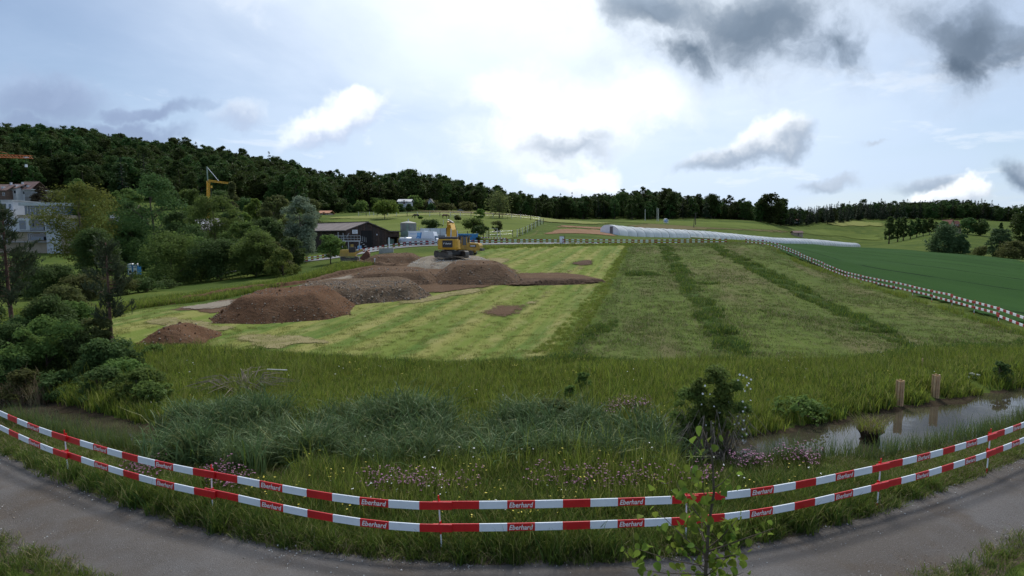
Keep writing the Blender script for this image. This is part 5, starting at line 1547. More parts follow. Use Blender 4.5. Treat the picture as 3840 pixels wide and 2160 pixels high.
# loose gravel on the path
def gravel():
    rg = np.random.default_rng(14)
    base_v = np.array([(1, 0, -.4), (-.5, .87, -.4), (-.5, -.87, -.4), (0, 0, .7)])
    ms = []
    for k in range(3):
        v = base_v * rg.uniform(0.7, 1.3, (4, 3))
        ms.append(np_mesh('chip', v, [(0, 1, 3), (1, 2, 3), (2, 0, 3)], M['stone_white' if k == 0 else 'pebble']))
    coll = proto_coll('gravel_chip', ms)
    n = 24000
    i = rg.integers(20, 220, n)
    lane = rg.choice([0.15, 0.75, 1.05, 1.35, 1.9], n, p=[0.22, 0.13, 0.3, 0.13, 0.22]) + rg.normal(0, 0.14, n)
    P2 = PF[i] + PATH_N[i] * np.clip(lane, 0.02, 2.05)[:, None] + rg.normal(0, 0.05, (n, 2))
    P2 = P2[P2[:, 1] > 7]
    P2 = P2[fbm(P2[:, 0] * .45, P2[:, 1] * .45, 77) + .12 * rg.normal(size=len(P2)) > .02]
    P = on_ground(P2, 0.045)
    s = 0.010 * np.exp(rg.normal(0, 0.35, len(P)))
    scatter('loose_gravel', P, rg.uniform(0, 6.28, (len(P), 3)) * np.array([.1, .1, 1]), np.stack([s, s, s], 1), rg.integers(0, 3, len(P)), coll)
gravel()

# ------------------------------------------------------------------ single plants and odds and ends round the pond
def twig_mass(seed, n, rx, hgt, r0, arch=0.5, mat='dead_wood', flat=False):
    rg = np.random.default_rng(seed)
    b = MB()
    for i in range(n):
        a = rg.uniform(0, 6.28); s = rg.random() ** 0.5
        p0 = Vector((math.cos(a) * rx * 0.35 * s, math.sin(a) * rx * 0.35 * s, 0.02))
        if flat:
            p0 = Vector((rg.uniform(-rx, rx) * 0.8, rg.uniform(-rx, rx) * 0.5, rg.uniform(0, hgt * 0.6)))
        a2 = a + rg.normal(0, 0.5)
        l = rx * rg.uniform(0.5, 1.15)
        h = hgt * rg.uniform(0.4, 1.1)
        if flat:
            h = rg.normal(0, hgt * 0.35); l = rx * rg.uniform(0.3, 0.8)
        e = p0 + Vector((math.cos(a2) * l, math.sin(a2) * l, h * (1 - arch) if not flat else h))
        m = p0.lerp(e, 0.5) + Vector((rg.normal(0, .05 * rx), rg.normal(0, .05 * rx), h * arch if not flat else 0.05 * hgt))
        e.z = max(e.z, 0.03); m.z = max(m.z, 0.03)
        r = r0 * rg.uniform(0.5, 1.3)
        b.tube([p0, p0.lerp(m, .55) + Vector((0, 0, .03)), m, m.lerp(e, .6) + Vector((0, 0, .02)), e], [r, r * .85, r * .7, r * .5, r * .25], 4, 0, False)
    return b.mesh('twigs', M[mat])
def rose_bush():
    u, y = 1785, 15.3
    g = gd(u, y)
    H = at(u, 925, y).z - g.z
    rx = 190 * mpp(y) / 2
    t = thing('rose_bush', 'arching wild rose bush with white blossom by the pond', 'bush', g)
    link(D.objects.new('stems', twig_mass(601, 120, rx * 1.15, H * 0.75, 0.012, 0.55)), t)
    for k, (ox, fh, fr, mt, cnt, cb) in enumerate(((0.05, 1.0, 0.60, 'leaf_mid', 4200, 0.25), (-0.62, 0.76, 0.46, 'leaf_mid', 2400, 0.2), (0.50, 0.88, 0.48, 'leaf_mid', 3000, 0.05), (-0.30, 0.9, 0.40, 'leaf_mid', 1600, 0.3))):
        _, cr = tree_meshes(602 + k, H * fh, cb * H, rx * fr, mt, 'round', 0.085, cnt, 13, sparse=1.35)
        o = link(D.objects.new('foliage', cr), t); o.location = (ox * rx, 0.12 * math.sin(k * 2), 0)
    rg = np.random.default_rng(603)
    b = MB()
    for i in range(42):
        z = H * rg.uniform(0.22, 0.98) if i > 8 else H * rg.uniform(0.4, 0.9)
        side = 1 if i > 8 else rg.uniform(-0.6, 0.5)
        x = rx * (0.70 + rg.normal(0, 0.10)) * side
        c = Vector((x, -rx * 0.45 + rg.normal(0, 0.12), z))
        s = 0.030 * rg.uniform(0.7, 1.2)
        nrm = Vector((rg.normal(0, .4), -1, rg.normal(0.3, .4))).normalized()
        tx = nrm.cross(Vector((0, 0, 1))).normalized(); ty = tx.cross(nrm)
        for k in range(5):
            a = 2 * math.pi * k / 5
            d = tx * math.cos(a) + ty * math.sin(a); w = nrm.cross(d)
            b.add([c, c + d * s * .7 - w * s * .45 + nrm * .01, c + d * s + nrm * .015, c + d * s * .7 + w * s * .45 + nrm * .01], [(0, 1, 2, 3)])
    b.build('blossom', M['petal_white'], t)
rose_bush()
g = G(1830, 1150); hp = thing('brushwood', 'tangle of dead brushwood lying at the foot of the rose bush', 'brushwood', (g.x, g.y + 0.3, hz(g.x, g.y + .3)))
link(D.objects.new('twigs', twig_mass(611, 70, 1.1, 0.55, 0.011, 0.5)), hp)
g = G(612, 985); hp = thing('brush_pile', 'heap of dead branches in the grass in front of the meadow', 'brushwood', g)
link(D.objects.new('twigs', twig_mass(612, 90, 1.55, 0.95, 0.018, 0.4)), hp)
link(D.objects.new('logs', twig_mass(613, 40, 1.6, 0.7, 0.026, 0.4, flat=True)), hp)
a, b = at(672, 929, 19.6), at(722, 931, 19.4)
o = MB().tube([a, a.lerp(b, .34), a.lerp(b, .42), b], 0.018, 7, 0).build('survey_stake', [M['post_pale']])
tag(o, 'pale survey stake lying across the heap of dead branches', 'stake')
tree_px('sapling', 'small leafy sapling standing on the far pond bank', 1467, 20.5, 936, 38, 'leaf_mid', 'tall', 0.35, 621, 1.0, ls=0.09, trunk_r=0.015)
tree_px('shrub', 'yellowish green shrub among the sedge on the far pond bank', 1398, 17.2, 1008, 104, 'leaf_olive', 'bush', 0.02, 622, 1.2, ls=0.085)
tree_px('shrub', 'little shrub at the foot of the small leafy sapling', 1436, 19.6, 985, 46, 'leaf_mid', 'bush', 0.02, 623, 1.0, ls=0.085)
tree_px('shrub', 'low broad leaved plants on the far bank right of the rose bush', 2010, 18.2, 1012, 130, 'leaf_mid', 'bush', 0.02, 624, 0.8, ls=0.13)
tree_px('shrub', 'dark low bush on the bank at the right end of the pond', 2513, 22.5, 910, 50, 'leaf_dark', 'bush', 0.02, 625, 0.8, ls=0.1)
# tussock standing in the right pond
g = onz(2188, 1108, WATER_Z); ts = thing('sedge_tussock', 'grassy tussock on a dark root stock standing in the right pond', 'tussock', (g.x, g.y, WATER_Z - 0.30))
tb = MB(); rgx = np.random.default_rng(630)
vs, fs = [], []
for k in range(6):
    f = k / 5
    for j in range(12):
        a = 6.283 * j / 12
        r = (0.40 - 0.16 * math.sin(f * 2.6)) * (1 + 0.22 * math.sin(j * 2.3 + k * 1.4))
        vs.append((r * math.cos(a), r * math.sin(a), 0.62 * f))
for k in range(5):
    for j in range(12):
        fs.append((k * 12 + j, k * 12 + (j + 1) % 12, (k + 1) * 12 + (j + 1) % 12, (k + 1) * 12 + j))
fs.append(tuple(range(60, 72)))
MB().add(vs, fs).build('root_stock', M['m_mud'], ts, True)
o = link(D.objects.new('blades', blade_tuft(631, 260, 0.36, 0.50, 0.014, 0.9, [('grass_bank', 0.6), ('dry_reed', 0.4)])), ts); o.location.z = 0.6
# timber tree guards and a stake on the far bank
def tree_guard(label, u, v0, v1):
    g = G(u, v1); H = at(u, v0, g.y).z - g.z
    t = thing('tree_guard', label, 'tree guard', g, 0.3, 'timber tree guards')
    s = 0.115
    for k in range(9):
        a = k * 6.283 / 9
        x, y = s * math.cos(a), s * math.sin(a)
        MB().box((x, y, (H + 0.3) / 2 - 0.3 + 0.02 * math.sin(k * 2)), (0.028, 0.064, H + 0.3 + 0.05 * math.sin(k * 3.1)), 0, Matrix.Rotation(a, 3, 'Z')).build('slat', M['lath' if k % 2 else 'lath_dark'], t)
    b = MB()
    for z in (H * 0.2, H * 0.8):
        MB().tube([(0.10 * math.cos(i * .628), 0.10 * math.sin(i * .628), z) for i in range(11)], 0.008, 4).build('wire_ring', M['galvanised'], t)
tree_guard('timber slat tree guard nearest the pond, left of the two', 2262, 957, 1008)
tree_guard('timber slat tree guard farther up the bank, right of the two', 2352, 943, 992)
g = G(2320, 935); tag(MB().beam(g - Vector((0, 0, .2)), at(2321, 901, g.y), 0.045, 0.045).build('wooden_stake', M['lath']), 'single thin wooden stake standing behind the two tree guards', 'stake')
g = G(2447, 952); t = thing('stone_pile', 'small pile of white stones on the bank at the right', 'stones', g)
rgx = np.random.default_rng(640)
import bmesh as _bm
for k in range(14):
    bm = _bm.new(); _bm.ops.create_icosphere(bm, subdivisions=1, radius=0.085 * rgx.uniform(0.7, 1.3))
    for v in bm.verts:
        v.co *= rgx.uniform(0.75, 1.2); v.co.z *= 0.7
    me = D.meshes.new('stone'); bm.to_mesh(me); bm.free(); me.materials.append(M['stone_white'])
    o = link(D.objects.new('stone', me), t); o.location = (rgx.normal(0, .17), rgx.normal(0, .12), 0.06 + (0.12 if k > 8 else 0))

# young poplar close to the camera, its tip reaching into the picture
def poplar():
    y = 3.1
    base = Vector((at(1772, 1449, y).x, y, 0))
    t = thing('poplar_sapling', 'young poplar sapling with single leaves in front of the barrier, close to the camera', 'sapling', base)
    def loc(u, v, yy=y):
        return at(u, v, yy) - base
    tip = loc(1766, 1075)
    main = [Vector((0.0, 0, -0.1)), Vector((0.02, 0.02, 1.6)), Vector((0, 0, 3.2)), loc(1775, 1440), loc(1783, 1320), loc(1796, 1240), loc(1792, 1150), tip]
    st = MB(); st.tube(main, [0.03, 0.022, 0.016, 0.011, 0.009, 0.007, 0.005, 0.003], 6)
    rg = np.random.default_rng(651)
    twigs = []
    for (u0, v0, u1, v1, dy) in [(1783, 1330, 1700, 1210, -.1), (1778, 1400, 1640, 1270, .05), (1780, 1380, 1860, 1300, -.1), (1776, 1425, 1600, 1380, -.15), (1776, 1430, 1880, 1360, .1), (1790, 1270, 1740, 1180, .08), (1775, 1440, 1690, 1340, .12),
                                 (1775, 1445, 1560, 1425, -.2), (1775, 1449, 1830, 1400, -.1), (1792, 1230, 1840, 1190, 0), (1775, 1460, 1700, 1440, .2), (1775, 1465, 1870, 1440, -.2)]:
        a = loc(u0, v0); b = loc(u1, v1, y + dy); m = a.lerp(b, .5) + Vector((0, 0, -0.015))
        st.tube([a, m, b], [0.004, 0.003, 0.0012], 4, 0, False); twigs.append((a, m, b))
    for k in range(34):
        z = rg.uniform(1.2, 4.15); a = rg.uniform(0, 6.28); l = rg.uniform(0.2, 0.42)
        p = Vector((0, 0, z)); e = p + Vector((math.cos(a) * l, math.sin(a) * l, l * .7))
        st.tube([p, p.lerp(e, .5), e], [0.006, 0.004, 0.0015], 4, 0, False)
        if z > 3.2:
            twigs.append((p, p.lerp(e, .5), e))
    st.build('stem', M['bark'], t, True)
    leaves = []
    for k in range(4):
        pts = [(0, 0), (0.30, 0.10), (0.46, 0.34), (0.34, 0.66), (0.14, 0.88), (0, 1.0)]
        vs, fs = [], []
        for i, (x, yy) in enumerate(pts):
            fold = 0.10 + 0.05 * k
            wob = 0.03 * math.sin(i * 2.2 + k)
            vs.append((0, yy, -0.12 * yy * yy * (1 + .4 * k))); vs.append((x, yy + 0.02, fold * x + wob - 0.12 * yy * yy)); vs.append((-x, yy + 0.02, fold * x - wob - 0.12 * yy * yy))
        for i in range(len(pts) - 1):
            a, b = 3 * i, 3 * (i + 1)
            fs += [(a, a + 1, b + 1, b), (a, b, b + 2, a + 2)]
        me = D.meshes.new('leaf'); me.from_pydata(vs, [], fs); me.materials.append(M['leaf_sapling'])
        me.polygons.foreach_set('use_smooth', [True] * len(fs))
        leaves.append(me)
    def put(p, size, up=0.2):
        o = link(D.objects.new('leaf', leaves[rg.integers(0, 4)]), t)
        o.location = p
        o.rotation_euler = (rg.normal(-0.9, 0.5), rg.normal(0, 0.6), rg.uniform(0, 6.28))
        o.scale = (size,) * 3
    for (u, v, s) in [(1762, 1070, .062), (1745, 1098, .058), (1768, 1104, .05), (1790, 1098, .058), (1752, 1125, .058), (1738, 1140, .06), (1800, 1118, .05), (1730, 1168, .05), (1775, 1130, .05), (1808, 1100, .045), (1788, 1165, .05), (1745, 1185, .04), (1652, 1210, .05), (1640, 1222, .05), (1700, 1240, .045), (1757, 1205, .045)]:
        put(loc(u, v, y + rg.normal(0, .06)), s)
    n = 0
    for (a, m, b) in twigs:
        for k in range(16):
            s = rg.uniform(0.15, 1.0)
            p = a.lerp(m, s * 2) if s < .5 else m.lerp(b, s * 2 - 1)
            put(p + Vector(rg.normal(0, .035, 3)), 0.050 * rg.uniform(0.6, 1.25)); n += 1
    return n
poplar()
# ------------------------------------------------------------------ red and white barriers
def text_mesh(body, height, mats, shear=0.28, bold=0.0, thick=0.0):
    cu = D.curves.new('text', 'FONT')
    cu.body = body; cu.size = 1.0; cu.shear = shear; cu.offset = bold; cu.extrude = thick
    cu.resolution_u = 2
    o = D.objects.new('text', cu); COL.objects.link(o)
    dg = bpy.context.evaluated_depsgraph_get(); dg.update()
    me = D.meshes.new_from_object(o.evaluated_get(dg))
    D.objects.remove(o); D.curves.remove(cu)
    v = np.empty(len(me.vertices) * 3, np.float32); me.vertices.foreach_get('co', v); v = v.reshape(-1, 3)
    lo, hi = v.min(0), v.max(0)
    s = height / (hi[1] - lo[1])
    v = (v - (lo + hi) / 2) * s
    me.vertices.foreach_set('co', v.ravel()); me.update()
    me.materials.clear(); me.materials.append(mats)
    return me, (hi[0] - lo[0]) * s
EB, EBW = text_mesh('Eberhard', 0.098, M['letter_white'], 0.22, 0.018)
def upright(me, sx=1.0):
    """text mesh lying in XY turned to stand in XZ facing -Y"""
    m2 = me.copy()
    v = np.empty(len(me.vertices) * 3, np.float32); me.vertices.foreach_get('co', v); v = v.reshape(-1, 3)
    m2.vertices.foreach_set('co', np.stack([v[:, 0] * sx, -v[:, 2], v[:, 1]], 1).ravel()); m2.update()
    return m2
def plank_mesh(L, h=0.15, th=0.028, n=9, back=0.0, red='plank_red'):
    """striped plank along +X from 0..L, centred in z; rounded pale upper lip"""
    b = MB()
    for k in range(n):
        mat = 0 if k % 2 == 0 else 1
        x0, x1 = L * k / n - (back if k == 0 else 0), L * (k + 1) / n
        prof = [(-th / 2, -h / 2 + .004), (-th / 2, h / 2 - .010), (-th / 2 + .006, h / 2), (th / 2 - .006, h / 2), (th / 2, h / 2 - .010), (th / 2, -h / 2 + .004), (0, -h / 2)]
        m = len(prof)
        vs = [(x0, p[0], p[1]) for p in prof] + [(x1, p[0], p[1]) for p in prof]
        fs = [(i, i + m, (i + 1) % m + m, (i + 1) % m) for i in range(m)]
        if k == 0:
            fs.append(tuple(range(m)))
        if k == n - 1:
            fs.append(tuple(range(2 * m - 1, m - 1, -1)))
        b.add(vs, fs, mat)
    return b.mesh('plank', [M[red], M['plank_white']])
def bent_plank(me, curve, L):
    """bend a straight plank mesh along a plan curve given as offsets (x -> y)"""
    m2 = me.copy()
    v = np.empty(len(me.vertices) * 3, np.float32); me.vertices.foreach_get('co', v); v = v.reshape(-1, 3)
    v[:, 1] += np.interp(v[:, 0], curve[0], curve[1])
    m2.vertices.foreach_set('co', v.ravel()); m2.update()
    return m2
def post_mesh(H, r=0.014):
    b = MB()
    n = 6
    for k in range(n):
        b.tube([(0, 0, -0.35 + (H + 0.35) * k / n), (0, 0, -0.35 + (H + 0.35) * (k + 1) / n)], r, 7, (k + 1) % 2, k == n - 1)
    for z in (0.66, 1.08):                          # hooks that carry the planks
        b.box((0, 0.012, z - 0.10), (0.035, 0.075, 0.012), 0)
        b.box((0, 0.050, z - 0.06), (0.035, 0.008, 0.09), 0)
    return b.mesh('post', [M['plank_red'], M['plank_white']])
Z_UP, Z_LO = 1.00, 0.575
def near_barrier():
    posts_px = [(-230, 942), (-70, 1006), (162, 1098), (527, 1190), (1110, 1268), (1730, 1252), (2215, 1172), (2492, 1096), (2660, 1030), (2800, 980)]
    pts = [onz(u, v, Z_UP) for u, v in posts_px]
    for _ in range(3):                                    # the row goes on past both frame edges
        a, b = (pts[0] - pts[1]).normalized() * 4.5, (pts[-1] - pts[-2]).normalized() * 4.5
        pts = [pts[0] + a] + pts + [pts[-1] + b]
    t = thing('construction_barrier', 'red and white plank barrier with white lettering along the gravel path in front', 'barrier', (pts[7].x, pts[7].y, 0))
    o0 = Vector((pts[7].x, pts[7].y, 0))
    pm = post_mesh(1.16)
    rg = np.random.default_rng(71)
    for p in pts:
        g = Vector((p.x, p.y, hz(p.x, p.y)))
        o = link(D.objects.new('post', pm), t)
        o.location = g - o0 + Vector((0, 0.03, 0)); o.rotation_euler = (rg.normal(0, .03), rg.normal(0, .04), 0)
    em = upright(EB)
    CU = polyline_smooth([(p.x, p.y) for p in pts], 600)
    for i in range(len(pts) - 1):
        a, b = Vector((pts[i].x, pts[i].y, 0)), Vector((pts[i + 1].x, pts[i + 1].y, 0))
        d = (b - a); L = d.length; d.normalize()
        ang = math.atan2(d.y, d.x)
        Lp = L
        ov = -0.36 * Lp / 9                                   # each plank ends a little past its post, over the next one
        me = plank_mesh(Lp, back=0.34)
        nv = Vector((-d.y, d.x, 0))
        loc_ = np.array([((q[0] - a.x) * d.x + (q[1] - a.y) * d.y + ov, (q[0] - a.x) * nv.x + (q[1] - a.y) * nv.y) for q in CU])
        k_ = (loc_[:, 0] > -1.5) & (loc_[:, 0] < Lp + 1.5) & (np.abs(loc_[:, 1]) < 2)
        cv = loc_[k_][np.argsort(loc_[k_][:, 0])]
        me = bent_plank(me, (cv[:, 0], cv[:, 1]), Lp)
        for zc, nm in ((Z_UP, 'u'), (Z_LO, 'l')):
            za = rg.normal(0, .012); zb = rg.normal(0, .012)
            side = -0.020
            o = link(D.objects.new('plank', me), t)
            nrm = Vector((d.y, -d.x, 0))
            sag = 0.0
            st = a - d * ov + nrm * (-side) - o0
            st.z = zc + za + (hz(a.x, a.y) + 0)
            o.location = st
            o.rotation_euler = (0, -math.atan2(zb - za + hz(b.x, b.y) - hz(a.x, a.y), L), ang - 0.0085)
            for k in (2, 6):
                e = link(D.objects.new('lettering', em), o)
                xc = Lp * (k + 0.5) / 9
                ya, yb = np.interp([xc - .2, xc + .2], cv[:, 0], cv[:, 1])
                e.location = (xc, (ya + yb) / 2 - 0.0175, 0.0)
                e.rotation_euler = (0, 0, math.atan2(yb - ya, .4))
                sc = min(1.0, (Lp / 9) * 0.86 / EBW)
                e.scale = (Lp / 9 * 0.86 / EBW, 1, 1)
near_barrier()
def far_barrier(label, pxs, y_first=None, span=4.55, rows=(Z_UP, Z_LO)):
    P = polyline_smooth([tuple(gd(u, y)[:2]) for u, y in pxs], 400)
    s = np.concatenate([[0], np.cumsum(np.hypot(*np.diff(P, axis=0).T))])
    n = int(s[-1] / span)
    q = [np.array([np.interp(k * span, s, P[:, 0]), np.interp(k * span, s, P[:, 1])]) for k in range(n + 1)]
    o0 = Vector((q[0][0], q[0][1], hz(*q[0])))
    t = thing('construction_barrier', label, 'barrier', o0)
    pm, me = FARPOST, FARPLANK
    rg = np.random.default_rng(int(abs(pxs[0][0])))
    for k, p in enumerate(q):
        o = link(D.objects.new('post', pm), t)
        o.location = Vector((p[0], p[1], hz(*p))) - o0
    for k in range(n):
        a = Vector((q[k][0], q[k][1], hz(*q[k]))); b = Vector((q[k + 1][0], q[k + 1][1], hz(*q[k + 1])))
        d = b - a; L = d.length; dn = d.normalized()
        for zc in rows:
            o = link(D.objects.new('plank', me), t)
            o.location = a - dn * 0.2 + Vector((0, 0, zc + rg.normal(0, .03))) - o0 + Vector((dn.y, -dn.x, 0)) * (0.03 if k % 2 else 0.06)
            o.rotation_euler = (0, -math.asin(dn.z) + rg.normal(0, .008), math.atan2(dn.y, dn.x))
            o.scale = ((L + 0.4) / 5.0, 1, 1)
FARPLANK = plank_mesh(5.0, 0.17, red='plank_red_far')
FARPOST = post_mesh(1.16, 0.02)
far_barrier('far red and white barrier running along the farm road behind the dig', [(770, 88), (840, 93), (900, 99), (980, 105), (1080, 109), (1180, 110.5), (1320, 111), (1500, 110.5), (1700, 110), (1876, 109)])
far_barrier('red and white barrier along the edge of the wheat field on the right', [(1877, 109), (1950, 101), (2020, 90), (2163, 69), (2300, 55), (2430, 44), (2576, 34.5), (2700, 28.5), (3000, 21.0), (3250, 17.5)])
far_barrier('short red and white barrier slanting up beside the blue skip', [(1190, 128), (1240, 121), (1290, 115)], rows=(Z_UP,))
# ------------------------------------------------------------------ buildings
def window(parent, x0, x1, z0, z1, y, frame='window_frame', pane='glass_dark', mull=0, fw=0.07, proud=0.05, sill=False):
    """window in a facade facing -Y at depth y: frame part with pane and mullion sub-parts"""
    f = MB()
    f.span(x0, x1, y - proud, y + 0.02, z1 - fw, z1); f.span(x0, x1, y - proud, y + 0.02, z0, z0 + fw)
    f.span(x0, x0 + fw, y - proud, y + 0.02, z0 + fw, z1 - fw); f.span(x1 - fw, x1, y - proud, y + 0.02, z0 + fw, z1 - fw)
    for k in range(mull):
        xm = x0 + (x1 - x0) * (k + 1) / (mull + 1)
        f.span(xm - fw / 2, xm + fw / 2, y - proud + .005, y + 0.02, z0 + fw, z1 - fw)
    fo = f.build('window', M[frame], parent)
    MB().span(x0 + fw * .5, x1 - fw * .5, y - 0.022, y + 0.03, z0 + fw * .5, z1 - fw * .5).build('pane', M[pane], fo)
    if sill:
        MB().span(x0 - .08, x1 + .08, y - proud - .08, y + .02, z0 - .07, z0 - .003).build('sill', M['concrete'], fo)
    return fo
def gable_roof(b, x0, x1, y0, y1, z, rise, over=0.4, th=0.18, along='x', mat=0):
    """two slabs; ridge along x or y"""
    if along == 'x':
        ym = (y0 + y1) / 2
        for s, ye in ((-1, y0), (1, y1)):
            dy = ye - ym
            k = 1 + over / abs(dy)
            a = (ym, z + rise); e = (ym + dy * k, z + rise - rise * k)
            b.prism([a, e, (e[0], e[1] + th), (a[0], a[1] + th)], 'x', x0 - over, x1 + over, mat)
    else:
        xm = (x0 + x1) / 2
        for s, xe in ((-1, x0), (1, x1)):
            dx = xe - xm
            k = 1 + over / abs(dx)
            a = (xm, z + rise); e = (xm + dx * k, z + rise - rise * k)
            b.prism([a, e, (e[0], e[1] + th), (a[0], a[1] + th)], 'y', y0 - over, y1 + over, mat)
    return b

def flats():
    """white three storey flats at the left edge"""
    y = 165.0
    m = mpp(y)
    o = gd(60, y); o.z = at(60, 636, y).z
    t = thing('apartment_block', 'white three storey block of flats with set back top floor at the left edge', 'building', o)
    def X(u): return at(u, 600, y).x - o.x
    def Z(v): return at(60, v, y).z - o.z
    xl, xr = X(-60), X(158)
    z1, z2, z3, z4 = Z(608), Z(582), Z(547), Z(512)
    MB().span(xl, xr, 0.6, 14, -1.5, z2).build('wall', M['render_tan'], t)
    MB().span(xl, X(152), 0.15, 13.5, z2 + .003, z3 - .3).build('upper_wall', M['render_white'], t)
    # projecting white boxes of the middle storey
    for (u0, u1, v0, v1) in ((-60, 22, 549, 580), (52, 82, 549, 580), (120, 152, 549, 580)):
        MB().span(X(u0), X(u1), -0.7, 0.14, Z(v1), Z(v0)).build('bay', M['render_white'], t)
    MB().span(X(-60), X(158), -0.9, 0.10, z2 - .15, z2).build('floor_slab', M['render_white'], t)
    MB().span(X(-60), X(128), -0.9, 0.55, z1 - .15, z1).build('floor_slab', M['render_white'], t)
    # parapet band and set back top floor
    MB().span(X(50), X(165), -0.3, 13, z3 - .297, z3 + .75).build('parapet', M['render_tan'], t)
    MB().span(X(50), X(158), 2.4, 12, z3 + .753, Z(517)).build('top_storey', M['glass_blue'], t)
    MB().span(X(46), X(162), 0.9, 13, Z(517) + .003, z4 + .35).build('roof', M['roof_light'], t)
    for u in (58, 66, 78, 90, 101, 112, 120, 133, 142, 150):
        MB().span(X(u) - .08, X(u) + .08, 2.30, 2.395, z3 + .76, Z(517)).build('mullion', M['window_frame'], t)
    MB().span(X(104), X(118), 2.28, 2.39, z3 + .76, Z(519)).build('blind', M['shutter'], t)
    for (u0, u1, ml) in ((2, 18, 0), (56, 74, 0), (-50, -12, 1)):
        window(t, X(u0), X(u1), Z(578), Z(554), -0.7, mull=ml, pane='glass_blue')
    window(t, X(123), X(147), Z(578), Z(555), -0.7, mull=2, pane='glass_blue')
    for (u0, u1) in ((0, 16), (66, 80)):
        window(t, X(u0), X(u1), Z(605), Z(586), 0.6, mull=2, pane='glass_dark')
    window(t, X(98), X(112), Z(603), Z(586), 0.6, mull=0, pane='glass_dark')
    MB().span(X(118), X(150), -0.2, 0.59, -0.5, z2 - .16).build('stair_block', M['render_white'], t)
    for (v0, v1) in ((585, 606), (616, 635)):
        MB().span(X(128), X(146), -0.24, -0.205, Z(v1), Z(v0)).build('shutter', M['shutter'], t)
    # loggias
    for (u0, u1, v0, v1) in ((84, 118, 553, 579), (84, 116, 588, 604)):
        MB().span(X(u0), X(u1), 0.06, 0.145, Z(v1), Z(v0)).build('loggia', M['glass_dark'], t)
        MB().span(X(u0), X(u1), -0.85, -0.80, Z(v1), Z(v1) + 1.0).build('balcony_glass', M['glass_blue'], t)
    MB().span(X(100), X(106), -0.8, -0.2, Z(578), Z(572)).build('sun_lounger', M['black_paint'], t)
    MB().tube([(X(143), 4, z4 + .3), (X(143), 4, z4 + 2.4)], 0.09, 6).build('flue', M['galvanised'], t)
    # second block, higher at the left edge
    y2 = 180.0
    o2 = gd(0, y2); o2.z = at(0, 600, y2).z
    t2 = thing('apartment_block', 'upper white flats with dark windows cut by the left edge above the other flats', 'building', o2)
    def X2(u): return at(u, 520, y2).x - o2.x
    def Z2(v): return at(0, v, y2).z - o2.z
    MB().span(X2(-70), X2(33), 0, 10, -2, Z2(505)).build('wall', M['render_white'], t2)
    window(t2, X2(-20), X2(17), Z2(526), Z2(511), 0, mull=1, pane='glass_dark', fw=.12)
    window(t2, X2(21), X2(30), Z2(526), Z2(512), 0, mull=0, pane='glass_blue', fw=.12)
    MB().span(X2(-70), X2(34), -1.4, -.003, Z2(533), Z2(530)).build('balcony_slab', M['render_white'], t2)
    MB().span(X2(-70), X2(6), -1.3, -1.25, Z2(530) + .003, Z2(530) + 1.0).build('balcony_glass', M['glass_blue'], t2)
    for u in (-30, -12, 6):
        MB().span(X2(u) - .05, X2(u) + .05, -1.31, -1.24, Z2(530) + 1.003, Z2(530) + 1.06).build('railing_post', M['galvanised'], t2)
    MB().span(X2(-72), X2(35), -0.5, 10.4, Z2(505) + .003, Z2(503)).build('roof', M['roof_light'], t2)
flats()

def hill_houses():
    y = 232.0
    specs = [('brown timber house with steep red brown roof at the left edge of the hill', -30, 18, 462, 478, 498, 'timber_brown'),
             ('small brown roofed house in the middle of the hill row', 16, 42, 461, 473, 498, 'render_white'),
             ('tall house with steep red brown roof and dormers, right end of the hill row', 41, 78, 455, 475, 500, 'render_white')]
    for k, (lab, u0, u1, vr, ve, vb, wall) in enumerate(specs):
        yy = y + 3 * k
        o = gd((u0 + u1) / 2, yy); o.z = at(u0, vb, yy).z
        t = thing('hill_house', lab, 'house', o, 0, 'houses on the left hill')
        x0, x1 = at(u0, ve, yy).x - o.x, at(u1, ve, yy).x - o.x
        ze, zr = at(u0, ve, yy).z - o.z, at(u0, vr, yy).z - o.z
        MB().span(x0 + .4, x1 - .4, 0, 9, -3, ze).build('wall', M[wall], t)
        gable_roof(MB(), x0 + .3, x1 - .3, 0, 9, ze - .02, zr - ze, 0.5).build('roof', M['roof_brown'], t)
        rf = t.children[-1]
        w = (x1 - x0)
        for f in (0.3, 0.65):
            MB().span(x0 + w * f - .45, x0 + w * f + .45, 0.9, 3.0, ze + .3, ze + 1.55).build('dormer', M['render_white'], rf)
        if k < 2:
            MB().span(x0 + w * .75 - .3, x0 + w * .75 + .3, 4, 4.6, zr - .6, zr + .9).build('chimney', M['render_white'], rf)
        for f in (0.2, 0.5, 0.8):
            window(t, x0 + w * f - .5, x0 + w * f + .5, ze - 2.3, ze - 1.0, 0, pane='glass_dark')
    y = 225.0
    o = gd(80, y); o.z = at(80, 498, y).z
    t = thing('terrace_house', 'low dark slatted building under the copper bush on the hill', 'house', o)
    x0, x1 = at(62, 490, y).x - o.x, at(102, 490, y).x - o.x
    h = at(80, 479, y).z - o.z
    MB().span(x0, x1, 0, 7, -2, h).build('wall', M['roof_grey'], t)
    for k in range(5):
        MB().span(x0 - .1, x1 + .1, -0.12, -.003, h * (.15 + .17 * k), h * (.15 + .17 * k) + .10).build('slat', M['galvanised'], t)
    MB().span(x0 - .4, x1 + .4, -.5, 7.4, h + .003, h + .25).build('roof', M['roof_light'], t)
hill_houses()

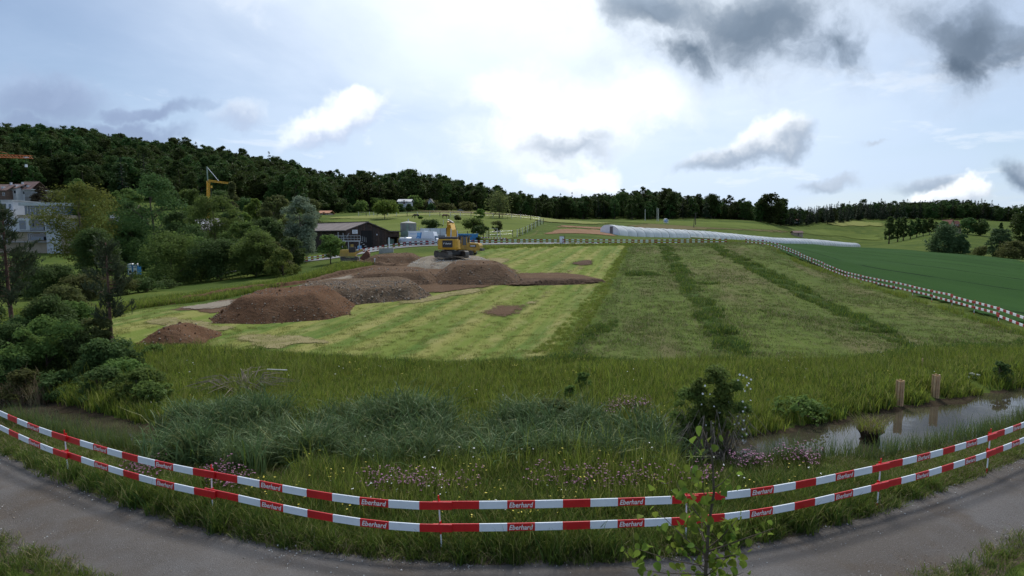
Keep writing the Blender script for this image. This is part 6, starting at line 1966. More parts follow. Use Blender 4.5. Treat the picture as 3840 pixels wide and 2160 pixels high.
def mid_houses():
    # white stepped balconies and a brown roof seen between walnut and poplar
    y = 190
    o = gd(302, y); o.z = at(302, 600, y).z
    t = thing('stepped_flats', 'white flats with stepped balconies glimpsed behind the walnut tree', 'building', o)
    for k, (u0, u1, v0, v1) in enumerate([(282, 312, 541, 549), (286, 326, 553, 560), (284, 316, 566, 573), (282, 310, 578, 586)]):
        a, b = at(u0, v1, y), at(u1, v0, y)
        MB().span(a.x - o.x, b.x - o.x, -1.2 + .3 * k, -0.02 + .3 * k, a.z - o.z, b.z - o.z).build('balcony', M['render_white'], t)
    a, b = at(272, 610, y), at(330, 541, y)
    MB().span(a.x - o.x, b.x - o.x, 1.0, 9, a.z - o.z - 2, b.z - o.z).build('wall', M['timber_brown'], t)
    for k, v in enumerate((551, 563, 576)):
        for u in (288, 298, 308):
            c = at(u, v, y) - o
            window(t, c.x - .5, c.x + .5, c.z - .6, c.z + .6, 1.0, pane='glass_dark')
    y = 212
    o = gd(310, y); o.z = at(310, 552, y).z
    t = thing('brown_roof_house', 'house with broad red brown roof behind the stepped white flats', 'house', o)
    a, b = at(286, 540, y), at(330, 515, y)
    MB().span(a.x - o.x + .4, b.x - o.x - .4, 0, 10, -3, a.z - o.z).build('wall', M['timber_brown'], t)
    gable_roof(MB(), a.x - o.x + .4, b.x - o.x - .4, 0, 10, a.z - o.z - .05, b.z - a.z, .5).build('roof', M['roof_brown'], t)
    MB().span(a.x - o.x + 1.2, a.x - o.x + 1.8, 4.0, 4.6, b.z - o.z - .5, b.z - o.z + .9).build('chimney', M['render_white'], t.children[-1])
    # grey hall roof with two skylights behind the crane tree
    y = 150
    o = gd(490, y); o.z = at(490, 600, y).z
    t = thing('grey_hall', 'hall with grey roof and two pale skylights behind the tall tree', 'building', o)
    a, b = at(458, 576, y), at(545, 548, y)
    MB().span(a.x - o.x + .4, b.x - o.x - .4, 0, 14, -3, a.z - o.z).build('wall', M['render_tan'], t)
    gable_roof(MB(), a.x - o.x + .4, b.x - o.x - .4, 0, 14, a.z - o.z - .05, b.z - a.z, .5).build('roof', M['roof_grey'], t)
    rf = t.children[-1]
    zr, ze = b.z - o.z, a.z - o.z
    for u in (477, 491):
        x = at(u, 560, y).x - o.x
        s = Matrix.Rotation(math.atan2(zr - ze, 7.0), 3, 'X')
        MB().box((x, 3.6, ze + (zr - ze) * 3.6 / 7 + .22), (1.1, 2.6, .10), 0, s).build('skylight', M['window_frame'], rf)
    # orange roofed shed at the hill foot and the chalets at the forest edge
    def small(name, lab, u0, u1, vr, ve, vb, y, roof, wall, along='x', dep=7, win=2):
        o = gd((u0 + u1) / 2, y); o.z = at(u0, vb, y).z
        t = thing(name, lab, 'house', o)
        x0, x1 = at(u0, ve, y).x - o.x, at(u1, ve, y).x - o.x
        ze, zr = at(u0, ve, y).z - o.z, at(u0, vr, y).z - o.z
        w = x1 - x0
        MB().span(x0 + .3, x1 - .3, 0, dep, -2.5, ze).build('wall', M[wall], t)
        if along == 'y':
            MB().prism([(x0 + .3, ze + .003), (x1 - .3, ze + .003), ((x0 + x1) / 2, zr)], 'y', 0.0, dep).build('gable', M[wall], t)
        gable_roof(MB(), x0 + .3, x1 - .3, 0, dep, ze, zr - ze, .6, .2, along).build('roof', M[roof], t)
        for k in range(win):
            f = (k + 1) / (win + 1)
            window(t, x0 + w * f - w * .07, x0 + w * f + w * .07, ze * .35, ze * .35 + 1.2, 0, pane='glass_dark')
        MB().span(x0 + w * .42, x0 + w * .42 + 1.0, -.06, -.003, 0, 2.0).build('door', M['timber_brown'], t)
        return t
    small('farm_shed', 'low shed with orange tiled roof at the hill foot left of the pasture', 800, 828, 530, 536, 545, 245, 'roof_orange', 'render_tan')
    small('chalet', 'chalet with pale grey roof under the forest edge above the pasture', 1000, 1034, 501, 507, 513, 305, 'roof_light', 'render_white')
    small('white_house', 'narrow white house half hidden by trees right of the chalet', 1076, 1088, 500, 506, 518, 318, 'roof_grey', 'render_white', 'y', 8, 1)
    small('gable_house', 'little white gable house with dark roof at the pasture ridge', 1144, 1172, 526, 533, 538, 330, 'roof_grey', 'render_white', 'y', 9, 1)
    small('field_hut', 'tiny brown hut standing alone on the meadow behind the tunnel', 1997, 2021, 581, 585, 593, 430, 'roof_brown', 'render_tan', 'x', 5, 1)
    small('far_house', 'tiny red roofed farmhouse at the forest edge on the far right meadow', 2002, 2014, 551, 554, 557, 600, 'roof_red', 'render_white', 'x', 8, 1)
    # cream house on the right
    y = 405
    o = gd(2403, y); o.z = at(2403, 583, y).z
    t = thing('cream_house', 'cream three storey house with steep red roof and dormers on the right slope', 'house', o)
    x0, x1 = at(2388, 570, y).x - o.x, at(2422, 570, y).x - o.x
    xm = at(2402, 570, y).x - o.x
    ze, zr = at(2400, 568, y).z - o.z, at(2400, 553, y).z - o.z
    MB().span(x0, xm, 0, 9, -2, ze).build('wall', M['render_cream'], t)
    MB().prism([(x0, ze + .003), (xm, ze + .003), ((x0 + xm) / 2, zr - .2)], 'y', 0, 9).build('gable', M['render_cream'], t)
    gable_roof(MB(), x0, xm, 0, 9, ze, zr - ze, .5, .2, 'y').build('roof', M['roof_red'], t)
    MB().span(xm + .003, x1, 1.0, 9, -2, ze - .6).build('side_wall', M['render_cream'], t)
    gable_roof(MB(), xm + .6, x1, 1.0, 9, ze - .62, zr - ze, .5, .2, 'x').build('roof', M['roof_red'], t)
    rf = t.children[-1]
    for f in (.3, .6, .9):
        MB().span(xm + (x1 - xm) * f - .4, xm + (x1 - xm) * f + .4, 1.3, 3.2, ze + .1, ze + 1.1).build('dormer', M['render_white'], rf)
    for (a, b, yy, n) in ((x0, xm, 0, 2), (xm, x1, 1.0, 3)):
        for r in range(2):
            for k in range(n):
                f = (k + .5) / n
                cx = a + (b - a) * f
                window(t, cx - .45, cx + .45, .4 + 2.7 * r, 1.8 + 2.7 * r, yy, pane='shutter_dark', frame='shutter_dark')
mid_houses()

def barn():
    o = at(871, 623.5, 118.0)
    th_ = R(50)
    t = thing('barn', 'long dark brown timber barn with low gable beside the farm road', 'barn', o, th_)
    Wd, Lg, ze, zr = 10.6, 46.0, 3.75, 5.5      # local: gable along +x at y=0, length along +y
    b = MB(); b.span(0.1, Wd - .1, 0.1, Lg, -1.5, ze)
    b.prism([(0.1, ze - .003), (Wd - .1, ze - .003), (Wd / 2, zr)], 'y', 0.1, Lg)
    b.build('wall', M['barn_wood_c'], t)
    # vertical boards: gable front and the long side
    wd = .62
    n = int(Wd / wd)
    for k in range(n):
        x0 = k * Wd / n; x1 = (k + 1) * Wd / n
        if 3.9 < (x0 + x1) / 2 < 6.6:
            z0 = 3.75
        else:
            z0 = -1.0
        f0, f1 = [ze + (zr - ze) * (1 - abs(2 * x / Wd - 1)) - .05 for x in (x0, x1)]
        MB().prism([(x0 + .02, z0), (x1 - .02, z0), (x1 - .02, f1), (x0 + .02, f0)], 'y', 0.0 + .02 * (k % 3 == 0), .098).build('board', M[('barn_wood', 'barn_wood_b', 'barn_wood_c')[k * 7 % 3]], t)
    n = 40
    for k in range(n):
        y0, y1 = Lg * k / n, Lg * (k + 1) / n
        MB().span(0.0 + .02 * (k % 3 == 0), .098, y0 + .03, y1 - .03, -1.0, ze - .02).build('board', M[('barn_wood', 'barn_wood_b', 'barn_wood_c')[k * 5 % 3]], t)
    MB().span(3.9, 6.6, .02, .096, 0, 3.7).build('door_shade_panel', M['dark_inside'], t)  # near-black panel on the solid wall paints the shade of an open door
    rb = MB(); gable_roof(rb, 0.0, Wd, 0, Lg, ze, zr - ze, .55, .16, 'y'); rf = rb.build('roof', M['barn_roof'], t)
    MB().span(Wd / 2 - .25, Wd / 2 + .25, -.55, Lg + .5, zr + .13, zr + .24).build('ridge_cap', M['barn_roof'], rf)
    # lean-to on the right with an open bay
    MB().span(Wd + .003, Wd + 5.4, 2.2, 14, 2.35, 3.55).build('lean_to_wall', M['barn_wood_b'], t)
    MB().span(Wd + 5.3, Wd + 5.4, 2.3, 14, -1, 2.347).build('lean_to_side', M['barn_wood'], t)
    MB().span(Wd + .003, Wd + 5.3, 8.0, 8.1, -1, 2.347).build('lean_to_back', M['dark_inside'], t)  # back wall coloured near black to give the open bay its shade
    MB().span(Wd - .3, Wd + 5.9, 1.7, 14.4, 3.553, 3.75).build('lean_to_roof', M['barn_roof'], t)
    for x in (Wd + 1.9, Wd + 5.2):
        MB().span(x - .1, x + .1, 2.25, 2.45, -1, 2.347).build('post', M['barn_wood'], t)
    MB().span(Wd + 2.3, Wd + 4.6, 3.2, 3.4, -.5, 1.9).build('green_door', M['silo_green'], t)
    # sign board on the wall
    sb = MB().span(1.55, 2.85, -.10, -.003, 3.0, 3.85).build('sign_board', M['white_paint'], t)
    for k in range(4):
        MB().span(1.68, 2.72 - .15 * (k % 2), -.106, -.102, 3.10 + .18 * k, 3.16 + .18 * k).build('lettering', M['black_paint'], sb)
    MB().tube([(7.9, -.06, 2.7), (7.9, -.06, 3.0)], .12, 6).build('lamp', M['white_paint'], t)
barn()
def platform():
    o = at(844, 625.5, 114.0)
    t = thing('loading_platform', 'galvanised loading platform with mesh railing in front of the barn gable', 'platform', o, R(18))
    MB().span(0, 5.0, 0, 2.2, 1.45, 1.65).build('deck', M['galvanised'], t)
    for x in (.15, 1.4, 2.6, 4.8):
        for y in (.1, 2.1):
            MB().span(x - .06, x + .06, y - .06, y + .06, -.6, 1.447).build('leg', M['galvanised'], t)
    rail = MB()
    for z in (2.1, 2.65):
        rail.span(0, 5.0, -.03, .03, z - .03, z + .03)
    rl = rail.build('handrail', M['galvanised'], t); rl['kind'] = 'stuff'
    for k in range(9):
        MB().span(5.0 * k / 8 - .02, 5.0 * k / 8 + .02, .031, .07, 1.653, 2.62).build('baluster', M['galvanised'], t)
    for k in range(4):
        MB().beam((5.1 + .35 * k, .3, 1.6 - .1 * k), (5.1 + .35 * k, .3, 2.4 - .1 * k + .2), .05).build('stair_baluster', M['galvanised'], t)
        MB().span(5.05 + .4 * k, 5.42 + .4 * k, 0, 1.0, 1.2 - .38 * k, 1.27 - .38 * k).build('step', M['galvanised'], t)
    MB().beam((.6, 1.2, 1.66), (.6, 1.2, 3.4), .10).build('mast', M['galvanised'], t)
    MB().beam((1.6, 1.2, 1.66), (1.6, 1.2, 3.2), .10).build('mast', M['galvanised'], t)
    MB().beam((.65, 1.2, 2.6), (1.55, 1.2, 2.6), .08).build('cross_bar', M['galvanised'], t)
    MB().beam((2.2, 1.4, 2.3), (2.8, 1.4, 3.2), .07).build('brace', M['galvanised'], t)
    MB().span(3.0, 3.6, .4, 1.2, .1, .9).build('crate', M['old_yellow'], t)
    MB().span(4.4, 5.2, .3, 1.2, -.1, .6).build('barrel', M['logo_light'], t)
platform()
def silo():
    o = at(1028, 606, 136.0); o.z -= 1.0
    t = thing('silo', 'grey green cylindrical silo standing right of the barn', 'silo', o)
    H = at(1028, 562, 136).z - o.z
    r = 1.95
    for k in range(3):
        b = MB(); n = 20
        z0, z1 = H * k / 3 + .02, H * (k + 1) / 3 - .02
        b.tube([(0, 0, z0), (0, 0, z1)], r, n); b.build('ring', M['silo_green' if k < 2 else 'silo_grey'], t, False)
        MB().tube([(0, 0, z1 - .01), (0, 0, z1 + .05)], r + .06, n).build('hoop', M['silo_grey'], t)
    MB().tube([(0, 0, H + .04), (0, 0, H + .25), (0, 0, H + .55)], [r + .1, r * .8, .15], 20).build('dome', M['silo_grey'], t)
    MB().tube([(0, 0, H + .5), (0, 0, H + 1.1)], .12, 6).build('vent', M['galvanised'], t)
    MB().box((0.15, -r - .12, H * .5), (.5, .12, H * .96)).build('chute', M['silo_green'], t)
silo()

# ------------------------------------------------------------------ vehicles and gear by the barn
def wheel(parent, c, r, w, axis='x', hub='galvanised'):
    c = Vector(c)
    d = Vector((1, 0, 0)) if axis == 'x' else Vector((0, 1, 0))
    o = MB().tube([c - d * w / 2, c - d * w * .35, c + d * w * .35, c + d * w / 2], [r * .88, r, r, r * .88], 16).build('tyre', M['rubber'], parent)
    MB().tube([c - d * (w / 2 + .012), c + d * (w / 2 + .012)], r * .55, 12).build('rim', M[hub], o)
    return o
def lorry():
    # white box-bodied caravan lorry with blue logo
    y = 126.0
    o = at(1066, 617.5, y)
    t = thing('box_lorry', 'white box lorry with blue logo and white tarpaulin at its front, beside the barn', 'lorry', o, R(-12))
    MB().span(-3.2, .55, -1.2, 1.2, .75, 3.15).build('box_body', M['white_paint'], t)
    MB().span(-3.3, .62, -1.27, 1.27, 3.153, 3.28).build('roof', M['tarp_white'], t)
    p = t
    MB().span(-1.15, -.2, -1.212, -1.203, 1.15, 2.9).build('logo_panel', M['logo_light'], p)
    MB().prism([(-.55, 1.1), (-.30, 1.1), (.05, 2.95), (-.2, 2.95)], 'y', -1.216, -1.213).build('logo_bar', M['logo_blue'], p)
    lg = MB()
    n = 14
    for k in range(n):
        a0, a1 = math.pi * k / n, math.pi * (k + 1) / n
        lg.add([(-.85 + math.cos(q) * rr, -1.219, 1.45 + math.sin(q) * rr * 1.3) for q, rr in ((a0, .55), (a1, .55), (a1, .42), (a0, .42))], [(0, 1, 2, 3)])
    lg.span(-1.40, -1.27, -1.2195, -1.2185, 1.0, 1.45); lg.span(-.43, -.30, -1.2195, -1.2185, 1.0, 1.45)
    l2 = lg.build('logo', M['logo_blue'], p); l2['kind'] = 'stuff'
    MB().span(-2.9, -1.3, -1.212, -1.205, 2.55, 2.66).build('lettering', M['logo_blue'], p)
    # front cab under white tarpaulin
    MB().prism([(.55, .7), (3.2, .7), (3.1, 1.7), (2.7, 3.1), (.55, 3.2)], 'y', -1.22, 1.22).build('tarpaulin', M['tarp_white'], t)
    MB().prism([(3.2, .55), (4.3, .6), (4.2, 1.15), (3.3, 1.65)], 'y', -1.1, 1.1).build('bonnet', M['white_paint'], t)
    MB().prism([(3.05, 1.55), (3.35, 1.5), (2.95, 2.2), (2.8, 2.2)], 'y', -1.05, 1.05).build('windscreen', M['glass_blue'], t)
    MB().span(-3.1, 4.2, -.9, .9, .5, .75).build('chassis', M['steel_dark'], t)
    for x in (-2.3, -1.3, 3.3):
        for s in (-1, 1):
            wheel(t, (x, s * 1.0, .45), .45, .28, 'y')
    # low trailer in front
    y = 122.5
    o = at(1049, 620.0, y)
    t = thing('flatbed_trailer', 'pale grey drop side trailer standing in front of the white lorry', 'trailer', o, R(-8))
    MB().span(-3.1, 3.6, -1.0, 1.0, .75, .95).build('bed', M['galvanised'], t)
    MB().span(-3.1, 3.6, -1.06, -1.0, .953, 1.75).build('side_board', M['galvanised'], t)
    MB().span(-3.1, 3.6, 1.0, 1.06, .953, 1.75).build('side_board', M['galvanised'], t)
    for x in (-3.0, -2.0, -.8, .4, 1.6, 2.6, 3.5):
        MB().span(x - .05, x + .05, -1.12, -1.063, .70, 1.85).build('stanchion', M['window_frame'], t)
    for x in (-1.2, -.2):
        for s in (-1, 1):
            wheel(t, (x, s * .85, .42), .42, .26, 'y')
    MB().beam((2.2, -1.1, 1.0), (2.2, -1.1, 1.9), .06).build('ladder_rail', M['window_frame'], t)
    MB().beam((3.0, -1.1, 1.0), (3.0, -1.1, 1.9), .06).build('ladder_rail', M['window_frame'], t)
    # tank / slurry spreader at the left
    o = at(1018, 620.5, y)
    t = thing('tank_trailer', 'dirty pale tank trailer with round end beside the open lean to', 'trailer', o, R(-8))
    MB().tube([(-1.1, 0, 1.25), (-.95, 0, 1.25), (1.6, 0, 1.25), (1.75, 0, 1.25)], [.55, .82, .82, .55], 18).build('tank', M['galvanised'], t, True)
    MB().tube([(-1.15, 0, 1.25), (-1.25, 0, 1.25)], .5, 14).build('end_cap', M['silo_grey'], t)
    MB().span(-1.3, 1.9, -.4, .4, .45, .6).build('frame', M['steel_dark'], t)
    MB().tube([(.2, 0, 2.0), (.2, 0, 2.2)], .3, 12).build('manhole', M['galvanised'], t)
    for s in (-1, 1):
        wheel(t, (.3, s * .8, .45), .45, .3, 'y')
    MB().beam((-1.6, -.5, .5), (-1.3, -.5, 1.9), .06).build('hose_arm', M['old_yellow'], t)
    # small van behind
    o = at(1041, 614.5, 127.5)
    t = thing('delivery_van', 'small cream van half hidden behind the trailer and left of the white lorry', 'van', o, R(-8))
    MB().prism([(-1.2, .4), (1.2, .4), (1.2, 2.0), (1.1, 2.15), (-1.0, 2.15), (-1.25, 1.4)], 'y', -.85, .85).build('body', M['white_paint'], t)
    MB().span(.25, .95, -.858, -.853, 1.3, 1.9).build('side_window', M['glass_dark'], t)
    for x in (-.7, .7):
        for s in (-1, 1):
            wheel(t, (x, s * .75, .34), .34, .2, 'y')
    # grey tarpaulin trailer at the back
    o = at(1098, 612.5, 131.0)
    t = thing('tarpaulin_trailer', 'grey curtain sided trailer parked behind the white lorry', 'trailer', o, R(-5))
    MB().span(-3.6, 3.6, -1.25, 1.25, .9, 3.55).build('curtain', M['tarp_grey'], t)
    for x in (-3.6, -1.2, 1.2, 3.6):
        MB().span(x - .05, x + .05, -1.29, -1.253, .9, 3.5).build('strap', M['roof_grey'], t)
    MB().span(-3.6, 3.6, -1.2, 1.2, .65, .897).build('bed', M['steel_dark'], t)
    for x in (1.4, 2.6):
        for s in (-1, 1):
            wheel(t, (x, s * 1.0, .45), .45, .28, 'y')
lorry()
def skip():
    o = at(1166, 609.5, 121.0)
    t = thing('skip_container', 'bright blue open skip container behind the excavator', 'skip', o, R(9))
    b = MB()
    L, Wd, H = 6.2, 2.4, 1.75
    b.prism([(-L / 2, .15), (L / 2 - .35, .15), (L / 2, H), (-L / 2, H)], 'y', -Wd / 2, Wd / 2)
    b.build('tub', M['skip_blue'], t)
    MB().span(-L / 2 - .05, L / 2 + .05, -Wd / 2 - .06, Wd / 2 + .06, H + .003, H + .12).build('rim', M['logo_light'], t)
    for k in range(7):
        x = -L / 2 + .4 + k * .88
        MB().span(x - .05, x + .05, -Wd / 2 - .09, -Wd / 2 - .003, .2, H - .003).build('rib', M['skip_blue'], t)
    MB().span(-L / 2 + .2, L / 2 - .5, -.9, .9, -.1, .147).build('skid', M['steel_dark'], t)
skip()

# ------------------------------------------------------------------ excavator and loader
def track(parent, L, H, Wd, x, name='track', shoe='track_steel', yoff=0.0, part_shoes=True):
    """crawler: belt of shoes round two sprockets; runs along y"""
    r = H / 2
    base = MB().span(x - Wd * .3, x + Wd * .3, -L / 2 + r * .7, L / 2 - r * .7, .16, H - .18).build('track_frame', M['steel_dark'], parent)
    for yy in (-L / 2 + r, L / 2 - r):
        MB().tube([(x - Wd * .34, yy, r), (x + Wd * .34, yy, r)], r * .82, 16).build('sprocket', M['steel_dark'], parent)
    for k in range(5):
        yy = -L / 2 + r + (L - 2 * r) * (k + .5) / 5
        MB().tube([(x - Wd * .33, yy, .24), (x + Wd * .33, yy, .24)], .15, 10).build('roller', M['steel_dark'], parent)
    per = 2 * (L - 2 * r) + 2 * math.pi * r
    n = int(per / .24)
    sm = MB().span(-Wd / 2, Wd / 2, -.105, .105, -.03, .03).span(-Wd / 2, Wd / 2, -.02, .02, .03, .06).mesh('track_shoe', M[shoe])
    for k in range(n):
        s = per * k / n
        a = L - 2 * r
        if s < a:
            p = (-L / 2 + r + s, 0.03); ang = math.pi
        elif s < a + math.pi * r:
            q = (s - a) / r; p = (L / 2 - r + math.sin(q) * (r - .03), r - math.cos(q) * (r - .03)); ang = math.pi + q
        elif s < 2 * a + math.pi * r:
            p = (L / 2 - r - (s - a - math.pi * r), H - .03); ang = 0
        else:
            q = (s - 2 * a - math.pi * r) / r; p = (-L / 2 + r - math.sin(q) * (r - .03), r + math.cos(q) * (r - .03)); ang = q
        o = link(D.objects.new('track_shoe', sm), parent)
        o.location = (x, p[0], p[1]); o.rotation_euler = (ang, 0, 0)
def excavator():
    g = at(1130, 648, 75.5)
    g.z = hz(g.x, g.y) + 1.30
    g = Vector((g.x, g.y, at(1130, 648.5, 75.5).z))
    t = thing('excavator', 'yellow crawler excavator with raised boom and black engine grille on top of the grey mound', 'excavator', g, 0.0)
    t.scale = (.93, .93, .93)
    # undercarriage turned to the left
    uc = D.objects.new('undercarriage', MB().span(-1.3, 1.3, -.9, .9, .45, 1.0).span(-.75, .75, -1.5, 1.5, .5, .95).mesh('undercarriage', M['black_paint']))
    link(uc, t); uc.rotation_euler = (0, 0, R(33)); uc.location = (.25, .6, 0)
    for x in (-1.38, 1.38):
        track(uc, 4.9, 1.02, .62, x)
    MB().tube([(0.0, .5, 1.0), (0, .5, 1.22)], .75, 18).build('slew_ring', M['steel_dark'], t)
    # house
    b = MB(); n = 9
    outline = [(-1.50, 1.6)] + [(1.50 * math.sin(R(-80 + 160 * k / n)), -1.55 - .42 * math.cos(R(-80 + 160 * k / n)) + .42) for k in range(n + 1)] + [(1.5, 1.6)]
    outline = [(-1.5, -1.1), (-1.42, -1.62), (-1.15, -1.86), (-.5, -1.97), (.5, -1.97), (1.15, -1.86), (1.42, -1.62), (1.5, -1.1)]
    low = [(x * .93, y * .95 + .02) for x, y in outline]
    vs = [(x, y, 1.25) for x, y in low] + [(x, y, 1.55) for x, y in outline] + [(x, y, 2.62) for x, y in outline] + [(x * .96, y * .97, 2.74) for x, y in outline]
    m = len(outline); fs = []
    for r in range(3):
        for i in range(m):
            j = (i + 1) % m
            fs.append((r * m + i, r * m + j, (r + 1) * m + j, (r + 1) * m + i))
    fs += [tuple(range(m)), tuple(range(3 * m, 4 * m))]
    MB().add(vs, fs).build('counterweight', M['cat_yellow'], t)
    MB().span(-1.48, 1.48, -1.097, 2.1, 1.28, 1.5).build('deck', M['cat_yellow'], t)
    MB().span(.55, 1.48, -1.09, 1.5, 1.503, 2.6).build('engine_side', M['cat_yellow'], t)
    MB().span(-1.48, -.45, -1.09, .2, 1.503, 2.55).build('engine_side', M['cat_yellow'], t)
    MB().span(-1.25, 1.35, -1.6, .1, 2.743, 3.02).build('engine_hood', M['black_paint'], t)
    MB().span(-1.3, 1.4, -1.65, -1.55, 3.023, 3.08).build('hood_rail', M['galvanised'], t)
    gr = MB().span(-.72, .72, -2.03, -1.96, 1.55, 2.56).build('engine_grille', M['black_paint'], t)
    em, w = text_mesh('Eberhard', .22, M['letter_white'], .25, .02)
    o = link(D.objects.new('lettering', upright(em, .82 / w)), gr); o.location = (.12, -2.035, 2.10)
    em, w = text_mesh('F', .24, M['letter_white'], .3, .015)
    o = link(D.objects.new('emblem', upright(em)), gr); o.location = (-.50, -2.035, 2.10)
    # cab on the left
    cab = MB(); cab.prism([(-.3, 1.35), (1.75, 1.35), (1.95, 2.2), (1.7, 3.2), (-.2, 3.25), (-.35, 2.5)], 'x', -1.52, -.55); co_ = cab.build('cab', M['black_paint'], t)
    MB().prism([(-.15, 2.2), (1.65, 2.2), (1.6, 3.05), (-.1, 3.1)], 'x', -1.535, -1.525).build('cab_window', M['glass_dark'], co_)
    MB().span(-1.4, -.65, -.372, -.36, 2.35, 3.1).build('rear_window', M['glass_dark'], co_)
    MB().tube([(-.35, -.8, 2.75), (-.35, -.8, 3.45)], .07, 8).build('exhaust', M['chrome'], t)
    hr = MB()
    hr.tube([(-1.45, -1.3, 2.7), (-1.45, -1.3, 3.35), (-1.45, -.2, 3.35)], .025, 5).build('handrail', M['white_paint'], t)
    MB().tube([(1.45, -1.3, 2.7), (1.45, -1.3, 3.2), (1.45, .4, 3.2)], .025, 5).build('handrail', M['black_paint'], t)
    # boom: gooseneck going away from the camera, stick hanging from its tip on the left
    bp = [Vector((.55, 1.3, 1.9)), Vector((.50, 2.7, 3.75)), Vector((.15, 4.2, 4.75)), Vector((-.55, 5.9, 4.95))]
    for k, (wd, hh) in enumerate(((.66, .95), (.62, .95), (.5, .75))):
        MB().beam(bp[k], bp[k + 1] + (bp[k + 1] - bp[k]).normalized() * .12, wd, hh, 0, (0, -1, .4)).build('boom', M['cat_yellow'], t)
    for s in (-1, 1):
        c = MB().beam((.55 + s * .55, 1.9, 1.7), (.52 + s * .52, 2.5, 3.0), .20).build('boom_cylinder', M['black_paint' if s < 0 else 'cat_yellow'], t)
        MB().beam((.52 + s * .52, 2.5, 3.0), (.45 + s * .46, 3.1, 4.0), .10).build('piston_rod', M['chrome'], c)
    MB().beam(Vector((-.62, 5.9, 5.45)), Vector((-.95, 6.6, 1.6)), .55, .80, 0, (0, 1, 0)).build('stick', M['cat_yellow'], t)
    c = MB().beam(Vector((.25, 4.0, 5.15)), Vector((-.45, 5.5, 5.55)), .26).build('stick_cylinder', M['black_paint'], t)
    MB().beam(Vector((-.40, 5.4, 5.53)), Vector((-.85, 6.1, 5.75)), .14).build('piston_rod', M['chrome'], c)
    MB().beam(Vector((-1.02, 6.0, 4.6)), Vector((-1.12, 6.6, 2.6)), .22).build('bucket_cylinder', M['black_paint'], t)
    MB().prism([(5.6, .2), (6.7, -.1), (7.4, .9), (7.1, 1.9), (6.3, 1.9)], 'x', -1.8, -.4).build('bucket', M['steel_dark'], t)
    MB().tube([(.9, 2.0, 2.6), (.88, 2.7, 3.6), (.6, 3.8, 4.7)], .04, 5).build('hose', M['black_paint'], t)
excavator()
def loader():
    o = at(1172, 642.5, 84.0)
    t = thing('track_loader', 'older yellow crawler loader with cab parked behind the excavator', 'loader', o, R(78))
    # local: +y is the machine's front (turned to face left), so its rear is at the right
    for x in (-.95, .95):
        track(t, 2.9, .78, .45, x, shoe='track_steel')
    MB().span(-.55, .55, -1.5, 1.5, .45, .9).build('hull', M['old_yellow'], t)
    MB().prism([(-2.35, .75), (-.4, .75), (-.4, 1.95), (-2.2, 1.85), (-2.4, 1.5)], 'x', -.95, .95).build('engine_hood', M['old_yellow'], t)
    MB().span(-1.0, 1.0, -.397, 1.2, .9, 1.55).build('platform', M['old_yellow'], t)
    cab = MB()
    for x in (-.75, .75):
        for y in (-.35, .35, 1.0):
            MB().span(x - .06, x + .06, y - .06, y + .06, 1.553, 2.85).build('cab_post', M['old_yellow'], t)
    MB().span(-.7, .7, -.3, .95, 1.56, 2.80).build('cab_glass', M['glass_dark'], t)
    MB().span(-.95, .95, -.65, 1.2, 2.853, 3.02).build('cab_roof', M['black_paint'], t)
    MB().span(-.965, -.955, -1.9, -.9, 1.25, 1.65).build('air_intake', M['black_paint'], t)
    MB().span(-.972, -.966, -1.75, -1.0, 1.38, 1.52).build('stripe', M['white_paint'], t)
    MB().tube([(.3, -1.2, 1.9), (.3, -1.2, 2.6)], .07, 8).build('exhaust', M['steel_dark'], t)
    for x in (-.8, .8):
        MB().beam((x, .4, 1.7), (x, 2.0, 1.1), .22, .34).build('lift_arm', M['old_yellow'], t)
        MB().beam((x, 2.0, 1.1), (x, 2.9, .35), .22, .30).build('lift_arm', M['old_yellow'], t)
    MB().prism([(2.6, .05), (3.6, .05), (3.5, .15), (2.8, .3), (2.7, 1.05), (2.55, 1.0)], 'x', -1.2, 1.2).build('bucket', M['old_yellow'], t)
    MB().span(-.8, .8, -2.75, -2.4, .7, 1.1).build('rear_frame', M['steel_dark'], t)
loader()
def second_digger():
    o = gd(880, 80.0); o.z = at(880, 655.5, 80.0).z
    t = thing('small_digger', 'dirty yellow digger with big rusty bucket half hidden behind the young tree', 'digger', o, R(-80))
    for x in (-.7, .7):
        track(t, 2.4, .62, .40, x)
    MB().span(-.8, .8, -1.2, .9, .62, 1.15).build('deck', M['old_yellow'], t)
    MB().prism([(-1.35, .7), (-.1, .7), (-.1, 1.6), (-1.2, 1.55)], 'x', -.75, .75).build('engine_cover', M['old_yellow'], t)
    MB().span(-.7, .1, -.09, .85, 1.153, 1.95).build('cab', M['black_paint'], t)
    MB().beam((.3, .8, 1.0), (.3, 1.9, 1.55), .24, .34).build('arm', M['old_yellow'], t)
    bk = MB(); n = 8
    pr = [(1.55, 1.5)] + [(2.15 + .75 * math.sin(R(-60 + 215 * k / n)), .78 - .75 * math.cos(R(-60 + 215 * k / n))) for k in range(n + 1)]
    inner = [(p[0] * .0 + 2.15 + (p[0] - 2.15) * .88, .78 + (p[1] - .78) * .88) for p in pr]
    m = len(pr)
    for i in range(1, m - 1):
        bk.prism([pr[i], pr[i + 1], inner[i + 1], inner[i]], 'x', -.75, .95)
    for x in (-.75, .89):
        bk.prism([pr[i] for i in range(1, m)], 'x', x, x + .06)
    bk.build('bucket', M['rust'], t)
second_digger()
def block():
    o = gd(972, 98); o.z = hz(o.x, o.y)
    t = thing('concrete_block', 'concrete block with tall white marker post beside the farm road', 'concrete block', o, R(10))
    MB().span(-1.25, 1.25, -.4, .4, -.3, .85).build('block', M['concrete'], t)
    p = MB().span(.4, .62, -.1, .1, .853, 2.7).build('marker_post', M['white_paint'], t)
block()

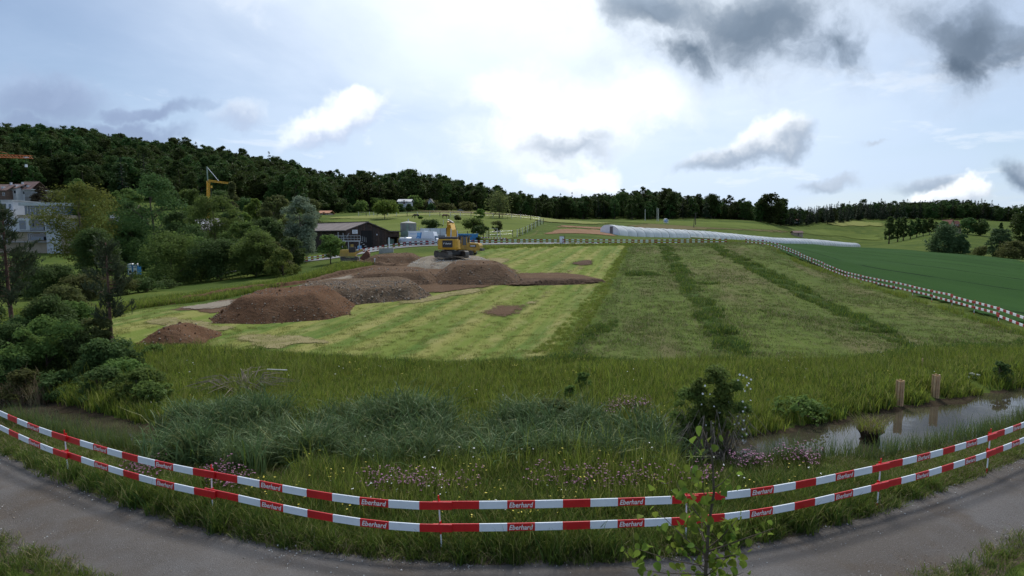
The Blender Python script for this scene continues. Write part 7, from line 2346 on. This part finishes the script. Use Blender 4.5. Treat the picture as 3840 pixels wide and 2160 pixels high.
# ------------------------------------------------------------------ polytunnel
def tunnel():
    a, b = gd(1534, 190.0), gd(2150, 430.0)
    a = Vector((a.x, a.y, hz(a.x, a.y))); 
    L = math.hypot(b.x - a.x, b.y - a.y)
    d = Vector(((b.x - a.x) / L, (b.y - a.y) / L, 0)); nrm = Vector((d.y, -d.x, 0))   # nrm points to the camera side
    t = thing('polytunnel', 'long white polythene crop tunnel crossing the field behind the barrier', 'polytunnel', a)
    nb = 58
    R_w, R_h = 4.2, 3.2
    rg = np.random.default_rng(81)
    prof = [(math.cos(math.pi * k / 12), math.sin(math.pi * k / 12) ** .75) for k in range(13)]
    def ring(s, puff, lift):
        c = a + d * s
        out = []
        for (cx, cz) in prof:
            q = c + nrm * (cx * R_w * puff)
            z = hz(q.x, q.y) + max(cz * R_h * puff, lift if cx > .8 and cz < .35 else 0)
            out.append((q.x - a.x, q.y - a.y, z - a.z))
        return out
    hm = None
    for k in range(nb):
        s0, s1 = L * k / nb, L * (k + 1) / nb
        lift = 0.0
        if 9 <= k <= 13:
            lift = .75
        elif 17 <= k <= 20:
            lift = .6
        elif 24 <= k <= 30:
            lift = .35
        sub = 5
        vs, fs = [], []
        for j in range(sub):
            f = j / (sub - 1)
            puff = 1.0 - .08 * (1 - math.sin(math.pi * f)) + .01 * rg.normal()
            vs += ring(s0 + (s1 - s0) * (.004 + .992 * f), puff, lift)
        m = len(prof)
        for j in range(sub - 1):
            for i in range(m - 1):
                fs.append((j * m + i, j * m + i + 1, (j + 1) * m + i + 1, (j + 1) * m + i))
        o = link(D.objects.new('film_panel', np_mesh('film_panel', vs, fs, M['m_film'], True)), t)
    for k in range(nb + 1):
        pts = ring(L * k / nb, .93, 0)
        MB().tube(pts, .06, 4, 0, False).build('hoop', M['silo_grey'], t)
    # end wall with door
    e = ring(0.0, .95, 0)
    ee = [(p[0] - d.x * .05, p[1] - d.y * .05, p[2]) for p in e]
    c = (a + Vector((0, 0, 0))) - a
    MB().add(ee, [tuple(range(len(ee)))]).build('end_wall', M['tarp_white'], t)
    dr = MB()
    for sx in (.4,):
        q = [(-d * .12 + nrm * x + Vector((0, 0, z))) for x, z in ((.1, .05), (1.3, .05), (1.3, 2.5), (.1, 2.5))]
        dr.add(q + [p - d * .06 for p in q], [(0, 1, 2, 3), (7, 6, 5, 4), (0, 4, 5, 1), (1, 5, 6, 2), (2, 6, 7, 3), (3, 7, 4, 0)])
    dr.build('door', M['roof_grey'], t)
    e = ring(L, .95, 0)
    MB().add([(p[0] + d.x * .05, p[1] + d.y * .05, p[2]) for p in e], [tuple(range(len(e)))]).build('end_wall', M['tarp_white'], t)
tunnel()

# ------------------------------------------------------------------ pasture fences
def wire_fence(label, pts, mats, h, rad=.07, wires=(.5, .9)):
    o0 = pts[0]
    t = thing('pasture_fence', label, 'fence', o0)
    for k, p in enumerate(pts):
        o = MB().tube([(0, 0, -.3), (0, 0, h)], rad, 6).build('post', M[mats[k % len(mats)]], t)
        o.location = p - o0; o.rotation_euler = (.03 * math.sin(k * 3), .04 * math.sin(k * 5), 0)
    for w in wires:
        b = MB(); b.tube([p - o0 + Vector((0, 0, h * w)) for p in pts], .012, 3, 0, False); b.build('wire', M['galvanised'], t)
def zpx(x, y):                 # zoomed crop of the pasture -> view pixels
    return ((1200 + x / 2.8975) / K, (600 + y / 2.8975) / K)
top = [gd(zpx(x, 640)[0], 222) for x in (420, 503, 540, 585, 620, 738, 832, 948, 1060, 1193, 1303, 1420, 1525, 1640, 1760, 1880, 1980, 2083, 2180, 2287, 2390)]
wire_fence('long row of pale and dark fence posts along the top of the pasture', top, ('post_pale', 'post_dark', 'post_pale'), 2.0, .11)
mid = [gd(zpx(x, 0)[0], y) for x, y in ((1525, 221), (1463, 205), (1397, 190), (1340, 176), (1270, 165), (1190, 157), (1110, 152), (1070, 150), (1010, 148))]
wire_fence('fence running down the pasture from the ridge to the silo', mid, ('post_pale', 'post_pale', 'post_dark'), 1.7, .09)
low = [gd(zpx(x, 0)[0], y) for x, y in ((1460, 140), (1500, 139.5), (1605, 139), (1700, 138.5), (1775, 138), (1835, 138), (1960, 139), (2095, 140))]
wire_fence('fence along the foot of the pasture behind the blue skip', low, ('post_pale', 'post_dark', 'post_dark'), 1.9, .09)
g0, g1 = gd(1301, 141), gd(1367, 205)
side = [g0.lerp(g1, (k / 13) ** 1.0) for k in range(14)]
side = [Vector((p.x, p.y, hz(p.x, p.y))) for p in side]
wire_fence('fence climbing beside the dirt track at the right side of the pasture', side, ('post_pale', 'post_dark'), 2.0, .10)
# gate frame in the lower fence
g = gd(1238, 138.6); t = thing('field_gate', 'pale field gate frame at the foot of the pasture', 'gate', g)
for x in (-1.3, 1.3):
    MB().tube([(x, 0, -.3), (x, 0, 2.4)], .09, 6).build('post', M['post_pale'], t)
MB().beam((-1.3, 0, 2.35), (1.3, 0, 2.35), .09).build('top_bar', M['post_pale'], t)
for z in (.5, 1.0, 1.5):
    MB().beam((-1.2, 0, z), (1.2, 0, z), .05).build('bar', M['galvanised'], t)

# horses on the pasture
def horse(label, u, y, mat, facing, grazing=True, sc=1.0):
    g = gd(u, y)
    t = thing('horse', label, 'horse', g, facing, 'horses on the pasture')
    t.scale = (sc,) * 3
    # one continuous body skinned over a jointed skeleton; nose towards +x
    J = {'hip': (-.62, 0, 1.28), 'loin': (-.2, 0, 1.24), 'chest': (.42, 0, 1.18), 'withers': (.62, 0, 1.34), 'neck': (.98, 0, 1.10 if grazing else 1.62), 'poll': (1.32, 0, .78 if grazing else 1.95), 'muzzle': (1.48, 0, .30 if grazing else 1.70),
         'rump': (-.85, 0, 1.20), 'tail': (-1.0, 0, .72), 'tailtip': (-.98, 0, .45)}
    rad = {'hip': (.30, .30), 'loin': (.29, .31), 'chest': (.29, .34), 'withers': (.22, .28), 'neck': (.14, .20), 'poll': (.11, .13), 'muzzle': (.075, .075), 'rump': (.20, .22), 'tail': (.06, .06), 'tailtip': (.05, .05)}
    E = [('rump', 'hip'), ('hip', 'loin'), ('loin', 'chest'), ('chest', 'withers'), ('withers', 'neck'), ('neck', 'poll'), ('poll', 'muzzle'), ('rump', 'tail'), ('tail', 'tailtip')]
    for s, nm in ((-1, 'l'), (1, 'r')):
        J['st' + nm] = (-.58, s * .20, .92); J['ho' + nm] = (-.80, s * .20, .52); J['hf' + nm] = (-.70, s * .20, .02)
        rad['st' + nm] = (.13, .13); rad['ho' + nm] = (.065, .065); rad['hf' + nm] = (.055, .055)
        E += [('hip', 'st' + nm), ('st' + nm, 'ho' + nm), ('ho' + nm, 'hf' + nm)]
        J['el' + nm] = (.46, s * .18, .82); J['kn' + nm] = (.48, s * .18, .45); J['ff' + nm] = (.47 + .1 * s, s * .18, .02)
        rad['el' + nm] = (.11, .11); rad['kn' + nm] = (.062, .062); rad['ff' + nm] = (.055, .055)
        E += [('chest', 'el' + nm), ('el' + nm, 'kn' + nm), ('kn' + nm, 'ff' + nm)]
    names = list(J)
    me = D.meshes.new('body')
    me.from_pydata([J[n] for n in names], [(names.index(a), names.index(b)) for a, b in E], [])
    o = link(D.objects.new('body', me), t)
    o.modifiers.new('skin', 'SKIN')
    if not me.skin_vertices:
        bpy.context.view_layer.objects.active = o
    for k, n in enumerate(names):
        if me.skin_vertices:
            sv_ = me.skin_vertices[0].data[k]
            sv_.radius = rad[n]
            sv_.use_root = (n == 'loin')
    sb = o.modifiers.new('sub', 'SUBSURF'); sb.levels = 1; sb.render_levels = 1
    me.materials.append(M[mat])
    MB().add([(.55, -.02, 1.55), (.98, -.02, 1.32 if grazing else 1.88), (1.28, -.02, .95 if grazing else 2.06), (1.02, 0.02, 1.12 if grazing else 1.7), (.62, .02, 1.45)], [(0, 1, 3, 4), (1, 2, 3)]).build('mane', M['horse_dark'], t)
    for s in (-1, 1):
        MB().tube([(1.28, s * .06, .88 if grazing else 2.02), (1.30, s * .08, 1.0 if grazing else 2.16)], [.04, .01], 5).build('ear', M[mat], t)
horse('black horse grazing on the pasture beside the thin sapling', 1047, 208, 'horse_dark', R(170), True, 1.15)
horse('brown horse standing on the pasture above the dark round bush', 1120, 208, 'horse_brown', R(15), True, 1.15)

# ------------------------------------------------------------------ cranes
def lattice(b, a, e, w, n, mat=0, r=.06):
    """square lattice mast or jib from a to e"""
    a, e = Vector(a), Vector(e)
    d = (e - a).normalized()
    ref = Vector((0, 1, 0)) if abs(d.y) < .9 else Vector((0, 0, 1))
    x = d.cross(ref).normalized() * w / 2; y = d.cross(x).normalized() * w / 2
    cs = [x + y, x - y, -x - y, -x + y]
    for c in cs:
        b.beam(a + c, e + c, r * 2, None, mat)
    for k in range(n):
        p, q = a.lerp(e, k / n), a.lerp(e, (k + 1) / n)
        for i in range(4):
            j = (i + 1) % 4
            b.beam(p + cs[i], q + cs[j], r * 1.1, None, mat); b.beam(p + cs[i], p + cs[j], r * 1.1, None, mat)
def cranes():
    y = 172
    o = gd(524, y); o.z = at(524, 560, y).z
    t = thing('tower_crane', 'yellow tower crane with folding jib rising behind the tree belt', 'crane', o)
    def P(u, v, yy=y):
        p = at(u, v, yy); return p - o
    mast = MB(); lattice(mast, P(523, 600), P(524, 458), .62, 26, r=.05); mo = mast.build('mast', M['crane_yellow'], t); mo['kind'] = 'stuff'
    MB().box(P(523.5, 520), (.22, .22, P(523, 460).z - P(523, 590).z)).build('inner_tower', M['crane_yellow'], t)
    j = MB(); lattice(j, P(524, 455), P(578, 461), .48, 16, r=.04); jo = j.build('jib', M['crane_yellow'], t); jo['kind'] = 'stuff'
    MB().beam(P(526, 453), P(556, 457), .25, .25).build('folded_jib', M['crane_yellow'], t)
    MB().beam(P(523, 455), P(520.5, 419), .28).build('apex_mast', M['silo_green'], t)
    MB().beam(P(520.5, 420), P(550, 455), .12).build('tie_bar', M['galvanised'], t)
    MB().beam(P(521, 420), P(524, 450), .07).build('rope', M['steel_dark'], t)
    MB().beam(P(532, 468), P(530, 512), .06).build('rope', M['steel_dark'], t)
    MB().box(P(532, 470), (.4, .3, .7)).build('hook_block', M['crane_yellow'], t)
    MB().box(P(523, 598), (3.5, 3.5, 1.2)).build('ballast', M['concrete'], t)
    y2 = 260
    o = gd(-150, y2)
    t = thing('tower_crane', 'orange lattice crane jib reaching in at the left edge in front of the forest', 'crane', o)
    def Q(u, v):
        return at(u, v, y2) - o
    j = MB(); lattice(j, Q(-150, 388), Q(80, 395), 1.3, 26, r=.07); jo = j.build('jib', M['crane_orange'], t); jo['kind'] = 'stuff'
    m_ = MB(); lattice(m_, Vector((0, 0, -1)), Q(-150, 372), 1.6, 20, r=.12); mo = m_.build('mast', M['crane_orange'], t); mo['kind'] = 'stuff'
    MB().beam(Q(-150, 345), Q(20, 386), .15).build('tie_bar', M['crane_orange'], t)
    MB().beam(Q(-150, 372), Q(-150, 345), .5).build('apex', M['crane_orange'], t)
    MB().beam(Q(66, 396), Q(66, 415), .08).build('rope', M['steel_dark'], t)
    MB().box(Q(66, 417), (.8, .6, 1.3)).build('hook_block', M['white_paint'], t)
    MB().box(Q(66, 396.5), (1.8, 1.2, .6)).build('trolley', M['galvanised'], t)
cranes()

# ------------------------------------------------------------------ portable toilets, signs, poles
def toilets():
    for k, (u, lab) in enumerate(((332.5, 'left one of two blue portable toilets with pale roof'), (345.5, 'right one of two blue portable toilets with pale roof'))):
        y = 118.0
        o = at(u, 691, y)
        t = thing('portable_toilet', lab, 'toilet', o, 0, 'portable toilets')
        MB().span(-.54, .54, -.55, .55, -.6, 2.05).build('cabin', M['toilet_blue'], t)
        MB().prism([(-.58, 2.053), (.58, 2.053), (.50, 2.28), (.2, 2.42), (-.2, 2.42), (-.50, 2.28)], 'y', -.6, .6).build('roof', M['toilet_roof'], t)
        d = MB().span(-.38, .38, -.59, -.553, .1, 1.9).build('door', M['toilet_roof'], t)
        MB().span(-.25, .25, -.60, -.592, .4, .95).build('lettering', M['black_paint'], d)
        MB().span(-.34, .34, -.60, -.592, 1.55, 1.68).build('vent_slot', M['toilet_blue'], d)
toilets()
def car():
    o = at(404, 712, 100)
    t = thing('parked_car', 'silver parked car glimpsed through the hedge below the light green bush', 'car', o, R(5))
    MB().prism([(-2.1, .35), (2.1, .35), (2.15, .8), (1.5, .95), (.8, 1.45), (-1.2, 1.45), (-1.9, .95), (-2.15, .85)], 'y', -.85, .85).build('body', M['galvanised'], t)
    MB().prism([(-1.6, .98), (1.2, .98), (.72, 1.38), (-1.1, 1.38)], 'y', -.862, -.853).build('side_window', M['glass_dark'], t)
    for x in (-1.3, 1.35):
        for s in (-1, 1):
            wheel(t, (x, s * .78, .33), .33, .2, 'y')
car()
def poles():
    def pole(label, u, v0, v1, y, cross=True, lean=0.0, mat='post_dark'):
        a, b = at(u, v1, y), at(u + lean, v0, y)
        t = thing('utility_pole', label, 'pole', a)
        MB().tube([(0, 0, -1), b - a], [.28, .20], 7).build('shaft', M[mat], t)
        if cross:
            MB().beam(b - a + Vector((-1.6, 0, -.3)), b - a + Vector((1.6, 0, -.3)), .22).build('cross_arm', M[mat], t)
    pole('leftmost thin pole in front of the middle forest', 1623, 526, 548 + 6, 445, False, 0, 'post_pale')
    pole('left one of the two tall poles close together on the meadow', 1653, 522, 562, 440, False, 0, 'post_pale')
    pole('right one of the two tall poles close together on the meadow', 1656.5, 524, 562, 442, False, 0, 'post_pale')
    pole('dark utility pole with cross arm above the tunnel', 1750, 535, 562, 380, True)
    pole('slanted stay pole next to the dark utility pole', 1745, 546, 571, 375, False, 2)
    # hose reel irrigation wagon
    o = at(1675, 562.5, 330)
    t = thing('hose_reel', 'round white irrigation hose reel wagon standing on the far meadow', 'hose reel', o, R(20))
    t.scale = (.62, .62, .62)
    n = 20
    for yy in (-1.0, 1.0):
        b = MB(); b.tube([(2.1 * math.cos(6.283 * k / n), yy, 2.6 + 2.1 * math.sin(6.283 * k / n)) for k in range(n + 1)], .16, 5); b.build('flange', M['white_paint'], t)
        for k in range(4):
            a = math.pi * k / 4
            MB().beam((2.0 * math.cos(a), yy, 2.6 + 2.0 * math.sin(a)), (-2.0 * math.cos(a), yy, 2.6 - 2.0 * math.sin(a)), .12).build('spoke', M['white_paint'], t)
    MB().tube([(0, -.95, 2.6), (0, .95, 2.6)], 1.35, 18).build('hose_drum', M['logo_blue'], t)
    MB().span(-2.0, 2.6, -.9, .9, .5, .75).build('chassis', M['galvanised'], t)
    for s in (-1, 1):
        wheel(t, (0, s * 1.3, .5), .5, .3, 'y')
    # white hydrant cabinet on the far verge
    o = gd(1413, 113.5)
    t = thing('utility_cabinet', 'slim pale utility cabinet with dark top standing behind the far barrier', 'cabinet', o)
    MB().span(-.42, .42, -.2, .2, -.2, 1.55).build('cabinet', M['toilet_roof'], t)
    MB().span(-.46, .46, -.24, .24, 1.553, 1.65).build('lid', M['roof_grey'], t)
    MB().span(.10, .26, -.212, -.203, .95, 1.15).build('badge', M['silo_green'], t)
    MB().tube([(.62, 0, -.2), (.62, 0, 1.75)], .06, 6).build('pole', M['post_dark'], t)
poles()
# small white pegs in the cut by the digger
for k, (u, v) in enumerate(((905, 663), (943, 668))):
    g = G(u, v)
    o = MB().tube([(0, 0, -.1), (0, 0, .45)], .05, 6).tube([(0, 0, .40), (0, 0, .52)], .10, 6).build('survey_peg', M['white_paint'])
    o.location = (g.x, g.y, g.z + .45)
    o['kind'] = None
    del o['kind']
    tag(o, ['white survey peg in the cut, the one nearer the rusty bucket', 'white survey peg in the cut, the one farther from the rusty bucket'][k], 'peg', 'survey pegs in the cut')
